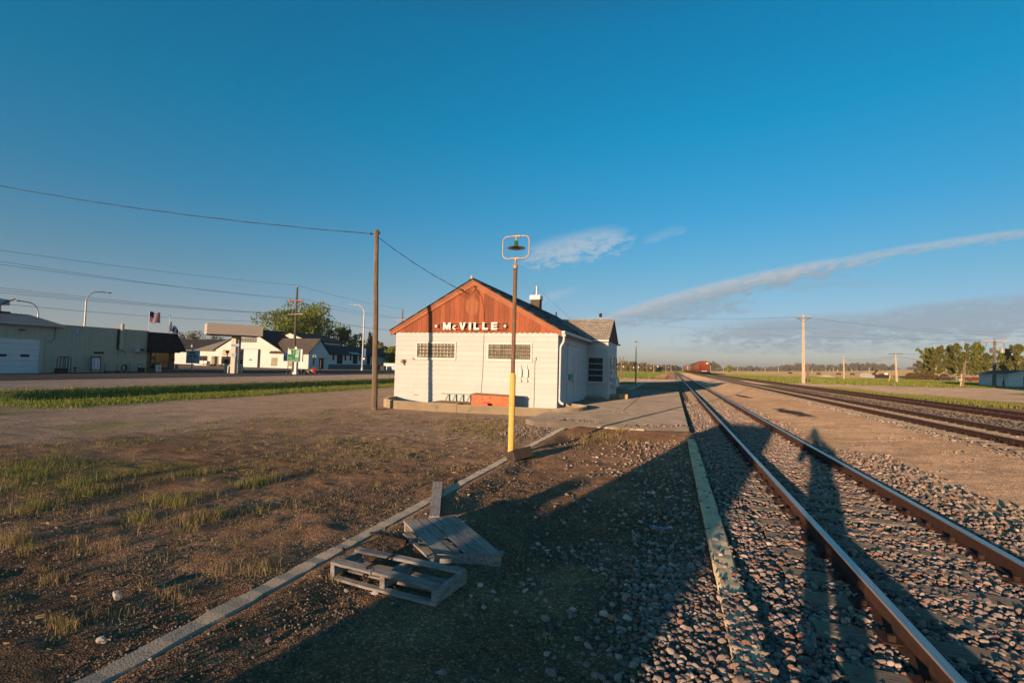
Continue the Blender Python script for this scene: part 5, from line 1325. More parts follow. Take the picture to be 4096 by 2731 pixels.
M['roof_black'] = brickm('roof_black', (.03, .031, .032), (.045, .045, .045), (.015, .015, .015), .6, .25, .012, 'XY', bmp=.4)
M['roof_brown'] = pm('roof_brown', (.075, .058, .045), (.11, .09, .075), .9, .9, (1, 1, .4), bmp=.4, bsc=8, c3=(.18, .16, .14), sc3=.8, c3lo=.6, c3hi=.8)
M['roof_grey'] = pm('roof_grey', (.24, .21, .18), (.20, .175, .15), 2, .9, bmp=.3, bsc=8)
M['canopy'] = pm('canopy', (.50, .44, .36), (.46, .40, .33), .5, .6)
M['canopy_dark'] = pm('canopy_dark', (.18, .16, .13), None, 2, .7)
M['found'] = pm('found', (.22, .21, .20), (.16, .155, .15), 1.5, .9, bmp=.3)
M['tan_col'] = pm('tan_col', (.55, .46, .34), None, 2, .6)
M['green_sign'] = pm('green_sign', (.008, .23, .075), (.007, .20, .065), 2, .4)
M['ice_sign'] = pm('ice_sign', (.50, .60, .70), None, 2, .4)
M['navy'] = pm('navy', (.01, .03, .16), None, 2, .4)
M['ink'] = pm('ink', (.03, .035, .045), None, 2, .6)
M['street_pole'] = pm('street_pole', (.55, .54, .52), (.46, .45, .44), 3, .45, metal=.3)
M['flag_red'] = pm('flag_red', (.50, .035, .03), None, 2, .8)
M['flag_white'] = pm('flag_white', (.70, .68, .65), None, 2, .8)
M['flag_blue'] = pm('flag_blue', (.03, .05, .17), None, 2, .8)
M['sign_blue'] = pm('sign_blue', (.03, .12, .38), None, 2, .5)
M['grey_sign'] = pm('grey_sign', (.25, .26, .26), None, 2, .6)
M['dark_door'] = pm('dark_door', (.018, .015, .014), (.03, .025, .02), 2, .8)
M['cream'] = pm('cream', (.66, .60, .44), None, 2, .6)
# ---- service garage (long wall faces the tracks)
GXw = -60.5
gar = thing('service_garage', 'long beige metal service garage with white overhead door across the street', 'garage', (GXw, 35, 0))
mb = MB(); mb.b2((GXw - 11, 17, -.4), (GXw, 32.9, 4.8)); mb.b2((GXw - 10.9, 32.9, -.4), (GXw - .01, 41.75, 4.86))
w_ = mb.build('wall', M['garage_wall'], gar)
mb = MB(); y = 17.2
while y < 41.7:
    mb.b2((GXw - .005, y, -.3), (GXw + .022, y + .05, 4.78 if y < 32.8 else 4.84)); y += .30
mb.b2((GXw - 10.9, 32.95, 4.861), (GXw + .05, 41.8, 4.93)); mb.build('wall_ribs', M['garage_wall'], w_)
mb = MB()
mb.prism([(GXw + .55, 16, 4.83), (GXw - 5.5, 16, 6.02), (GXw - 11.6, 16, 4.83), (GXw - 11.6, 16, 4.76), (GXw + .55, 16, 4.76)], (0, 16.95, 0))
rf = mb.build('roof', M['metal_roof'], gar)
mb = MB()
for i in range(42):
    y = 16.2 + i * .4; mb.bar((GXw + .55, y, 4.845), (GXw - 5.5, y, 6.035), .05, .04)
mb.build('roof_ribs', M['metal_roof'], rf)
mb = MB(); mb.b2((GXw - 5.9, 26.5, 5.9), (GXw - 5.1, 31.2, 6.13)); mb.build('ridge_vent', M['dark_metal'], rf)
mb = MB(); mb.b2((GXw + .551, 15.9, 4.62), (GXw + .60, 33.0, 4.85)); mb.b2((GXw - 11.6, 32.96, 4.62), (GXw + .5, 33.0, 4.75)); mb.build('eave_fascia', M['fascia_white'], rf)
mb = MB(); mb.b2((GXw - .2, 25.2, -.3), (GXw + .035, 31.25, 3.3))
dr = mb.build('garage_door', M['garage_door'], gar)
mb = MB()
for z in (.55, 1.1, 1.64, 2.2, 2.75): mb.b2((GXw + .034, 25.2, z), (GXw + .039, 31.25, z + .022))
mb.build('door_seams', M['grey_sign'], dr)
for a in (26.3, 28.0, 29.73):
    mb = MB(); mb.b2((GXw + .03, a, 1.50), (GXw + .05, a + .70, 1.74)); mb.build('door_window', M['black'], dr, bevel=.04)
mb = MB(); mb.b2((GXw + .0, 31.25, -.3), (GXw + .12, 31.52, 3.52)); mb.b2((GXw, 25.0, 3.3), (GXw + .12, 31.25, 3.52)); mb.build('door_frame', M['garage_wall'], gar)
mb = MB(); mb.b2((GXw, 31.2, -.3), (GXw + .06, 31.249, 3.29)); mb.build('door_track', M['fascia_white'], dr)
mb = MB(); mb.b2((GXw, 29.5, 4.08), (GXw + .2, 29.9, 4.2)); mb.build('wall_light', M['dark_metal'], gar)
mb = MB(); mb.b2((GXw, 34.2, 4.08), (GXw + .05, 34.52, 4.6)); mb.build('vent_cover', M['ice_sign'], gar)
mb = MB(); mb.b2((GXw, 35.95, 1.93), (GXw + .06, 37.1, 2.29)); sl_ = mb.build('slot_window', M['garage_wall'], gar)
mb = MB(); mb.b2((GXw + .055, 36.03, 2.0), (GXw + .065, 37.02, 2.22)); mb.build('pane', M['black'], sl_)
mb = MB(); mb.tube([(GXw + .3, 38.62, 2.6), (GXw + .3, 38.62, 5.0)], .15, 12); ex = mb.build('exhaust_pipe', M['garage_wall'], gar)
mb = MB(); mb.tube([(GXw + .3, 38.62, 5.0), (GXw + .3, 38.62, 5.52)], .17, 12); mb.build('pipe_cap', M['cream'], ex)
mb = MB(); mb.b2((GXw, 38.32, 2.5), (GXw + .12, 38.46, 4.9)); mb.tube([(GXw + .1, 38.62, 2.62), (GXw + .5, 38.2, 2.15), (GXw + .5, 38.15, 2.0)], .03, 5); mb.tube([(GXw + .1, 38.62, 2.62), (GXw + .5, 39.0, 2.2), (GXw + .5, 39.0, 2.05)], .03, 5); mb.build('pipe_bracket', M['dark_metal'], ex)
mb = MB(); mb.b2((GXw, 40.15, 2.36), (GXw + .55, 41.05, 2.82)); ac = mb.build('air_conditioner', M['fascia_white'], gar, bevel=.02)
mb = MB(); mb.b2((GXw + .54, 40.55, 2.42), (GXw + .56, 41.0, 2.76)); mb.build('grille', M['black'], ac)
mb = MB(); mb.tube([(GXw + .05, 32.4, 4.6), (GXw + .05, 32.35, 3.4), (GXw + .05, 32.0, 3.0), (GXw + .05, 31.85, 3.2)], .02, 5); mb.build('wall_wire', M['cable'], gar)
# shop front at its end: brick with a mansard of dark shakes
mb = MB(); mb.b2((GXw - 9, 41.75, -.3), (GXw + .06, 45.15, 2.45)); mb.build('brick_front', M['brick'], gar)
mb = MB()
mb.prism([(GXw - 9, 41.70, 2.38), (GXw + .95, 41.70, 2.38), (GXw + .95, 41.70, 2.50), (GXw + .25, 41.70, 4.82), (GXw - 9, 41.70, 4.82)], (0, 3.5, 0))
mb.prism([(GXw + .95, 45.2, 2.50), (GXw + .25, 45.2, 4.82), (GXw - 9, 45.2, 4.82), (GXw - 9, 46.1, 2.5), (GXw + .95, 46.1, 2.5)][0:2] + [(GXw + .95, 46.1, 2.5)], (-9, 0, 0))
ms = mb.build('mansard_roof', M['shake'], gar)
mb = MB(); mb.b2((GXw + .05, 42.1, .42), (GXw + .16, 44.42, 2.36)); wf = mb.build('shop_window', M['dark_metal'], gar)
mt, nt, b = mk('shop_glass'); b.inputs['Base Color'].default_value = (.12, .13, .11, 1); b.inputs['Metallic'].default_value = .85; b.inputs['Roughness'].default_value = .06; M['shop_glass'] = mt
mb = MB(); mb.b2((GXw + .155, 42.22, .54), (GXw + .17, 44.3, 2.3)); mb.build('pane', M['shop_glass'], wf)
mb = MB(); mb.b2((GXw + .06, 44.8, 1.3), (GXw + .25, 45.05, 1.75)); tag(mb.build('fire_extinguisher', M['red_plastic'], None), 'small red box on the brick corner of the garage shop front', 'fire box')
# things along the garage wall
rk = thing('bottle_rack', 'rusty rack of arched pipes standing by the garage door', 'rack', (GXw + .8, 32.9, -.08))
for i, y in enumerate((32.35, 32.55, 32.75)):
    mb = MB(); a, b_ = y, y + .68
    mb.tube([(GXw + .8 + i * .1, a, -.1), (GXw + .8 + i * .1, a, 1.3), (GXw + .8 + i * .1, a + .06, 1.48), (GXw + .8 + i * .1, a + .2, 1.58), (GXw + .8 + i * .1, b_ - .2, 1.58), (GXw + .8 + i * .1, b_ - .06, 1.48), (GXw + .8 + i * .1, b_, 1.3), (GXw + .8 + i * .1, b_, -.1)], .035, 6); mb.build('hoop', M['rust'], rk)
mb = MB(); mb.b2((GXw + .7, 32.2, -.12), (GXw + 1.5, 32.95, .42)); mb.build('base_box', M['black'], rk)
def post_thing(name, label, cat, y, parts, x=GXw + .7, loc=None):
    r = thing(name, label, cat, (x, y, -.1))
    return r
js = thing('jack_stand', 'slim rusty jack stand between the pipe rack and the notice board', 'jack', (GXw + .6, 34.05, -.1))
mb = MB(); mb.tube([(GXw + .6, 34.05, -.1), (GXw + .6, 34.05, .8)], .05, 6); mb.b2((GXw + .45, 33.95, .42), (GXw + .75, 34.2, .48)); mb.build('shaft', M['rust'], js)
mb = MB(); mb.b2((GXw + .55, 33.98, .6), (GXw + .65, 34.1, .75)); mb.build('collar', M['white_paint'], js)
nb = thing('notice_board', 'white price notice board on dark posts by the garage wall', 'notice board', (GXw + .6, 36.0, -.08))
for y in (35.58, 36.46):
    mb = MB(); mb.bar((GXw + .6, y - .02, -.15), (GXw + .45, y, 1.72), .06, .06); mb.build('post', M['rust_dark'], nb)
mb = MB(); mb.prism([(GXw + .57, 35.63, .34), (GXw + .57, 36.42, .30), (GXw + .45, 36.43, 1.62), (GXw + .45, 35.63, 1.66)], (-.04, 0, 0)); pn = mb.build('panel', M['white_paint'], nb)
mb = MB(); mb.b2((GXw + .452, 35.63, 1.55), (GXw + .475, 36.43, 1.70)); mb.build('header', M['ink'], nb)
for i in range(11):
    z = 1.44 - i * .098; xx = GXw + .575 - .12 * (z - .3) / 1.32
    for a, b_ in ((35.7, 35.7 + rnd.uniform(.2, .42)), (36.12, 36.12 + rnd.uniform(.08, .24))):
        mb = MB() if a == 35.7 else mb
        mb.b2((xx, a, z), (xx + .006, b_, z + .035))
    mb.build('text_line', M['grey_sign'], pn)
ct = thing('hand_cart', 'low dark flat cart with two upright handles by the garage wall', 'cart', (GXw + .9, 37.4, -.1))
mb = MB(); mb.b2((GXw + .6, 36.75, .05), (GXw + 1.3, 38.15, .12)); mb.build('deck', M['dark_metal'], ct)
for y in (36.85, 38.05):
    mb = MB(); mb.tube([(GXw + .65, y, .1), (GXw + .65, y + .03, 1.0)], .025, 6); mb.build('handle', M['rust_dark'], ct)
    mb = MB(); mb.ball((GXw + 1.1, y, 0), .1, 8); mb.ball((GXw + .7, y, 0), .1, 8); mb.build('wheel', M['black'], ct)
hc = thing('hose_coil', 'coiled hose leaning on the garage wall beside a hooked rod', 'hose', (GXw + .2, 39.05, 0))
mb = MB()
for q in range(3): mb.tube([(GXw + .25 + q * .05, 39.05 + (.26 + .02 * q) * math.cos(t), .45 + (.36 + .02 * q) * math.sin(t)) for t in [2 * math.pi * i / 20 for i in range(21)]], .035, 5)
mb.build('coil', M['rust'], hc)
mb = MB(); mb.tube([(GXw + .2, 39.72, -.1), (GXw + .2, 39.75, .9), (GXw + .2, 39.6, 1.05), (GXw + .2, 39.5, .95)], .022, 5); mb.build('rod', M['dark_metal'], hc)
mw_ = thing('push_cart', 'small black wheeled compressor with a hoop handle by the brick shop front', 'compressor', (GXw + .7, 40.65, 0))
mb = MB(); mb.b2((GXw + .5, 40.4, .05), (GXw + 1.0, 40.95, .5)); mb.build('tank', M['black'], mw_, bevel=.06)
mb = MB(); mb.tube([(GXw + .6, 40.4, .4), (GXw + .5, 40.35, .8), (GXw + .5, 40.45, .9), (GXw + .5, 40.85, .9), (GXw + .5, 40.95, .6)], .03, 6); mb.build('handle', M['dark_metal'], mw_)
for y in (40.4, 40.95):
    mb = MB(); mb.ball((GXw + .75, y, .06), .13, 10, sq=(1, .4, 1)); mb.build('wheel', M['black'], mw_)
ws = thing('sandwich_board', 'small white hand lettered sign standing before the shop window', 'sign', (GXw + .9, 42.6, 0))
mb = MB(); mb.prism([(GXw + .95, 42.28, 0), (GXw + .95, 42.92, 0), (GXw + .85, 42.92, .82), (GXw + .85, 42.28, .82)], (-.04, 0, 0)); p_ = mb.build('panel', M['white_paint'], ws)
for i, (z, w) in enumerate(((.70, .36), (.6, .4), (.26, .42), (.16, .34), (.07, .4))):
    mb = MB(); xx = GXw + .951 - .1 * z / .82; mb.b2((xx, 42.4, z), (xx + .006, 42.4 + w, z + .045)); mb.build('text_line', M['grey_sign'], p_)
mb = MB(); mb.ball((GXw + .915, 42.65, .45), .1, 10, sq=(.12, 1.3, .8)); mb.build('blue_mark', M['navy'], p_)
mb = MB(); mb.tube([(-60.4, 45.45, -.2), (-60.4, 45.45, .8), (-60.4, 45.45, .84)], [.16, .16, .1], 10)
tag(mb.build('bollard', M['concrete'], None), 'grey concrete bollard at the brick corner of the garage', 'bollard')
# ---- street signs and lamps
dm = thing('service_sign', 'white service sign on a slim post beside the garage shop front', 'sign', (-63.7, 50, 0))
mb = MB(); mb.tube([(-63.75, 50.2, -.2), (-63.9, 50.2, 3.1)], .07, 8); mb.bar((-63.75, 50.2, .3), (-63.3, 50.1, -.1), .05, .05); mb.build('post', M['fascia_white'], dm)
pa, pb = Vector((-64.55, 49.86, 0)), Vector((-62.75, 50.4, 0)); ru = (pb - pa).normalized(); nn_ = Vector((ru.y, -ru.x, 0))
def panel(mb, a, b, z0, z1, th):
    d = (Vector((*b, 0)) - Vector((*a, 0))).normalized(); n = Vector((-d.y, d.x, 0))
    mb.prism([(a[0], a[1], z0), (b[0], b[1], z0), (b[0], b[1], z1), (a[0], a[1], z1)], n * th); return d
mb = MB(); panel(mb, pa[:2], pb[:2], 1.02, 2.82, .12); p_ = mb.build('panel', M['white_paint'], dm)
text_mesh('D&M\nService', .42, 'lettering', M['navy'], p_, (pa.x + .42, pa.y + .10, 2.36), ru, (0, 0, 1), .012, .01, squeeze=.95)
for i, z in enumerate((1.50, 1.32, 1.16)): text_mesh(['Tires  Batteries', 'Lube  Repairs', 'Open Mon-Sat'][i], .17, 'lettering', M['ink'], p_, (pa.x + .2, pa.y + .05, z), ru, (0, 0, 1), 0, .01)
mb = MB()
for i, u in enumerate((.25, .75, 1.25)): q = pa + ru * u; mb.ball((q.x, q.y - .02, 1.8), .11, 8, i, sq=(1.5, .2, .6))
mb.build('emblem', [M['navy'], M['flag_red'], M['ink']], p_)
def street_light(label, x, y, z, h, arm, hd, r=.11, lean=0, base=True):
    """hd: direction of the curved arm in the ground plane"""
    t = thing('street_light', label, 'street light', (x, y, z), 'curved street lights')
    d = Vector((hd[0], hd[1], 0)).normalized(); pts = [Vector((x, y, z - .2)), Vector((x, y, z + h * .45)), Vector((x, y, z + h - arm * .9))]
    for i in range(1, 9):
        a = math.pi / 2 * i / 8; pts.append(Vector((x, y, z + h - arm * .9)) + d * arm * .75 * (1 - math.cos(a)) + Vector((0, 0, arm * .9 * math.sin(a))))
    e = pts[-1] + d * arm * .55 + Vector((0, 0, arm * .04)); pts.append(e)
    b = MB(); b.tube(pts, [r * 1.25, r, r * .85] + [r * .62] * 9, 10); b.build('pole', M['street_pole'], t)
    hb = MB(); hb.ball((0, 0, 0), .16, 10, sq=(1, 1, 1)); 
    hb.v = [(e.x + d.x * (.25 + p[0] * 2.2) - d.y * p[1] * 1.1, e.y + d.y * (.25 + p[0] * 2.2) + d.x * p[1] * 1.1, e.z - .02 + p[2] * .6) for p in hb.v]; hb.build('lamp_head', M['street_pole'], t)
    if base:
        b = MB(); b.lathe([(.30, -.2), (.30, .3), (.26, .8), (.17, .86), (.12, .95)], (x, y, z), 12); b.build('base', M['street_pole'], t)
    return t
YL = 60
lz = 1.0
street_light('curved grey street lamp rising behind the middle of the garage roof', -72.6, 42.0, 0, 10.2, 1.6, (.25, 1))
street_light('smaller curved street lamp behind the left end of the garage roof', -72.4, 37.0, 0, 7.85, 1.5, (.2, -1))
street_light('tall white street lamp with dark base banner before the long warehouse', -61.7, 86.4, 0, 13.7, 1.9, (-1, -.35), r=.16)
bn = thing('street_banner', 'blue banner hung on the tall white street lamp', 'banner', (-61.2, 86.9, 2.9))
X_, zt = atY(1080 + 1768 / 4.704, 1380 + 60 / 4.704, 86.5); X2_, zb = atY(1080 + 1803 / 4.704, 1380 + 215 / 4.704, 86.5)
mb = MB(); mb.b2((X_ + .05, 86.45, zb), (X2_, 86.5, zt)); mb.build('cloth', M['sign_blue'], bn)
X_, z2 = atY(1080 + 1755 / 4.704, 1380 + 235 / 4.704, 86.2); X2_, z3 = atY(1080 + 1785 / 4.704, 1380 + 275 / 4.704, 86.2)
mb = MB(); mb.b2((X_, 86.1, z3), (X2_, 86.14, z2)); tag(mb.build('parking_sign', M['white_paint'], None), 'small pale notice fixed to the tall white street lamp', 'sign')
for k2 in ('flag_red', 'flag_white', 'flag_blue'):
    nt_ = M[k2].node_tree; b_ = nt_.nodes['Principled BSDF']; tr2 = nt_.nodes.new('ShaderNodeBsdfTranslucent'); nt_.links.new(b_.inputs['Base Color'].links[0].from_socket, tr2.inputs[0]); ms2 = nt_.nodes.new('ShaderNodeMixShader'); ms2.inputs[0].default_value = .55
    nt_.links.new(b_.outputs[0], ms2.inputs[1]); nt_.links.new(tr2.outputs[0], ms2.inputs[2]); nt_.links.new(ms2.outputs[0], nt_.nodes['Material Output'].inputs[0])
# flags on poles behind the garage
def flag(x, y, ztop, zbot, label, kind):
    t = thing('flag_pole', label, 'flag', (x, y, 0), 'flag poles behind the garage')
    b = MB(); b.tube([(x, y, 0), (x, y, ztop)], .03, 6); b.ball((x, y, ztop + .06), .08, 8); b.build('pole', M['street_pole'], t)
    W_, Hh = (1.5, 1.3) if kind == 'us' else (1.7, 1.6)
    N, K = 24, 13; fb = MB(); zt = ztop - .05
    def pt(u, v):
        if kind == 'us': return (x - u * .15 * W_ + .12 * math.sin(u * 6 + v), y + u * W_ * .98 + .05 * math.sin(u * 9), zt - v * Hh - .22 * u * Hh * (.5 + .5 * math.sin(u * 5)) + .07 * math.sin(u * 8 + v * 2))
        return (x - .2 * u + .15 * math.sin(u * 7 + v * 2), y + u * W_ * (.55 + .3 * v), zt - .75 - v * Hh * .85 - u * u * .5 * (1 - v) + .1 * math.sin(u * 7))
    for i in range(N):
        for j in range(K):
            vs = [pt(i / N, j / K), pt((i + 1) / N, j / K), pt((i + 1) / N, (j + 1) / K), pt(i / N, (j + 1) / K)]
            if kind == 'us': mi = 2 if (i < N * .42 and j < 7) else (0 if j % 2 == 0 else 1)
            else: mi = 2 if (i + j) % 9 < 5 and 2 < j < 11 else 1
            fb.add(vs, [(0, 1, 2, 3)], mi, True)
    fb.build('flag_cloth', [M['flag_red'], M['flag_white'], M['flag_blue']], t, fixn=False)
flag(-62.3, 43.0, 7.50, 4, 'striped red and white flag with blue corner behind the garage', 'us')
flag(-62.3, 45.6, 7.15, 4, 'blue and white flag hanging limp right of the striped flag', 'nd')
# floodlight and board at the far left
fl = thing('roof_floodlight', 'grey board with a bright tube light on an arm at the left picture edge', 'floodlight', (-66, 29, 6))
q = lambda px, py: (-66, *atX(px / 4.9, 1180 + py / 4.9, -66))
mb = MB(); a, b_, c, d = q(-160, 40), q(195, 95), q(190, 205), q(-160, 190); mb.prism([a, b_, c, d], (-.12, 0, 0)); mb.build('board', M['ice_sign'], fl)
mb = MB(); p0, p1 = Vector(q(130, 130)), Vector(q(300, 75)); mb.tube([p0, p1], .1, 8); mb.build('tube_lamp', M['cream'], fl)
mb = MB(); mb.tube([Vector(q(0, 195)) + Vector((.2, 0, 0)), Vector(q(150, 110)) + Vector((.2, 0, 0))], .07, 6); mb.tube([q(10, 195), q(12, 420)], .06, 6); mb.build('arm', M['dark_metal'], fl)
# ---- fuel station canopy
can = thing('station_canopy', 'flat beige fuel station canopy on a square column', 'canopy', (-52, 46.5, 0))
A_ = Vector((-52.45, 42.9, 0)); B_ = Vector((-48.95, 47.75, 0)); dd = (B_ - A_).normalized(); pp = Vector((-dd.y, dd.x, 0)); dep = 4.3
mb = MB(); C_ = B_ + pp * dep; D_ = A_ + pp * dep
mb.prism([(v.x, v.y, 4.72) for v in (A_, B_, C_, D_)], (0, 0, 1.3)); ro = mb.build('fascia', M['canopy'], can)
mb = MB(); i_ = .25; mb.prism([(v.x, v.y, 4.66) for v in (A_ + dd * i_ + pp * i_, B_ - dd * i_ + pp * i_, C_ - dd * i_ - pp * i_, D_ + dd * i_ - pp * i_)], (0, 0, .062)); mb.build('ceiling', M['canopy_dark'], ro)
for k_ in (.25, .6):
    mb = MB(); q = A_.lerp(B_, k_) + pp * 2; mb.box((q.x, q.y, 4.63), (.9, .5, .07), .9); mb.build('canopy_light', M['fascia_white'], ro)
mb = MB(); mb.box((-52.15, 46.6, 2.3), (.55, .55, 4.8), .3); co_ = mb.build('column', M['column_white'], can)
mb = MB(); mb.box((-52.75, 47.6, 2.3), (.5, .5, 4.8), .3); mb.build('column', M['tan_col'], can)
X_, z_ = atY(*c2(590, 848), 46.2); X2_, z2_ = atY(*c2(672, 877), 46.2)
mb = MB(); mb.b2((X_, 46.15, z2_), (X2_, 46.2, z_)); p_ = mb.build('name_plate', M['ice_sign'], can)
text_mesh('Full Service', .26, 'lettering', M['ink'], p_, (X_ + .08, 46.15, z2_ + .07), (1, 0, 0), (0, 0, 1), 0, .01, squeeze=.75)
X_, z_ = atY(*c2(598, 945), 46.2); X2_, z2_ = atY(*c2(637, 990), 46.2)
mb = MB(); mb.b2((X_, 46.15, z2_), (X2_, 46.2, z_)); p_ = mb.build('instruction_plate', M['ice_sign'], can)
for i in range(4):
    mb = MB(); zz = z_ - .1 - i * (z_ - z2_ - .1) / 4; mb.b2((X_ + .05, 46.14, zz), (X2_ - .05 - .1 * (i % 2), 46.152, zz + .03)); mb.build('text_line', M['grey_sign'], p_)
def pump(x, y, label):
    t = thing('fuel_pump', label, 'fuel pump', (x, y, 0), 'fuel pumps')
    b = MB(); b.box((x, y, 1.0), (.5, .75, 2.0), .9); b.build('cabinet', M['canopy'], t, bevel=.03)
    b = MB(); b.box((x + .12, y - .2, 1.45), (.45, .6, .5), .9); b.build('display', M['black'], t)
    b = MB(); b.tube([(x + .3, y - .2, 1.4), (x + .7, y - .3, 1.1), (x + .9, y - .25, .3), (x + .6, y - .2, .12), (x + .45, y - .1, 1.0)], .03, 5); b.build('hose', M['cable'], t)
    b = MB(); b.box((x, y, 2.7), (.35, .7, .35), .9); b.tube([(x, y, 2), (x, y, 2.6)], .06, 6); b.build('number_box', M['ink'], t)
pump(-54.9, 50.1, 'fuel pump behind the square canopy column, hose hanging on its right')
pump(-55.6, 48.6, 'fuel pump mostly hidden left of the square canopy column')
for i, (px, lb) in enumerate(((553, 'low white pipe guard left of the canopy column'), (652, 'low white pipe guard right of the canopy column'))):
    x_, y_ = gnd(*c2(px, 1155)); b = MB(); b.tube([(x_, y_, -.1), (x_, y_, .85), (x_ + .05, y_ + .1, .98), (x_ + .05, y_ + .5, 1.0), (x_ + .05, y_ + .6, .85), (x_ + .05, y_ + .6, -.1)], .07, 8)
    tag(b.build('pipe_guard', M['white_paint'], None, loc=(x_, y_, 0)), lb, 'pipe guard', 'pipe guards at the pumps')
# ---- price sign, ice sign
gs = thing('price_sign', 'green fuel price sign on a white post behind the leaning utility pole', 'price sign', (-46.8, 51.3, 0))
mb = MB(); mb.b2((-46.98, 51.15, -.1), (-46.62, 51.5, 3.4)); mb.b2((-47.1, 51.05, -.1), (-46.5, 51.6, .28)); mb.build('post', M['white_paint'], gs)
mb = MB(); mb.b2((-47.92, 50.95, 1.63), (-45.55, 51.14, 3.26)); bx_ = mb.build('sign_box', M['white_paint'], gs)
mb = MB(); mb.b2((-47.87, 50.93, 1.66), (-45.86, 50.945, 3.22)); fc = mb.build('green_face', M['green_sign'], bx_)
text_mesh('249', .38, 'price', M['white_paint'], fc, (-46.62, 50.925, 2.84), (1, 0, 0), (0, 0, 1), .008, .005); text_mesh('9', .14, 'price', M['white_paint'], fc, (-46.0, 50.925, 3.0), (1, 0, 0), (0, 0, 1), 0, .005)
text_mesh('258', .38, 'price', M['white_paint'], fc, (-46.62, 50.925, 2.53), (1, 0, 0), (0, 0, 1), .008, .005)
mb = MB(); mb.b2((-46.66, 50.92, 2.28), (-46.14, 50.928, 2.47)); mb.build('white_strip', M['white_paint'], fc)
text_mesh('248', .36, 'price', M['ice_sign'], fc, (-46.66, 50.925, 1.98), (1, 0, 0), (0, 0, 1), 0, .005)
text_mesh('24 HR GAS AT PUMP', .22, 'lettering', M['white_paint'], fc, (-47.74, 50.925, 1.74), (1, 0, 0), (0, 0, 1), 0, .005, squeeze=.8)
text_mesh('unleaded', .17, 'lettering', M['white_paint'], fc, (-47.78, 50.925, 2.08), (1, 0, 0), (0, 0, 1), 0, .005)
mb = MB(); mb.add([(-47.84, 50.925, 2.62), (-47.3, 50.925, 2.62), (-47.45, 50.925, 3.18), (-47.84, 50.925, 3.18)], [(0, 1, 2, 3)]); mb.add([(-47.1, 50.925, 2.5), (-46.85, 50.925, 2.5), (-46.85, 50.925, 3.2), (-47.0, 50.925, 3.2)], [(0, 1, 2, 3)], 1); mb.build('emblem', [M['white_paint'], pm('pale_green', (.12, .42, .16))], fc)
mb = MB(); mb.b2((-47.0, 51.16, 3.26), (-46.7, 51.4, 3.6)); mb.build('post_lamp', M['white_paint'], gs)
ic = thing('ice_sign', 'pale blue ICE sign on a thin post left of the green price sign', 'sign', (-55.6, 59.4, 0))
mb = MB(); mb.tube([(-55.8, 59.5, -.1), (-55.8, 59.5, 3.7)], .06, 6); mb.build('post', M['street_pole'], ic)
mb = MB(); mb.b2((-56.55, 59.3, 1.65), (-54.4, 59.42, 2.98)); p_ = mb.build('panel', M['ice_sign'], ic)
text_mesh('ICE', .75, 'lettering', M['navy'], p_, (-56.48, 59.3, 1.85), (1, 0, 0), (0, 0, 1), .02, .01); text_mesh('we have', .34, 'lettering', M['navy'], p_, (-56.4, 59.3, 2.55), (1, 0, 0), (0, 0, 1), 0, .01)
rb = thing('flower_bed', 'low planted bed with rocks and red flowers at the price sign foot', 'flower bed', (-46.3, 52, 0))
mb = MB()
for i in range(16): mb.ball((-49 + rnd.uniform(0, 3.6), 52 + rnd.uniform(-.5, .6), .08), rnd.uniform(.12, .3), 7)
mb.build('dark_soil', M['black'], rb)
mb = MB()
for i in range(7): mb.ball((-46.0 + rnd.uniform(0, 1.0), 52.6 + rnd.uniform(-.3, .3), rnd.uniform(.15, .55)), rnd.uniform(.15, .28), 8)
mb.build('rock', M['concrete'], rb)
mb = MB()
for i in range(9): mb.ball((-45.05 + rnd.uniform(-.25, .25), 52.6, .35 + rnd.uniform(-.1, .5)), .13, 6)
mb.build('flowers', M['red_plastic'], rb)
mb = MB(); mb.b2((-47.2, 52.4, .35), (-45.9, 52.5, .62)); mb.build('name_board', M['ink'], rb)
mb = MB(); mb.tube([(-44.9, 53.6, 0), (-44.8, 53.6, 2.0)], .06, 6); 
tag(mb.build('marker_post', M['wood_brown'], None), 'brown stub post right of the flower bed', 'post')
st = thing('stop_sign', 'back of a grey stop sign on a thin post near the white wing', 'stop sign', (-59, 68.8, 0))
mb = MB(); mb.tube([(-59, 68.8, -.1), (-59, 68.8, 2.95)], .05, 6); mb.build('post', M['grey_sign'], st)
mb = MB(); mb.prism([(-59 + .48 * math.cos(a), 68.86, 2.45 + .48 * math.sin(a)) for a in [math.pi / 8 + math.pi / 4 * i for i in range(8)]], (0, .03, 0)); mb.build('plate', M['grey_sign'], st)
# ---- white hair studio and the wings behind it
SY = 84.0
sal = thing('hair_studio', 'white gabled hair studio building with big white overhead door', 'shop', (-88, SY, 0))
mb = MB(); mb.prism([(-106, SY, -.5), (-73.5, SY, -.5), (-73.5, SY, 3.4), (-80.1, SY, 3.42), (-90.3, SY, 8.4), (-100.2, SY, 3.45), (-106, SY, 3.4)], (0, 14, 0)); wl_ = mb.build('wall', M['salon_wall'], sal)
mb = MB()
mb.prism([(-79.7, SY - .35, 3.30), (-90.3, SY - .35, 8.5), (-90.3, SY - .35, 8.65), (-79.7, SY - .35, 3.45)], (0, 26, 0)); mb.prism([(-100.6, SY - .35, 3.30), (-90.3, SY - .35, 8.5), (-90.3, SY - .35, 8.65), (-100.6, SY - .35, 3.45)], (0, 26, 0)); mb.build('roof', M['roof_black'], sal)
mb = MB(); mb.prism([(-106.3, SY - .45, 3.38), (-99.9, SY - .45, 3.38), (-94.6, SY + 6, 6.6), (-101.5, SY + 6, 6.6)], (0, 0, .12)); mb.build('side_roof', M['roof_grey'], sal)
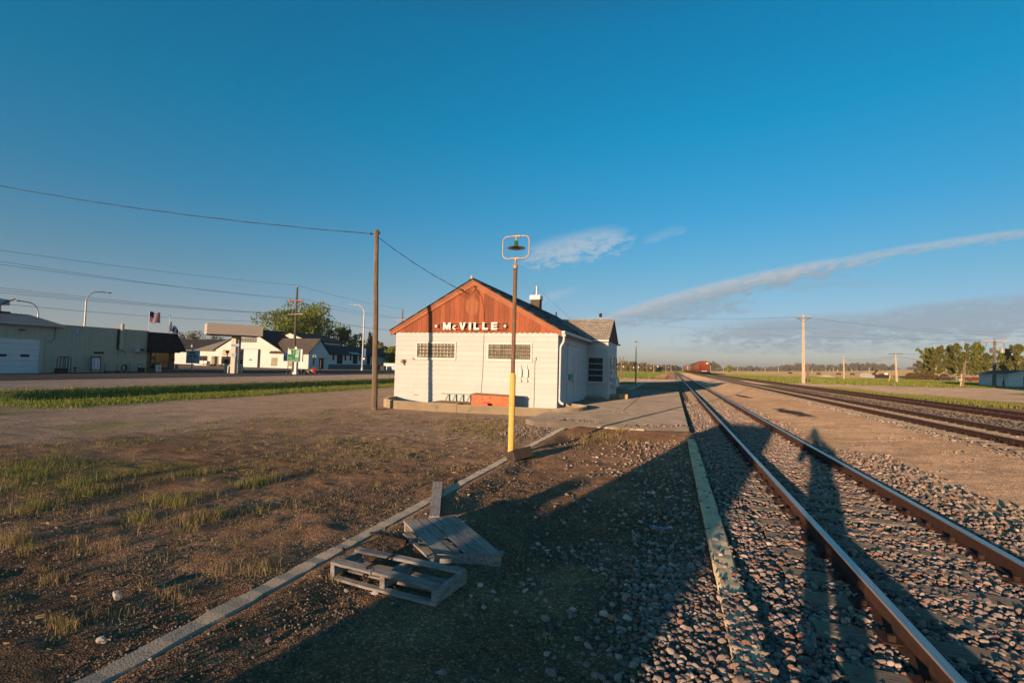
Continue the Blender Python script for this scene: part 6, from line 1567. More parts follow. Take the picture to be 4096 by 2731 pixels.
def rect(mb, y, px, mi=0, th=.06, conv=c2):
    (xa, za), (xb, zb) = atY(*conv(px[0], px[1]), y), atY(*conv(px[2], px[3]), y); mb.b2((xa, y - th, min(za, zb)), (xb, y, max(za, zb)), mi); return xa, xb, za, zb
for pxs in ((243, 975, 337, 1057), (490, 981, 587, 1062)):
    mb = MB(); rect(mb, SY, (pxs[0] - 5, pxs[1] - 4, pxs[2] + 5, pxs[3] + 4), 0, .06); f = mb.build('window', M['cream'], sal)
    xm = (pxs[0] + pxs[2]) / 2
    mb = MB(); rect(mb, SY, (pxs[0], pxs[1], xm - 3, pxs[3]), 0, .08); rect(mb, SY, (xm + 3, pxs[1], pxs[2], pxs[3]), 0, .08); mb.build('pane', M['glass'], f)
mb = MB(); rect(mb, SY, (378, 976, 456, 1086), 0, .05); dw = mb.build('entrance', M['cream'], sal)
mb = MB()
for a, b_ in ((386, 392), (395, 401), (404, 418), (444, 448), (450, 454)):
    for j in range(8): rect(mb, SY, (a, 980 + j * 13, b_, 989 + j * 13), 0, .07)
mb.build('entrance_panes', M['wood_brown'], dw)
mb = MB(); rect(mb, SY, (418, 978, 440, 1086), 0, .065); mb.build('door', M['dark_door'], dw)
mb = MB(); xa, xb, za, zb = rect(mb, SY, (500, 907, 588, 972), 0, .08); sgn = mb.build('wall_sign', M['cream'], sal)
text_mesh("Connie's", .52, 'lettering', M['wood_brown'], sgn, (xa + .35, SY - .085, zb + .78), (1, 0, .05), (-.05, 0, 1), 0, .01); text_mesh('Hair Studio', .40, 'lettering', M['wood_brown'], sgn, (xa + .3, SY - .085, zb + .14), (1, 0, .0), (0, 0, 1), 0, .01, squeeze=.9)
mb = MB(); rect(mb, SY, (690, 905, 712, 1096), 0, .04); rect(mb, SY, (690, 902, 887, 908), 0, .05); rect(mb, SY, (870, 908, 887, 1097), 0, .05); gf_ = mb.build('door_opening', M['dark_door'], sal)
mb = MB(); rect(mb, SY, (714, 909, 876, 1098), 0, .035); od = mb.build('overhead_door', M['white_paint'], sal)
mb = MB(); rect(mb, SY, (760, 1014, 828, 1018), 0, .05); rect(mb, SY, (782, 1008, 802, 1022), 0, .06); mb.build('door_latch', M['dark_metal'], od)
mb = MB(); rect(mb, SY, (680, 786, 853, 834), 0, .06); tw = mb.build('transom_window', M['dark_metal'], sal)
mb = MB()
for i in range(6): rect(mb, SY, (684 + i * 28.5, 790, 706 + i * 28.5, 830), 0, .08)
mb.build('panes', M['grey_sign'], tw)
for (a, b_, c, d, nx_, nz_) in ((1010, 992, 1068, 1082, 6, 7), (1192, 1036, 1246, 1086, 6, 4)):
    mb = MB(); rect(mb, SY, (a, b_, c, d), 0, .05); gb = mb.build('block_window', M['wood_brown'], sal)
    mb = MB()
    for i in range(nx_):
        for j in range(nz_): rect(mb, SY, (a + 2 + i * (c - a) / nx_, b_ + 2 + j * (d - b_) / nz_, a - 1 + (i + 1) * (c - a) / nx_, b_ - 1 + (j + 1) * (d - b_) / nz_), 0, .07)
    mb.build('blocks', M['cream'], gb)
# cross wing: gable facing the street
WX = -73.45
mb = MB(); mb.prism([(WX, SY + .03, -.4), (WX, 90.3, -.4), (WX, 90.3, 3.5), (WX, 87.25, 6.45), (WX, SY + .03, 3.4)], (-9, 0, 0)); mb.build('wing_wall', M['salon_wall2'], sal)
mb = MB(); mb.prism([(WX + .3, SY - .45, 3.12), (WX + .3, 87.25, 6.5), (WX + .3, 87.25, 6.66), (WX + .3, SY - .45, 3.3)], (-10.5, 0, 0)); mb.build('wing_roof', M['roof_brown'], sal)
mb = MB(); mb.prism([(WX + .3, 90.75, 3.2), (WX + .3, 87.25, 6.5), (WX + .3, 87.25, 6.66), (WX + .3, 90.75, 3.36)], (-10.5, 0, 0)); mb.build('wing_roof', M['roof_black'], sal)
mb = MB(); mb.b2((WX - .1, 87.3, 0), (WX + .05, 88.7, 2.3)); mb.build('wing_door', M['dark_door'], sal)
mb = MB(); mb.b2((WX, 87.2, 2.33), (WX + .12, 90.0, 2.43)); mb.build('door_track', M['sign_blue'], sal)
mb = MB(); mb.b2((WX - .1, 85.35, 1.0), (WX + .03, 85.8, 2.3)); mb.build('wing_window', M['black'], sal)
# long warehouse along the street
whs = thing('warehouse', 'long low white warehouse with dark loading doors and black roof', 'warehouse', (-77, 105, 0))
mb = MB(); mb.b2((-88, 90.35, -.3), (WX - .02, 138, 3.45)); mb.build('wall', M['salon_wall2'], whs)
mb = MB(); mb.b2((-80, 90.4, -.3), (WX + .12, 138, 1.08)); mb.build('loading_dock', M['found'], whs)
mb = MB(); mb.prism([(WX + .5, 90.8, 3.30), (WX + .5, 90.8, 3.46), (-79.5, 90.8, 5.75), (-79.5, 90.8, 5.55)], (0, 47.5, 0)); mb.build('roof', M['roof_black'], whs)
mb = MB(); mb.prism([(WX + .2, 98.5, 3.56), (WX + .2, 102, 3.56), (WX - 1.2, 102, 4.08), (WX - 1.2, 98.5, 4.08)], (0, 0, .03)); mb.build('roof_patch', M['grey_metal'], whs)
def fr(px0, py0, px1, py1): 
    (ya, za), (yb_2, zb) = atX(*c2(px0, py0), WX), atX(*c2(px1, py1), WX); return ya, yb_2, zb, za
for d in ((1695, 965, 1748, 1058), (1862, 970, 1903, 1058), (2008, 975, 2038, 1065)):
    ya, y2, za, zb = fr(*d); mb = MB(); mb.b2((WX - .1, ya, za), (WX + .04, y2, zb)); o = mb.build('loading_door', M['dark_door'], whs)
for d in ((1648, 960, 1664, 1020), (1773, 966, 1788, 1022), (1828, 968, 1841, 1024), (1927, 972, 1939, 1026)):
    ya, y2, za, zb = fr(*d); mb = MB(); mb.b2((WX - .1, ya, za), (WX + .03, y2, zb)); mb.build('narrow_window', M['black'], whs)
# taller white hall behind
hl = thing('tall_hall', 'taller white hall with black roof rising behind the low warehouse', 'hall', (-84, 100, 0))
(ya, za) = atX(*c2(1035, 712), -81.0); (y2, zb) = atX(*c2(1730, 830), -81.0)
ye = y2
mb = MB(); mb.b2((-92, 92.5, 0), (-81.0, ye, 6.35)); mb.build('wall', M['salon_wall'], hl)
mb = MB(); mb.prism([(-80.6, 91.8, 6.3), (-80.6, 91.8, 6.5), (-86.5, 91.8, 8.5), (-92.4, 91.8, 6.5), (-92.4, 91.8, 6.3), (-86.5, 91.8, 8.3)], (0, ye - 91.2, 0)); mb.build('roof', M['roof_black'], hl)
mb = MB(); mb.prism([(-81, 92.45, 6.3), (-86.5, 92.45, 8.3), (-92, 92.45, 6.3)], (0, .2, 0)); mb.build('gable', M['salon_wall'], hl)
# dark roofed pink building behind the garage
pk = thing('low_building', 'low pinkish building with black roof behind the garage shop front', 'building', (-125, 100, 0))
(xa, za), (xb, zb) = atY(*c2(-40, 905), 95), atY(*c2(212, 1047), 95)
mb = MB(); mb.b2((xa - 8, 95, -.6), (xb + 3, 107, za)); mb.build('wall', M['salon_wall'], pk)
(_, zr) = atY(*c2(100, 803), 98); mb = MB(); mb.prism([(xa - 9, 94.4, za - .1), (xb + 3.5, 94.4, za - .1), (xb + 6.2, 99, zr), (xa - 9, 99, zr)], (0, 0, .15)); mb.prism([(xa - 9, 99, zr), (xb + 6.2, 99, zr), (xb + 6, 108, za), (xa - 9, 108, za)], (0, 0, .15)); mb.build('roof', M['roof_black'], pk)
for px in (70, 180):
    (x_, z_) = atY(*c2(px, 880 if px > 100 else 865), 95.5); mb = MB(); mb.tube([(x_, 95.5, z_ - .5), (x_, 95.5, z_ + .5)], .25, 8); mb.build('roof_vent', M['fascia_white'], pk)
# benches and pots
for i, (px, lb) in enumerate(((262, 'left white garden chair before the salon window'), (298, 'right white garden chair before the salon window'))):
    x_, z_ = atY(*c2(px, 1080), SY - 1.0); z0 = -.05
    t_ = thing('garden_chair', lb, 'chair', (x_, SY - 1, z0), 'white garden chairs')
    b = MB(); b.b2((x_ - .6, SY - 1.3, .45), (x_ + .6, SY - .7, .52)); b.build('seat', M['white_paint'], t_)
    b = MB(); b.b2((x_ - .6, SY - .72, .52), (x_ + .6, SY - .66, 1.15)); b.build('backrest', M['white_paint'], t_)
    for sx in (-.55, .55):
        for sy in (-1.25, -.75): b = MB(); b.b2((x_ + sx - .04, SY + sy - .04, -.1), (x_ + sx + .04, SY + sy + .04, .45)); b.build('leg', M['white_paint'], t_)
for px, lb in ((345, 'brown flower tub right of the white garden chairs'), (368, 'dark flower tub left of the salon entrance'), (452, 'brown flower tub right of the salon entrance'), (472, 'grey flower tub below the right salon window')):
    x_, z_ = atY(*c2(px, 1080), SY - 1.0); b = MB(); b.lathe([(.02, -.1), (.28, -.1), (.42, .42), (.36, .42), (.02, .36)], (x_, SY - 1, 0), 12)
    tag(b.build('flower_tub', M['wood_brown'] if '370' not in lb else M['dark_metal'], None, loc=(x_, SY - 1, 0)), lb, 'flower pot', 'flower tubs before the salon')
# grey gabled house, pale shed, message trailer, bin, guy pole
def F6(x, y): return (1080 + x / 4.704, 1380 + y / 4.704)
HY = 175
def hp(px, py): x, z = atY(*F6(px, py), HY); return (x, HY, z)
hs_ = thing('grey_house', 'small grey gabled house half hidden by a green tree', 'house', (hp(2100, 380)[0], HY, 0))
a, b_, c = hp(2005, 160), hp(2078, 100), hp(2160, 190)
a = (b_[0] - 3.6, HY, b_[2] - 2.9); c = (b_[0] + 3.6, HY, b_[2] - 2.9)
mb = MB(); mb.prism([(a[0], HY, -.5), (c[0], HY, -.5), c, b_, a], (0, 9, 0)); mb.build('wall', pm('house_grey', (.42, .38, .34), None, 2, .8), hs_)
mb = MB()
for e in (a, c): s = 1 if e is c else -1; mb.prism([(b_[0], HY - .4, b_[2]), (b_[0], HY - .4, b_[2] + .3), (e[0] + s * .5, HY - .4, e[2] - .15), (e[0] + s * .5, HY - .4, e[2] - .45)], (0, 10, 0))
r_ = mb.build('roof', pm('blue_roof', (.10, .15, .20), None, 2, .7), hs_)
mb = MB(); mb.b2((b_[0] + 1.2, HY + 3, b_[2] - 1), (b_[0] + 2, HY + 3.8, b_[2] + .7)); mb.build('chimney', M['brick'], r_)
mb = MB(); wz = b_[2] - 3.0; mb.b2((b_[0] - .9, HY - .06, wz - .7), (b_[0] + .9, HY, wz + .7)); wf = mb.build('window', M['white_paint'], hs_)
mb = MB()
for i in (-1, 1): mb.b2((b_[0] - .4 + i * .42, HY - .08, wz - .55), (b_[0] + .0 + i * .42, HY - .02, wz + .55))
mb.build('pane', M['glass'], wf)
x0_, zt_ = atY(*F6(1990, 262), 160); x1_, zb_ = atY(*F6(2130, 262), 160)
ps = thing('pale_shed', 'low pale shed with dark blue roof below the grey house', 'shed', ((x0_ + x1_) / 2, 160, 0))
mb = MB(); mb.b2((x0_ - 3, 160, -.4), (x1_, 166, zt_ - .2)); mb.build('wall', M['fascia_white'], ps)
mb = MB(); mb.prism([(x0_ - 3.3, 159.5, zt_ - .3), (x1_ + .3, 159.5, zt_ - .3), (x1_ + .3, 163, zt_ + 1.1), (x0_ - 3.3, 163, zt_ + 1.1)], (0, 0, .15)); mb.build('roof', pm('navy_roof', (.05, .08, .12), None, 2, .7), ps)
tr = thing('message_trailer', 'white portable message board trailer by the street edge', 'message board', (-66, 103.8, 0))
mb = MB(); (xa, za), (xb, zb) = atY(*F6(2150, 345), 103.8), atY(*F6(2352, 465), 103.8); xb += 1.2
mb.b2((xa, 103.6, zb), (xb, 103.9, za)); p_ = mb.build('panel', M['white_paint'], tr)
text_mesh('OUR LADY of\nST CHARLES\nFUNDS', .42, 'lettering', M['ink'], p_, (xa + 1.45, 103.6, za - .72), (1, 0, 0), (0, 0, 1), 0, .01)
mb = MB(); mb.b2((xa, 103.55, za), (xb, 103.95, za + .12)); mb.build('top_rail', M['cream'], p_)
for x_ in (xa + .8, xb - .8): mb = MB(); mb.tube([(x_, 103.75, -.3), (x_, 103.75, zb)], .06, 6); mb.build('leg', M['grey_metal'], tr)
mb = MB(); mb.b2((-67.2, 101.2, -.1), (-66.0, 102.1, 1.0)); tag(mb.build('rubbish_bin', M['black'], None, bevel=.08), 'dark rubbish bin left of the white message trailer', 'bin')
mb = MB(); p0 = gnd(*F6(2040, 450)); x1_, z1_ = atY(*F6(2142, 275), p0[1]); mb.tube([(p0[0], p0[1], -.1), (x1_, p0[1], z1_)], .06, 6)
tag(mb.build('guy_guard', M['wood_brown'], None), 'slanted pale guy guard beside the brown timber pole', 'guy guard')
# ---- street utility poles and lines
def upole(label, x, y, z, top, r0, mat, arms=(), lean=(0, 0), grp='utility poles', name='utility_pole', dirx=(1, 0, 0)):
    t = thing(name, label, 'utility pole', (x, y, z), grp)
    b = MB(); k = 8; P_ = lambda h: Vector((x + lean[0] * (h - z), y + lean[1] * (h - z), h))
    b.tube([P_(z - .4 + (top - z + .4) * i / k) for i in range(k + 1)], [r0 * (1 - .38 * i / k) for i in range(k + 1)], 10); b.build('pole', mat, t)
    d = Vector(dirx).normalized()
    for (h, hw, am, ins, br) in arms:
        c = P_(h); b = MB(); b.bar(c - d * hw + Vector((0, -.12, 0)), c + d * hw + Vector((0, -.12, 0)), .09, .12)
        if br: b.bar(c - d * hw * .75 + Vector((0, -.16, -.05)), c + Vector((0, -.16, -hw * .6)), .03, .05); b.bar(c + d * hw * .75 + Vector((0, -.16, -.05)), c + Vector((0, -.16, -hw * .6)), .03, .05)
        ar = b.build('crossarm', am, t)
        for u in ins:
            b = MB(); b.lathe([(.02, 0), (.03, .1), (.08, .12), (.05, .18), (.07, .24), (.02, .3)], c + d * hw * u + Vector((0, -.12, .06)), 8); b.build('insulator', M['insulator_grey'], ar)
    return t, P_
u2, P2 = upole('leaning green brown utility pole with two crossarms in front of the price sign', -47.5, 51.6, 0, 11.55, .2, M['pole_dark'], [(9.7, 1.25, M['rake'], (-.9, .9), True), (7.9, 1.25, M['pole_pale'], (), False)], (.004, 0))
b = MB(); p = P2(11.55); b.tube([p, p + Vector((0, 0, .25))], .07, 8); b.build('pole_cap', M['insulator_grey'], u2)
X3, z3 = atX(1540 + 372 / 5.2275, 1080 + 815 / 5.2275, -47.5)
Y3 = X3; u3, P3 = upole('distant utility pole with one crossarm peeking over the depot roof edge', -47.5, Y3, 0, z3 - .3, .18, M['pole_wood'], [(z3 - 2.0, 1.3, M['pole_pale'], (-.9, .9), True)])
b = MB(); p = P3(z3 - .3); b.tube([p, p + Vector((0, 0, .3))], .08, 8); b.build('pole_cap', M['insulator'], u3)
def lineX(sx, sy, X): y, z = atX(sx, sy, X); return (X, y, z)
k_ = 4096 / 2352
G_ = 'street power lines'
L0 = P2(11.8); tops = [((-60 * k_, 566 * k_), L0, 'topmost thin wire of the street line left of the leaning pole', .5), ((-60 * k_, 591 * k_), P2(9.95) + Vector((-1.1, 0, 0)), 'upper of the paired street wires left of the leaning pole', .5), ((-60 * k_, 599 * k_), P2(9.95) + Vector((1.1, 0, 0)), 'lower of the paired street wires left of the leaning pole', .5),
        ((-60 * k_, 654 * k_), P2(7.98) + Vector((-.9, 0, 0)), 'first of three close communication wires on the left', .4), ((-60 * k_, 660 * k_), P2(7.9), 'middle of three close communication wires on the left', .4), ((-60 * k_, 666 * k_), P2(7.85) + Vector((.9, 0, 0)), 'lowest of three close communication wires on the left', .4)]
for (sx, sy), pe, lb, sg_ in tops:
    p0 = lineX(sx, sy, pe.x); cable(lb, p0, pe, .25, .011, 24, 'power_line', G_)
for pe, q, lb in ((L0, P3(z3), 'topmost street wire right of the leaning pole'), (P2(9.95) + Vector((-1.1, 0, 0)), P3(z3 - 1.75) + Vector((-1.1, 0, 0)), 'left street wire between the leaning pole and the distant pole'), (P2(9.95) + Vector((1.1, 0, 0)), P3(z3 - 1.75) + Vector((1.1, 0, 0)), 'right street wire between the leaning pole and the distant pole'),
                  (P2(7.98) + Vector((-.9, 0, 0)), P3(z3 - 4.0), 'upper communication wire right of the leaning pole'), (P2(7.85) + Vector((.9, 0, 0)), P3(z3 - 4.25), 'lower communication wire right of the leaning pole')):
    cable(lb, pe, q, .35, .014, 20, 'power_line', G_)
p0 = lineX(-40, 1210, -70); p1 = lineX(*c2(900, 615), -80); cable('lone faint wire passing behind the flags and canopy', p0, p1, .4, .02, 20, 'power_line', G_)
X4, z4 = atY(*c2(1605, 705), 150)
upole('short pole with grey transformers behind the warehouse roof', X4, 150, 0, z4, .2, M['pole_grey'], [(z4 - .4, 1.2, M['rust_dark'], (-.9, .9), False)])
for s in (-.5, .5):
    b = MB(); b.tube([(X4 + s * 1.5, 149.7, z4 - 3.2), (X4 + s * 1.5, 149.7, z4 - 1.9)], .38, 10)
    b.build('transformer', M['grey_metal'], [o for o in COL.objects if o.get('label') == 'short pole with grey transformers behind the warehouse roof'][0])
# ================================================================== RIGHT SIDE AND DISTANCE
G_R = 'line poles right of the rails'
z_ = hz(18.2, 80.7)
pA, PA = upole('tallest pale timber pole with one crossarm beside the level crossing', 18.16, 80.7, z_, 10.4, .23, M['pole_pale'], [(9.85, .95, M['pole_dark'], (-.85, -.45, .45, .85), True)])
sb = thing('crossing_sign', 'weathered crossbuck post right beside the tallest pale pole', 'crossing sign', (18.96, 81.8, z_))
b = MB(); b.bar((18.96, 81.8, z_ - .3), (18.96, 81.8, 3.3), .2, .2); b.build('post', M['pole_wood'], sb)
for s in (-1, 1):
    b = MB(); b.bar((18.96 - s * .42, 81.93, 2.05), (18.96 + s * .42, 81.93 + s * .01, 2.9), .16, .03, up=(0, 1, 0)); b.build('crossbuck_board', M['pole_grey'], sb)
upole('slim pale pole standing alone in the green field', 44.6, 155, .45, 6.7, .2, M['pole_pale'], lean=(0, 0))
u5, P5 = upole('pale pole with a long flat crossarm left of the poplar row', 43.07, 117.7, .45, 6.25, .2, M['pole_pale'], [(6.18, 1.25, M['pole_dark'], (), False)], lean=(-.035, 0))
sp = thing('stub_pole', 'short pair of timber stubs standing at the gravel road edge', 'pole stub', (40.45, 88.6, .45))
b = MB(); b.tube([(40.35, 88.5, .1), (40.75, 88.5, 3.95)], [.17, .15], 8); b.build('stub', M['pole_wood'], sp)
b = MB(); b.tube([(40.1, 88.4, .1), (40.3, 88.4, 2.3)], [.08, .07], 8); b.b2((39.95, 88.25, 1.3), (40.3, 88.45, 1.6)); b.build('marker', M['pole_pale'], sp)
u6, P6 = upole('grey pole with two transformers and a wide crossarm before the pale shed', 44.13, 88.6, .45, 7.45, .24, M['pole_grey'], [(7.25, 1.55, M['pole_pale'], (-.95, -.6, .6, .95), True)], lean=(.03, 0))
for s, mt in ((-.42, M['pole_grey']), (.75, M['grey_metal'])):
    b = MB(); x_ = 44.3 + s; b.tube([(x_, 88.4, 5.45), (x_, 88.4, 6.15)], .26, 12); b.bar((44.3, 88.5, 5.9), (x_, 88.5, 5.9), .06, .08); b.build('transformer', mt, u6)
b = MB(); 
for zz in (4.4, 4.65, 4.9): b.lathe([(.02, -.06), (.1, -.05), (.06, 0), (.1, .05), (.02, .06)], (44.05, 88.35, zz), 8)
b.build('insulator', M['insulator'], u6)
b = MB(); b.tube([(43.3, 88.4, 6.9), (43.0, 88.3, 5.6), (43.4, 88.3, 4.7), (44.1, 88.3, 4.9)], .025, 5); b.tube([(45.2, 88.4, 6.9), (45.3, 88.3, 6.4), (45.05, 88.3, 6.15)], .025, 5); b.build('drop_wire', M['cable'], u6)
b = MB(); b.tube([(42.87, 121.3, .2), (43.3, 121.3, 1.95)], .06, 6); tag(b.build('marker_post', M['yellow_paint'], None), 'thin leaning yellow marker post left of the flat armed pole', 'marker post')
# pole behind the bay roof and the wires across the rails
xb, zb = atY(2403, 1252, 78)
pB, PB = upole('pale pole with a dark double insulator peeking over the bay roof', xb, 78, 0, zb, .22, M['pole_pale'])
b = MB(); b.lathe([(.05, -.7), (.24, -.65), (.2, -.4), (.26, -.35), (.22, -.12), (.1, -.05)], (xb, 77.8, zb), 10); b.build('insulator', M['rust_dark'], pB)
for i, (dz, lb) in enumerate(((0, 'highest thin wire crossing over the rails to the tallest pale pole'), (-.35, 'second thin wire crossing over the rails to the tallest pale pole'), (-1.5, 'lowest thin wire crossing over the rails to the tallest pale pole'))):
    ta = PA(10.1) + Vector((.3 * (i - 1), -.12, -1.6 * (i == 2)))
    cable(lb, (xb, 78, zb + dz * .9), ta,   .55, .008, 24, 'power_line', 'wires over the rails')
    xr, zr = atY(4500, 1322 + (24 if i == 1 else 0) + (42 if i == 2 else 0), 84)
    cable(['highest', 'second', 'lowest'][i] + ' thin wire running right from the tallest pale pole', ta, (xr, 84, zr), 1.0, .008, 24, 'power_line', 'wires over the rails')
cable('upper slack wire between the slim pole and the flat armed pole', (44.6, 155, 6.3), P5(5.9), .7, .02, 18, 'power_line', 'field wires'); cable('lower slack wire between the slim pole and the flat armed pole', (44.6, 155, 6.0), P5(5.6), .9, .02, 18, 'power_line', 'field wires')
cable('wire from the flat armed pole into the poplars', P5(6.2) + Vector((1.2, 0, 0)), (75, 160, 9.2), .3, .02, 12, 'power_line', 'field wires'); cable('slack wire from the flat armed pole towards the grey transformer pole', P5(5.7), P6(4.8), .7, .02, 18, 'power_line', 'field wires')
cable('wire from the transformer pole crossarm to the left', P6(7.35) + Vector((-1.4, 0, 0)), (25, 160, 13), .4, .016, 14, 'power_line', 'field wires')
# shed
M['shed_wall'] = brickm('shed_wall', (.66, .68, .68), (.62, .64, .64), (.42, .44, .45), 6, .22, .012, 'XZ', bmp=.3, var=.15)
M['shed_wall2'] = brickm('shed_wall2', (.66, .68, .68), (.62, .64, .64), (.42, .44, .45), 6, .22, .012, 'YZ', bmp=.3, var=.15)
M['shed_roof'] = brickm('shed_roof', (.06, .055, .055), (.085, .08, .075), (.03, .03, .03), .5, .2, .01, 'XY')
A0 = Vector((51.0, 98.7, .3)); L0_ = Vector((45.9, 101.4, .3))
su = (Vector((52.5, 109.7, .3)) - A0)  # long side seen on the left
sd = su.normalized(); sn = Vector((sd.y, -sd.x, 0)); L_ = su.length; Wd = 4.6
sh = thing('pale_shed', 'long pale siding shed with dark roof at the right edge', 'shed', tuple(A0))
hA, hR = 2.42, 3.1
q = lambda u, v, z: A0 + sd * u + sn * v + Vector((0, 0, z - .3))
b = MB(); b.prism([q(0, 0, .1), q(0, Wd, .1), q(0, Wd, hA), q(0, Wd / 2, hR), q(0, 0, hA)], sd * L_); w0 = b.build('wall', M['shed_wall'], sh)
b = MB()
for (v0, v1) in ((-.3, Wd / 2), (Wd + .3, Wd / 2)): b.prism([q(-.3, v0, hA - .04), q(-.3, v1, hR + .04), q(-.3, v1, hR + .14), q(-.3, v0, hA + .06)], sd * (L_ + .6))
r0 = b.build('roof', M['shed_roof'], sh)
b = MB()
for (v0, v1) in ((-.32, Wd / 2), (Wd + .32, Wd / 2)): b.prism([q(-.34, v0, hA - .10), q(-.34, v1, hR - .02), q(-.34, v1, hR + .13), q(-.34, v0, hA + .05)], sd * .04)
b.prism([q(-.34, -.34, hA - .1), q(L_ + .3, -.34, hA - .1), q(L_ + .3, -.34, hA + .05), q(-.34, -.34, hA + .05)], -sn * .03); b.build('fascia', M['fascia_white'], r0)
b = MB(); b.prism([q(-.03, 1.75, .3), q(-.03, 2.85, .3), q(-.03, 2.85, 2.12), q(-.03, 1.75, 2.12)], sd * .02); f_ = b.build('door_frame', M['dark_metal'], sh)
b = MB(); b.prism([q(-.045, 1.83, .32), q(-.045, 2.77, .32), q(-.045, 2.77, 2.05), q(-.045, 1.83, 2.05)], sd * .014); b.build('door', M['ice_sign'], f_)
b = MB(); b.tube([q(1.3, -.1, .2), q(1.3, -.1, 1.9)], .05, 6); b.tube([q(1.6, -.1, .2), q(1.6, -.1, 1.3)], .05, 6); b.build('wall_pipe', M['dark_metal'], sh)
# red car
def car(name, label, x, y, z, rz, paint):
    t = thing(name, label, 'car', (x, y, z)); t.rotation_euler = (0, 0, rz)
    b = MB(); pr = [(-2.2, .35), (-2.25, .8), (-1.9, .95), (-1.2, 1.0), (-.7, 1.42), (.75, 1.45), (1.5, 1.02), (2.1, .95), (2.25, .6), (2.2, .35)]
    b.prism([(a, -.85, c) for a, c in pr], (0, 1.7, 0)); b.build('body', paint, t, local=True, bevel=.06)
    b = MB()
    for s in (-.862, .852): b.b2((-1.05, s, 1.02), (-.1, s + .01, 1.33)); b.b2((0, s, 1.02), (1.0, s + .01, 1.33))
    b.build('windows', M['glass'], t, local=True)
    b = MB(); b.b2((-2.27, -.7, .68), (-2.2, -.4, .82)); b.build('headlight', M['white_paint'], t, local=True); b = MB(); b.b2((-2.27, .4, .68), (-2.2, .7, .82)); b.build('headlight', M['white_paint'], t, local=True)
    for wx in (-1.4, 1.4):
        for wy in (-.82, .82):
            w = MB(); w.tube([(wx, wy - .1, .33), (wx, wy + .1, .33)], .33, 14); w.build('wheel', M['black'], t, local=True)
    return t
M['car_red'] = pm('car_red', (.25, .012, .02), None, 2, .25)
car('parked_car', 'dark red car parked under the poplars left of the pale shed', 92.0, 194, hz(92, 194), 2.6, M['car_red'])
car('parked_car', 'dark brown car partly behind the red car under the poplars', 88.4, 204, hz(88, 204), 2.9, M['rust_dark'])
# distant bits in the fields
def distant(name, label, conv, px, py, Y, cat, fn, group=None):
    x, z = atY(*conv(px, py), Y); zb = hz(x, Y); o = fn(x, Y, zb); return tag(o, label, cat, group)
for i, (conv, px, top, Y, lb) in enumerate([(c6, 125, 722, 520, 'thin distant pole just right of the crossbuck post'), (c6, 313, 728, 620, 'thin distant pole left of a close pair in the dry field'), (c6, 349, 712, 560, 'taller distant pole of the close pair in the dry field'), (c6, 393, 728, 640, 'thin distant pole right of the close pair'), (c6, 541, 725, 600, 'thin distant pole right of the slim pale pole'), (c6, 727, 708, 520, 'thin distant pole midway to the flat armed pole'), (c6, 606, 735, 700, 'tiny distant pole in the dry field'),
      (c5, 1157, 683, 520, 'thin distant pole right behind the freight car'), (c5, 1290, 682, 520, 'thin distant pole near the pale field shrub'), (c5, 1437, 700, 620, 'tiny distant pole right of the pale field shrub'), (c5, 1726, 705, 640, 'tiny distant pole in the middle of the field'), (c5, 1865, 700, 600, 'tiny distant pole left of the tallest pale pole'),
      (c5, 562, 660, 300, 'pale thin pole in front of the hazy tree line'), (c5, 398, 645, 300, 'pale thin pole left of the far lamp post'), (c5, 690, 668, 330, 'pale thin pole near the vanishing rails'), (c5, 742, 680, 420, 'thin pole close beside the vanishing rails')]):
    x, zt = atY(*conv(px, top), Y); zb = hz(x, Y) - .3; b = MB(); b.tube([(x, Y, zb), (x, Y, zt)], .0011 * Y * .38, 6); tag(b.build('distant_pole', M['pole_pale'], None), lb, 'pole', 'distant poles')
def rsign(px, py, w, h, Y, mat, lb, conv=c5, post=True):
    x, z = atY(*conv(px, py), Y); t = thing('road_sign', lb, 'road sign', (x, Y, hz(x, Y)), 'road signs beyond the meadow')
    s = Y / F * 1 / 2.61
    b = MB(); b.b2((x - w * s / 2, Y - .03, z - h * s / 2), (x + w * s / 2, Y + .02, z + h * s / 2)); b.build('plate', mat, t)
    b = MB(); b.tube([(x, Y + .1, hz(x, Y) - .2), (x, Y + .1, z)], .05, 6); b.build('post', M['pole_grey'], t)
M['sign_yellow'] = pm('sign_yellow', (.75, .45, .02), None, 2, .5)
for a in [(178, 694, 13, 13, 190, M['sign_yellow'], 'small yellow warning sign just right of the depot bay'), (243, 695, 10, 12, 210, M['white_paint'], 'small white sign behind the forked post'), (350, 703, 9, 16, 220, M['ice_sign'], 'narrow pale blue sign left of the far lamp post'), (402, 700, 10, 12, 230, M['white_paint'], 'small white sign right of the far lamp post'),
          (481, 702, 18, 9, 240, M['sign_blue'], 'wide blue guide sign before the hazy tree line'), (533, 709, 8, 9, 240, M['white_paint'], 'tiny white sign right of the blue guide sign'), (603, 693, 11, 12, 250, M['white_paint'], 'bright small sign on a thin post far along the meadow'), (718, 700, 9, 6, 300, M['ice_sign'], 'pale sign near the vanishing rails')]: rsign(*a)
# forked timber post behind the depot
fp = thing('forked_post', 'old brown timber post with a forked broken top beyond the depot', 'post', (-7.9, 80.5, 0))
b = MB(); b.bar((-7.95, 80.5, -.2), (-7.88, 80.5, 3.1), .26, .24); b.build('shaft', M['pole_wood'], fp)
for s in (-1, 1): b = MB(); b.bar((-7.88 + s * .06, 80.5, 2.95), (-7.88 + s * .34, 80.5, 3.75), .09, .12); b.build('prong', M['pole_wood'], fp)
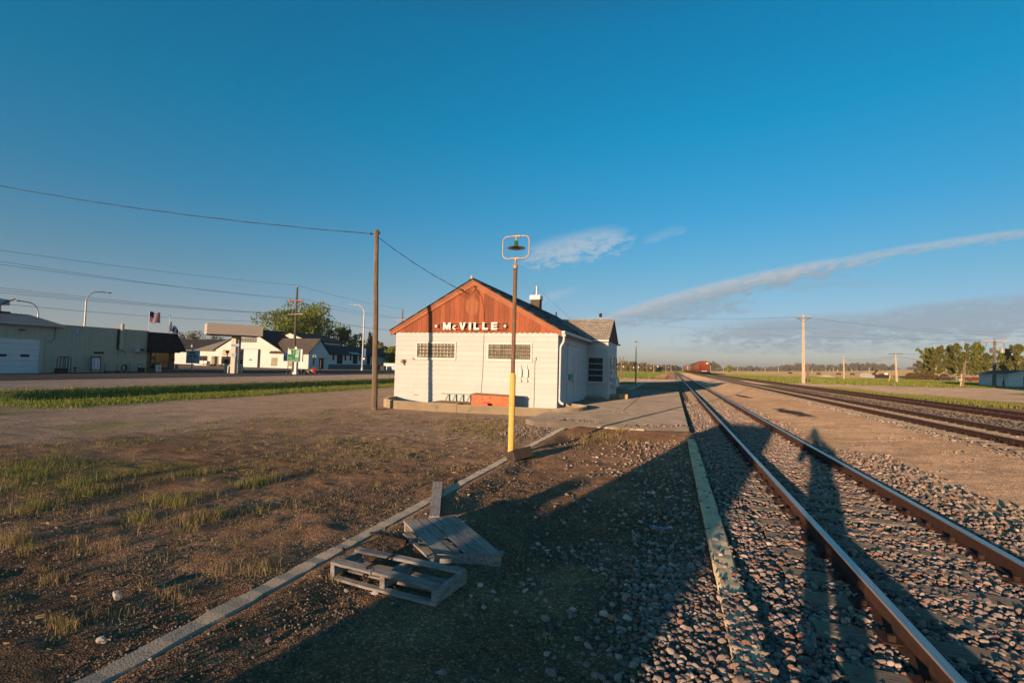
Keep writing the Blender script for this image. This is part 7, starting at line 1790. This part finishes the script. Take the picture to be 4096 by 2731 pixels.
# mounds and farm clutter
def mound(lb, px, py, Y, w, h, col, conv=c6, name='dirt_mound'):
    x, z = atY(*conv(px, py), Y); zb = hz(x, Y); b = MB(); n = 20; vs = [(x, Y, zb + h)]
    for r_i in range(1, 5):
        for j in range(n):
            a = 2 * math.pi * j / n; rr = w * r_i / 4 * rnd.uniform(.85, 1.15); vs.append((x + rr * math.cos(a), Y + rr * math.sin(a) * .7, zb - .3 + (h + .3) * (1 - (r_i / 4)) ** .9 * rnd.uniform(.8, 1.2)))
    fs = [(0, 1 + j, 1 + (j + 1) % n) for j in range(n)] + [(1 + r_i * n + j, 1 + (r_i + 1) * n + j, 1 + (r_i + 1) * n + (j + 1) % n, 1 + r_i * n + (j + 1) % n) for r_i in range(3) for j in range(n)]
    b.add(vs, fs, 0, True); tag(b.build(name, col, None, loc=(x, Y, zb)), lb, 'mound')
M['dirt'] = pm('dirt', (.30, .20, .13), (.22, .145, .095), .6, .95, bmp=.5, bsc=4); M['pale_rubble'] = pm('pale_rubble', (.48, .40, .32), (.36, .30, .24), 1.2, .95, bmp=.8, bsc=4)
mound('brown dirt mound in the field left of the tallest pale pole', 1975, 785, 200, 3.2, 1.0, M['dirt'], c5)
mound('pale rubble heap in the field left of the slim pole', 280, 793, 235, 4.5, .7, M['pale_rubble'], c6, 'rubble_heap')
mound('tan dirt mound in the field right of the slim pole', 560, 798, 235, 5, .8, M['dirt'], c6)
mound('low grassy hump in the field left of the dirt mounds', 1500, 770, 215, 9, .7, pm('hump', (.17, .215, .03), (.26, .24, .07), .6, .95), c5, 'grassy_hump')
x, z = atY(*c6(730, 795), 235); zb = hz(x, 235)
fm = thing('farm_machine', 'silver and rusty farm machine standing in the field', 'machine', (x, 235, zb))
b = MB(); b.b2((x - 3.6, 234, zb), (x + 1.5, 235.5, zb + 1.2)); b.prism([(x - 3.4, 234, zb + 1.2), (x + .8, 234, zb + 1.2), (x - .5, 234, zb + 2.0), (x - 2.8, 234, zb + 2.0)], (0, 1.2, 0)); b.build('body', M['grey_metal'], fm, bevel=.1)
b = MB(); b.tube([(x + 1.6, 235, zb), (x + 1.9, 235, zb + 2.4), (x + 2.8, 235, zb + 3.2)], .3, 6); b.b2((x + 2.2, 234.5, zb), (x + 4, 235.5, zb + .9)); b.build('boom', M['rust'], fm)
x, z = atY(*c6(855, 800), 235); b = MB(); b.b2((x - 2.5, 234, zb - .2), (x + 2.2, 235.5, zb + 1.3)); b.b2((x - 2.7, 233.9, zb + 1.3), (x + 2.4, 235.6, zb + 1.45)); b.b2((x - 3.2, 234.6, zb - .1), (x - 2.7, 235, zb + 2.0))
tag(b.build('feed_bunk', M['rust_dark'], None, bevel=.05), 'dark brown feed bunk in the field left of the white board', 'feed bunk')
x, z = atY(*c6(905, 795), 235); b = MB(); b.b2((x - .55, 234.9, zb + .7), (x + .55, 235.0, zb + 2.2)); b.b2((x - .5, 235.0, zb - .3), (x - .38, 235.1, zb + 2.1)); b.b2((x + .38, 235, zb - .3), (x + .5, 235.1, zb + 2.1))
tag(b.build('field_board', M['white_paint'], None), 'small white board on two legs in the field', 'board')
def cow(x, y, z, rz):
    b = MB(); b.tube([(-.95, 0, 1.0), (-.8, 0, 1.05), (-.3, 0, 1.0), (.3, 0, 1.0), (.75, 0, 1.08), (1.0, 0, 1.15), (1.3, 0, 1.0), (1.55, 0, .7), (1.75, 0, .55)], [.12, .34, .40, .42, .38, .26, .17, .16, .09], 9)
    for lx, s in ((-.75, -.2), (-.75, .2), (.65, -.2), (.65, .2)): b.tube([(lx, s, .9), (lx + .05, s, .5), (lx - .02, s, .45), (lx, s, 0)], [.15, .09, .08, .06], 6)
    b.tube([(-.97, 0, 1.2), (-1.08, 0, .6)], [.04, .03], 5)
    c, s_ = math.cos(rz), math.sin(rz); b.v = [(x + p[0] * c - p[1] * s_, y + p[0] * s_ + p[1] * c, z + p[2]) for p in b.v]
    return b.build('cow', M['cow'], None, loc=(x, y, z), fixn=False)
M['cow'] = pm('cow', (.035, .02, .015), (.07, .035, .022), 1, .8)
for i, (conv, px, py, lb) in enumerate([(c6, 193, 758, 'dark cow grazing farthest left in the dry field'), (c6, 410, 760, 'dark cow grazing left of the slim pole'), (c6, 548, 766, 'brown cow grazing just right of the slim pole'), (c6, 662, 769, 'brown cow grazing above the farm machine'), (c6, 860, 769, 'reddish cow grazing farthest right, near the flat armed pole'), (c5, 1985, 745, 'black cow grazing above the brown dirt mound')]):
    Y = 330; x, z = atY(*conv(px, py), Y); tag(cow(x, Y, hz(x, Y), [0.2, 2.9, .1, 3.3, 2.8, .3][i]), lb, 'cow', 'cattle in the dry field')
# ------------------------------------------------------------------ freight train
TZ = .46
def hopper(x, y, z):
    t = thing('hopper_car', None, 'hopper car', (x, y, z), 'covered hopper cars in the train')
    W_, L_ = 1.55, 14.6
    b = MB()
    sec = [(-W_, 1.75), (-W_, 3.95), (-W_ + .25, 4.25), (-.55, 4.42), (.55, 4.42), (W_ - .25, 4.25), (W_, 3.95), (W_, 1.75)]
    b.prism([(a, 1.6, c) for a, c in sec], (0, L_ - 1.6, 0))
    b.prism([(-W_, .1, 3.45), (W_, .1, 3.45), (W_, .1, 3.95), (W_ - .25, .1, 4.25), (.55, .1, 4.42), (-.55, .1, 4.42), (-W_ + .25, .1, 4.25), (-W_, .1, 3.95)], (0, 1.5, 0))
    for s in (-W_, W_ - .05): b.b2((s, .1, 1.0), (s + .05, 1.6, 3.45))
    b.prism([(-W_ + .06, .35, 3.44), (W_ - .06, .35, 3.44), (W_ - .06, 1.9, 1.5), (-W_ + .06, 1.9, 1.5)], (0, .1, .06))
    b.b2((-W_, .05, 1.0), (W_, .3, 1.22)); b.b2((-W_, 0.3, 1.05), (-W_ + .2, L_, 1.2)); b.b2((W_ - .2, .3, 1.05), (W_, L_, 1.2)); b.b2((-.3, .2, .85), (.3, L_, 1.2))
    for c in range(3):
        yc = 3.4 + c * 4.0; b.prism([(-1.4, yc, 1.76), (-1.4, yc + 3.2, 1.76), (-.4, yc + 2.1, .55), (-.4, yc + 1.1, .55)], (2.8, 0, 0))
    for i in range(12):
        for s in (-W_ - .06, W_): b.b2((s, 1.7 + i * 1.15, 1.75), (s + .06, 1.8 + i * 1.15, 3.95))
    for xx in (-.85, 0, .85): b.b2((xx - .05, .9, 1.3), (xx + .05, .95, 3.4))
    b.build('body', M['car_paint'], t, local=True)
    b = MB(); b.b2((-.5, .6, 4.44), (.5, L_ - .6, 4.62)); b.b2((-1.25, .3, 4.50), (-.7, L_ - .3, 4.53)); b.b2((.7, .3, 4.50), (1.25, L_ - .3, 4.53)); b.build('roof_walk', M['car_paint'], t, local=True)
    b = MB()
    for i in range(7):
        for s in (-1.3, 1.15): b.b2((s, .04, 1.3 + i * .38), (s + .35, .07, 1.33 + i * .38))
    b.build('ladder', M['car_paint'], t, local=True)
    b = MB(); b.b2((-.85, -.02, 1.05), (.85, .06, 1.22)); b.build('end_beam', M['white_paint'], t, local=True)
    b = MB(); b.b2((.55, .08, 3.62), (1.25, .095, 3.95)); b.build('number_panel', M['white_paint'], t, local=True)
    for ty in (2.0, L_ - 2.0):
        b = MB()
        for dy in (-.85, .85):
            for s in (-.72, .72): b.tube([(s - .06, ty + dy, .42), (s + .06, ty + dy, .42)], .42, 14)
            b.tube([(-.72, ty + dy, .42), (.72, ty + dy, .42)], .08, 8)
        for s in (-1.0, 1.0): b.b2((s - .09, ty - 1.1, .35), (s + .09, ty + 1.1, .55)); b.b2((s - .09, ty - .3, .3), (s + .09, ty + .3, .75))
        b.build('truck', M['rust_dark'], t, local=True)
    b = MB(); b.b2((-.12, -.6, .75), (.12, .2, 1.0)); b.b2((-.2, -.75, .7), (.2, -.55, 1.05)); b.build('coupler', M['rust_dark'], t, local=True)
    return t
M['car_paint'] = pm('car_paint', (.26, .062, .028), (.19, .045, .022), 1.2, .75, (1, 1, .4))
CP = {'red': M['car_paint'], 'maroon': pm('car_maroon', (.20, .06, .04), (.15, .045, .03), 1.2, .75, (1, 1, .4)), 'green': pm('car_green', (.075, .085, .028), (.055, .065, .022), 1.2, .75), 'pink': pm('car_pink', (.30, .12, .10), (.26, .10, .08), 1.2, .75), 'white': pm('car_white', (.50, .47, .42), (.45, .42, .38), 1.2, .75), 'tan': pm('car_tan', (.34, .25, .15), None, 1.2, .75), 'brown': pm('car_brown', (.14, .08, .05), None, 1.2, .75)}
seq = ['red', 'red', 'maroon', 'green', 'green', 'brown', 'pink', 'pink', 'pink', 'white', 'green', 'red', 'red', 'tan', 'green', 'green', 'brown', 'green']
ordn = ['nearest', 'second', 'third', 'fourth', 'fifth', 'sixth', 'seventh', 'eighth', 'ninth', 'tenth', 'eleventh', 'twelfth', 'thirteenth', 'fourteenth', 'fifteenth', 'sixteenth', 'seventeenth', 'last']
CN = {'red': 'rust red', 'maroon': 'dark maroon', 'green': 'olive green', 'brown': 'dark brown', 'pink': 'faded pink', 'white': 'off white', 'tan': 'tan'}
proto = None
for i, c in enumerate(seq):
    yy = 180 + i * 15.6
    if proto is None: proto = o = hopper(10.4, yy, TZ)
    else: o = copy_tree(proto); o.location = (10.4, yy, TZ)
    o['label'] = f'{CN[c]} covered hopper car, {ordn[i]} of the parked train' if i else 'rust red covered hopper car at the near end of the parked train'
    for ch in o.children:
        if ch.name.startswith(('body', 'roof_walk', 'ladder')): ch.material_slots[0].link = 'OBJECT'; ch.material_slots[0].material = CP[c]

# ================================================================== FOREGROUND THINGS
def c7(x, y): return (1200 + x / 1.96, 1650 + y / 1.96)
def c8(x, y): return (2000 + x / 2.24, 1500 + y / 2.24)
def G3(conv, x, y, z): X, Y = gnd(*conv(x, y), z); return Vector((X, Y, z))
def plank(mb, a, b, c, d, th, wob=.006):
    """board from four top corners (a-b near edge, d-c far edge), split along its length"""
    k = 8; vs = []
    for i in range(k + 1):
        t = i / k; p = a.lerp(b, t); q = d.lerp(c, t); e = rnd.uniform(-wob, wob)
        for r_, zz in ((p, 0), (q, 0), (q, -th), (p, -th)): vs.append(r_ + Vector((rnd.uniform(-wob, wob) * .5, rnd.uniform(-wob, wob) * .5, zz + e * .3)))
    fs = [(i * 4 + j, i * 4 + (j + 1) % 4, (i + 1) * 4 + (j + 1) % 4, (i + 1) * 4 + j) for i in range(k) for j in range(4)] + [(0, 1, 2, 3), (k * 4 + 3, k * 4 + 2, k * 4 + 1, k * 4)]
    mb.add(vs, fs)
def wood_dir(name, ang):
    """weathered grey wood, grain along a heading in the ground plane"""
    mt, nt, b = mk(name)
    vec = coords(nt, 'Object', (1, 1, 1), (0, 0, 0))
    mp = nt.nodes.new('ShaderNodeMapping'); mp.vector_type = 'TEXTURE'; mp.inputs['Rotation'].default_value = (0, 0, ang); mp.inputs['Scale'].default_value = (1.0, .045, .06)
    nt.links.new(vec, mp.inputs[0])
    n1 = noise(nt, mp.outputs[0], 3.0, 7, .65); n2 = noise(nt, vec, 6, 5, .65)
    c = ramp(nt, n1, [(.30, (.11, .10, .09)), (.46, (.26, .24, .22)), (.70, (.43, .40, .375))])
    c = mixc(nt, ramp(nt, n2, [(.52, (0, 0, 0)), (.72, (.8, .8, .8))]), c, (.16, .13, .10))
    nt.links.new(c, b.inputs['Base Color']); b.inputs['Roughness'].default_value = .85; b.inputs['Specular IOR Level'].default_value = .15
    bump(nt, b, n1, .6, .006); island_var(mt, .8, 1.15); return mt
# flat broken pallet
TZp = .165
FL, FR, BR, BL = G3(c7, 240, 1172, TZp), G3(c7, 1068, 1378, TZp - .01), G3(c7, 1303, 1218, TZp), G3(c7, 470, 1048, TZp + .02)
def bil(u, v, dz=0): p = FL.lerp(FR, u).lerp(BL.lerp(BR, u), v); return p + Vector((0, 0, dz))
wu = math.atan2((FR - FL).y, (FR - FL).x)
WA = wood_dir('pallet_wood_a', wu - math.pi / 2 + math.pi / 2); WB = wood_dir('pallet_wood_b', wu + math.pi / 2)
p1 = thing('wooden_pallet', 'broken grey pallet with missing deck boards lying flat before the kerb', 'pallet', (FL.x, FL.y, .02), 'wooden pallets')
mb = MB()
plank(mb, bil(-.01, .02), bil(.40, .01), bil(.40, .14), bil(-.01, .13), .02); plank(mb, bil(-.005, .145), bil(.42, .15), bil(.42, .27), bil(-.005, .26), .02); plank(mb, bil(.405, .03), bil(.97, .01), bil(.97, .25), bil(.41, .27), .02)
plank(mb, bil(.0, .80), bil(1.0, .82), bil(1.0, .99), bil(.0, .98), .022)
mb.build('deck_boards', WA, p1)
for u, w, y0, y1 in ((.015, .04, .02, .97), (.50, .045, .05, .97), (.985, .05, 0, 1)):
    mb = MB(); plank(mb, bil(u - w / 2, y0, -.023), bil(u - w / 2, y1, -.023), bil(u + w / 2, y1, -.023), bil(u + w / 2, y0, -.023), .095, .004); mb.build('stringer', WB, p1)
mb = MB()
for v0, v1 in ((-.02, .12), (.42, .56), (.84, .98)): plank(mb, bil(0, v0, -.120), bil(1.0, v0 + .01, -.118), bil(1.0, v1 + .01, -.118), bil(0, v1, -.120), .02)
mb.build('bottom_boards', WA, p1)
mb = MB(); q = [bil(.36, .30, .012), bil(.365, .55, .006), bil(.37, .80, .014), bil(.40, .84, .03)]; mb.tube([bil(.345, .10, -.06), bil(.34, .08, .015), bil(.35, .2, .022)] + q, .009, 6)
mb.tube([bil(.34, .06, -.02), bil(.335, .0, -.05), bil(.36, -.02, -.075), bil(.39, .02, -.06)], .014, 6); mb.build('rusty_strap', M['rust'], p1)
# tilted pallet with a full deck
TL, TR, RB, LB = G3(c7, 812, 846, .19), G3(c7, 1222, 806, .17), G3(c7, 1590, 1110, .115), G3(c7, 1062, 1086, .135)
def bi2(u, v, dz=0): p = LB.lerp(RB, u).lerp(TL.lerp(TR, u), v); return p + Vector((0, 0, dz))
w2 = math.atan2((TL - LB).y, (TL - LB).x)
WC = wood_dir('pallet_wood_c', w2); WD = wood_dir('pallet_wood_d', w2 - math.pi / 2)
p2 = thing('wooden_pallet', 'grey pallet with a full plank deck tilted beside the broken one', 'pallet', (LB.x, LB.y, .02), 'wooden pallets')
mb = MB()
for i, (u0, u1, v0) in enumerate(((0, .25, .0), (.262, .415, .03), (.45, .60, .02), (.61, .80, -.01), (.812, .998, .0))):
    if i == 1:   # the second board is split and worn away at its near end
        plank(mb, bi2(u0, .24), bi2(u1 - .05, .42), bi2(u1, 1.0), bi2(u0, .995), .022) if False else (plank(mb, bi2(u0, 1.0), bi2(u0 + .004, .36), bi2(u1 + .01, .40), bi2(u1 + .01, .99), .022), plank(mb, bi2(u0 + .004, .358), bi2(u0 + .05, .02), bi2(u1 - .02, .05), bi2(u1 - .045, .34), .022))
    else: plank(mb, bi2(u0, v0), bi2(u0 + rnd.uniform(-.004, .004), 1.0 + rnd.uniform(-.01, .01)), bi2(u1, 1.0 + rnd.uniform(-.01, .01)), bi2(u1 + rnd.uniform(-.006, .006), v0 + rnd.uniform(-.02, .02)), .022)
mb.build('deck_boards', WC, p2)
for v, dz in ((.03, -.024), (.5, -.024), (.965, -.024)):
    mb = MB(); plank(mb, bi2(.01, v - .02, dz), bi2(.99, v - .02, dz), bi2(.99, v + .02, dz), bi2(.01, v + .02, dz), .085, .003); mb.build('stringer', WD, p2)
mb = MB(); plank(mb, bi2(.0, .0, -.112), bi2(-.01, 1.0, -.13), bi2(.15, 1.0, -.13), bi2(.15, .0, -.112), .02); plank(mb, bi2(.8, .0, -.112), bi2(.8, 1.0, -.13), bi2(.97, 1.0, -.13), bi2(.97, .0, -.112), .02); mb.build('bottom_boards', WC, p2)
# plank on the kerb
a, b_, c, d = G3(c7, 1008, 806, .085), G3(c7, 1094, 810, .085), G3(c7, 1116, 540, .088), G3(c7, 1044, 537, .088)
WE = wood_dir('plank_wood', math.atan2((d - a).y, (d - a).x))
mb = MB(); plank(mb, a, d, c, b_, .035, .003); tag(mb.build('loose_plank', WE, None), 'single grey plank lying across the concrete kerb behind the pallets', 'plank')
mb = MB(); p, q = G3(c7, 552, 948, .04), G3(c7, 838, 1014, .04); mb.tube([p, p.lerp(q, .5), q], [.021, .023, .022], 10); tag(mb.build('rusty_pipe', M['rust'], None), 'short rusty pipe lying between the kerb and the pallets', 'pipe')
mb = MB()
for i in range(5): p = G3(c7, 330 + i * 30, 1125 - i * 10, .03); mb.box(p, (.05, .03, .03), rnd.uniform(0, 3))
mb.tube([G3(c7, 350, 1080, .02), G3(c7, 335, 1060, .09)], .012, 5); tag(mb.build('rusty_scrap', M['rust_dark'], None), 'small dark rusty scraps at the corner of the broken pallet', 'scrap')
# dark timber block against the lamp post
R3 = Euler((math.radians(4), math.radians(-24), math.radians(-27))).to_matrix()
mb = MB(); mb.box((-2.86, 9.24, .14), (.23, .54, .21), 0, 0, R3); tag(mb.build('timber_block', M['wood_black'], None, bevel=.015), 'dark sawn timber block tilted beside the lamp post on the kerb', 'timber')
def rock(label, px, py, r, sq, mat, name='rock', seed=0, z=0, rz=0.3):
    p = G3(lambda a, b: (a * 4096 / 2352, b * 4096 / 2352), px, py, z)
    vv, ff = ICO[2]; rs = np.random.RandomState(seed); v = vv * (1 + rs.uniform(-.06, .06, (len(vv), 1)))
    for k in range(7):
        n = rs.normal(size=3); n /= np.linalg.norm(n); dd_ = rs.uniform(.65, .9); v = v - np.maximum(v @ n - dd_, 0)[:, None] * n
    c, s = math.cos(rz), math.sin(rz); v = v * np.array(sq) * r; v = np.stack([v[:, 0] * c - v[:, 1] * s, v[:, 0] * s + v[:, 1] * c, v[:, 2]], 1)
    b = MB(); b.add([(p.x + q[0], p.y + q[1], hz(p.x, p.y) + q[2] + r * sq[2] * .7) for q in v], [tuple(f) for f in ff], 0, False)
    return tag(b.build(name, mat, None), label, 'rock')
M['pale_rock'] = pm('pale_rock', (.50, .45, .40), (.38, .34, .30), 9, .85, bmp=.3, bsc=40); M['grey_rock'] = pm('grey_rock', (.30, .28, .27), (.16, .15, .145), 40, .85, bmp=.3, bsc=60); M['red_rock'] = pm('red_rock', (.24, .11, .085), (.17, .08, .065), 12, .85, bmp=.3, bsc=40)
rock('pale smooth stone lying left of the kerb near the bottom edge', 233, 1478, .040, (1.0, .65, .7), M['pale_rock'], seed=1)
rock('speckled grey stone at the bottom edge in the shadow', 1014, 1550, .033, (1.1, .7, .6), M['grey_rock'], seed=2)
rock('speckled grey stone alone in the shadow below the tilted pallet', 1243, 1368, .026, (.8, .8, .95), M['grey_rock'], seed=3)
rock('reddish stone in the shadow right of the pallets', 1330, 1210, .035, (1.1, .8, .6), M['red_rock'], seed=4)
rock('small tan stone sitting on the near part of the kerb', 346, 1497, .014, (1, .8, .7), M['pale_rock'], seed=5, z=.085)
rock('brown angular stone sitting on the kerb top', 522, 1389, .013, (1, .8, .9), M['red_rock'], seed=6, z=.085)
p = G3(lambda a, b: (a * 4096 / 2352, b * 4096 / 2352), 268, 1374, .02)
mb = MB(); mb.box((p.x, p.y, .045), (.115, .04, .035), -.45); mb.box((p.x + .02, p.y - .012, .06), (.06, .03, .012), -.4); tag(mb.build('wood_offcut', M['pale_rock'], None, bevel=.006), 'short pale wood offcut lying in the yard left of the kerb', 'wood piece')
p = G3(c8, 1430, 1385, .03)
mb = MB(); mb.box((p.x, p.y, hz(p.x, p.y) + .03), (.235, .018, .006), -.05); mb.box((p.x - .06, p.y, hz(p.x, p.y) + .036), (.02, .05, .006), .3); tag(mb.build('plastic_strip', M['blue_plastic'], None), 'thin bright blue plastic strip on the shadowed dirt', 'plastic strip')
# ================================================================== BEHIND THE LENS: what throws the shadows in front
U = Vector((math.sin(SUN_AZ), math.cos(SUN_AZ), 0)); V_ = Vector((math.cos(SUN_AZ), -math.sin(SUN_AZ), 0))
def uv(u, v, z): p = U * u + V_ * v; return Vector((p.x, p.y, z))
van = thing('parked_van', 'tall pale van parked beside the tracks behind the photographer', 'van', tuple(uv(-6, -1.95, .03)))
M['van_paint'] = pm('van_paint', (.55, .56, .57), None, 1, .3)
VC, VH = -1.93, .06
secs = [(-5.6, .55, .95, .93), (-5.75, .35, 1.05, .98), (-6.3, .35, 1.25, 1.0), (-6.6, .35, 1.45, 1.0), (-7.2, .35, 2.45, .98), (-7.5, .35, 2.66, .97), (-11.4, .35, 2.68, .97), (-11.6, .4, 2.5, .96)]
b = MB(); vs = []; n = 12
for (u, zb, zt, hw) in secs:
    for (a, c) in ((-.9, 0), (-1, .08), (-1, .45), (-.97, .62), (-.90, .93), (-.72, 1), (.72, 1), (.90, .93), (.97, .62), (1, .45), (1, .08), (.9, 0)): vs.append(uv(u, VC + a * hw * 1.03, zb + (zt - zb) * c + VH))
fs = [(i * n + j, i * n + (j + 1) % n, (i + 1) * n + (j + 1) % n, (i + 1) * n + j) for i in range(len(secs) - 1) for j in range(n)] + [tuple(range(n)), tuple(range((len(secs) - 1) * n, len(secs) * n))]
b.add(vs, fs); b.build('body', M['van_paint'], van)
b = MB(); b.add([uv(-6.63, VC - .8, 1.56), uv(-6.63, VC + .8, 1.56), uv(-7.18, VC + .72, 2.40), uv(-7.18, VC - .72, 2.40)], [(0, 1, 2, 3)]); b.v = [tuple(Vector(p) + U * .03 + Vector((0, 0, .03))) for p in b.v]; b.build('windscreen', M['glass'], van)
for s, o_ in ((-1, .62), (1, .08)):
    b = MB(); c_ = uv(-6.9, VC + s * (1.0 + o_ / 2), 1.32); b.bar(uv(-6.9, VC + s * .95, 1.25), uv(-6.9, VC + s * (1.0 + o_ * .5), 1.28), .05, .05); b.box(uv(-6.9, VC + s * (1.0 + o_ * .68), 1.34), (o_ * .62, .1, .30), -SUN_AZ); b.build('wing_mirror', M['black'], van)
for u in (-6.7, -10.6):
    for s in (-1, 1): b = MB(); b.tube([uv(u, VC + s * .72, .40), uv(u, VC + s * .98, .40)], .36, 18); b.build('wheel', M['black'], van)
for s in (-1, 1): b = MB(); b.ball(uv(-5.68, VC + s * .68, .85), .13, 10); b.build('headlight', M['white_paint'], van)
# tall grain warehouse outside the right picture edge, whose shadow lies over the shed and pole foot
gw = thing('grain_warehouse', 'tall pale corrugated grain warehouse beyond the right picture edge', 'warehouse', (39, 21, .3))
b = MB(); b.prism([(28.5, 27, 0), (50, 27, 0), (50, 27, 9.0), (44, 27, 12.6), (34, 27, 12.9), (28.5, 27, 9.6)], (0, -13, 0)); b.build('wall', M['garage_wall'], gw)
b = MB(); b.prism([(28.1, 27.3, 9.45), (34, 27.3, 12.95), (44, 27.3, 12.95), (50.4, 27.3, 8.8), (50.4, 27.3, 9.0), (44, 27.3, 13.1), (34, 27.3, 13.1), (28.1, 27.3, 9.65)], (0, -13.6, 0)); b.build('roof', M['metal_roof'], gw)
b = MB(); b.b2((28.42, 18, .3), (28.5, 23, 4.8)); b.build('door', M['garage_door'], gw)
# the photographer, standing behind the camera with both hands raised to it
def skin(name, verts, edges, radii, mat, parent=None, loc=(0, 0, 0), sub=2, root=0):
    me = bpy.data.meshes.new(name); off = Vector(loc); me.from_pydata([tuple(Vector(v) - off) for v in verts], edges, []); me.materials.append(mat)
    o = bpy.data.objects.new(name, me); COL.objects.link(o)
    if parent: o.parent = parent
    else: o.location = loc
    bm = bmesh.new(); bm.from_mesh(me); lay = bm.verts.layers.skin.verify(); bm.verts.ensure_lookup_table()
    for i, v in enumerate(bm.verts): r = radii[i]; v[lay].radius = (r, r) if not isinstance(r, tuple) else r; v[lay].use_root = (i == root)
    bm.to_mesh(me); bm.free()
    o.modifiers.new('skin', 'SKIN').use_smooth_shade = True
    s = o.modifiers.new('sub', 'SUBSURF'); s.levels = sub; s.render_levels = sub
    return o
g0 = hz(0, -.3)
def W3(f, r, z): return uv(-.34 + f, r - .02, z)
M['skin'] = pm('skin', (.45, .27, .19), None, 3, .6); M['jacket'] = pm('jacket', (.05, .06, .08), None, 3, .9); M['jeans'] = pm('jeans', (.05, .065, .11), None, 5, .9); M['hair'] = pm('hair', (.06, .04, .025), None, 9, .8)
J = [W3(0, .12, 1.02), W3(0, .12, 1.22), W3(.0, .09, 1.48), W3(.02, .05, 1.62), W3(.05, .02, 1.73), W3(.08, 0, 1.84), W3(.07, 0, 1.95),
     W3(0, -.15, 1.50), W3(.10, -.27, 1.28), W3(.26, -.13, 1.74), W3(0, .33, 1.50), W3(.10, .42, 1.28), W3(.26, .14, 1.74),
     W3(0, .02, .96), W3(.03, .02, .54), W3(-.02, .02, .12 + g0), W3(.12, .0, .06 + g0), W3(0, .23, .96), W3(.03, .24, .54), W3(-.02, .25, .12 + g0), W3(.12, .27, .06 + g0)]
E_ = [(0, 1), (1, 2), (2, 3), (3, 4), (4, 5), (5, 6), (2, 7), (7, 8), (8, 9), (2, 10), (10, 11), (11, 12), (0, 13), (13, 14), (14, 15), (15, 16), (0, 17), (17, 18), (18, 19), (19, 20)]
Rr = [.16, .16, .17, .07, .075, .10, .085, .075, .05, .032, .075, .05, .032, .10, .068, .042, .04, .10, .068, .042, .04]
per_ = skin('person', J, E_, Rr, M['skin'], loc=tuple(W3(0, 0, g0)))
tag(per_, 'person in dark jacket and jeans holding a camera up, casting the long shadow', 'person')
jr = [.20, .19, .20, .085]
skin('jacket', [J[0] - Vector((0, 0, .04)), J[1], J[2], J[3] - Vector((0, 0, .04)), J[7], J[8], J[8].lerp(J[9], .86), J[10], J[11], J[11].lerp(J[12], .86)], [(0, 1), (1, 2), (2, 3), (2, 4), (4, 5), (5, 6), (2, 7), (7, 8), (8, 9)], jr + [.092, .067, .05, .092, .067, .05], M['jacket'], per_, tuple(W3(0, 0, g0)))
skin('trousers', [J[0], J[13], J[14], J[15], J[17], J[18], J[19]], [(0, 1), (1, 2), (2, 3), (0, 4), (4, 5), (5, 6)], [.17, .125, .10, .085, .125, .10, .085], M['jeans'], per_, tuple(W3(0, 0, g0)))
b = MB(); b.ball(W3(.055, 0, 1.935), .112, 14, sq=(1, 1, .95)); b.build('hair', M['hair'], per_)
for s in (-1, 1):
    b = MB(); wr = J[9] if s < 0 else J[12]
    for k in range(4):
        q = wr + V_ * (-s * (.01 + .0)) + Vector((0, 0, .035 - .022 * k)); b.tube([q, q + U * .045 - V_ * s * .012, q + U * .06 - V_ * s * .04, q + U * .05 - V_ * s * .062], [.010, .0095, .009, .007], 7)
    b.tube([wr, wr + U * .02 + Vector((0, 0, .055)), wr + U * .045 - V_ * s * .03 + Vector((0, 0, .062))], [.013, .012, .009], 7); b.tube([wr - U * .03, wr, wr + U * .03], [.03, .036, .03], 8)
    b.build('hand', M['skin'], per_)
cmr = thing('hand_camera', 'black hand held camera in the raised hands of the person', 'camera', tuple(uv(-.1, 0, 1.86)))
b = MB(); b.box(uv(-.11, -.01, 1.885), (.14, .055, .095), -SUN_AZ); b.build('camera_body', M['black'], cmr, bevel=.008)
fwv = Vector((RM[0][2], RM[1][2], RM[2][2])); b = MB(); b.tube([Vector((0, 0, EYE)) - fwv * .085, Vector((0, 0, EYE)) - fwv * .02], .034, 16); b.build('lens', M['black'], cmr)
hm, hnt, hb = mk('haze_air'); hnt.nodes.remove(hb)
pv = hnt.nodes.new('ShaderNodeVolumePrincipled'); pv.inputs['Color'].default_value = (.85, .88, .92, 1); pv.inputs['Density'].default_value = 0.00016; pv.inputs['Anisotropy'].default_value = 0.2
hnt.links.new(pv.outputs[0], hnt.nodes['Material Output'].inputs['Volume'])
b = MB(); b.b2((-2700, -450, -3), (3700, 7100, 75)); hz_o = b.build('haze', hm, None); tag(hz_o, kind='stuff')
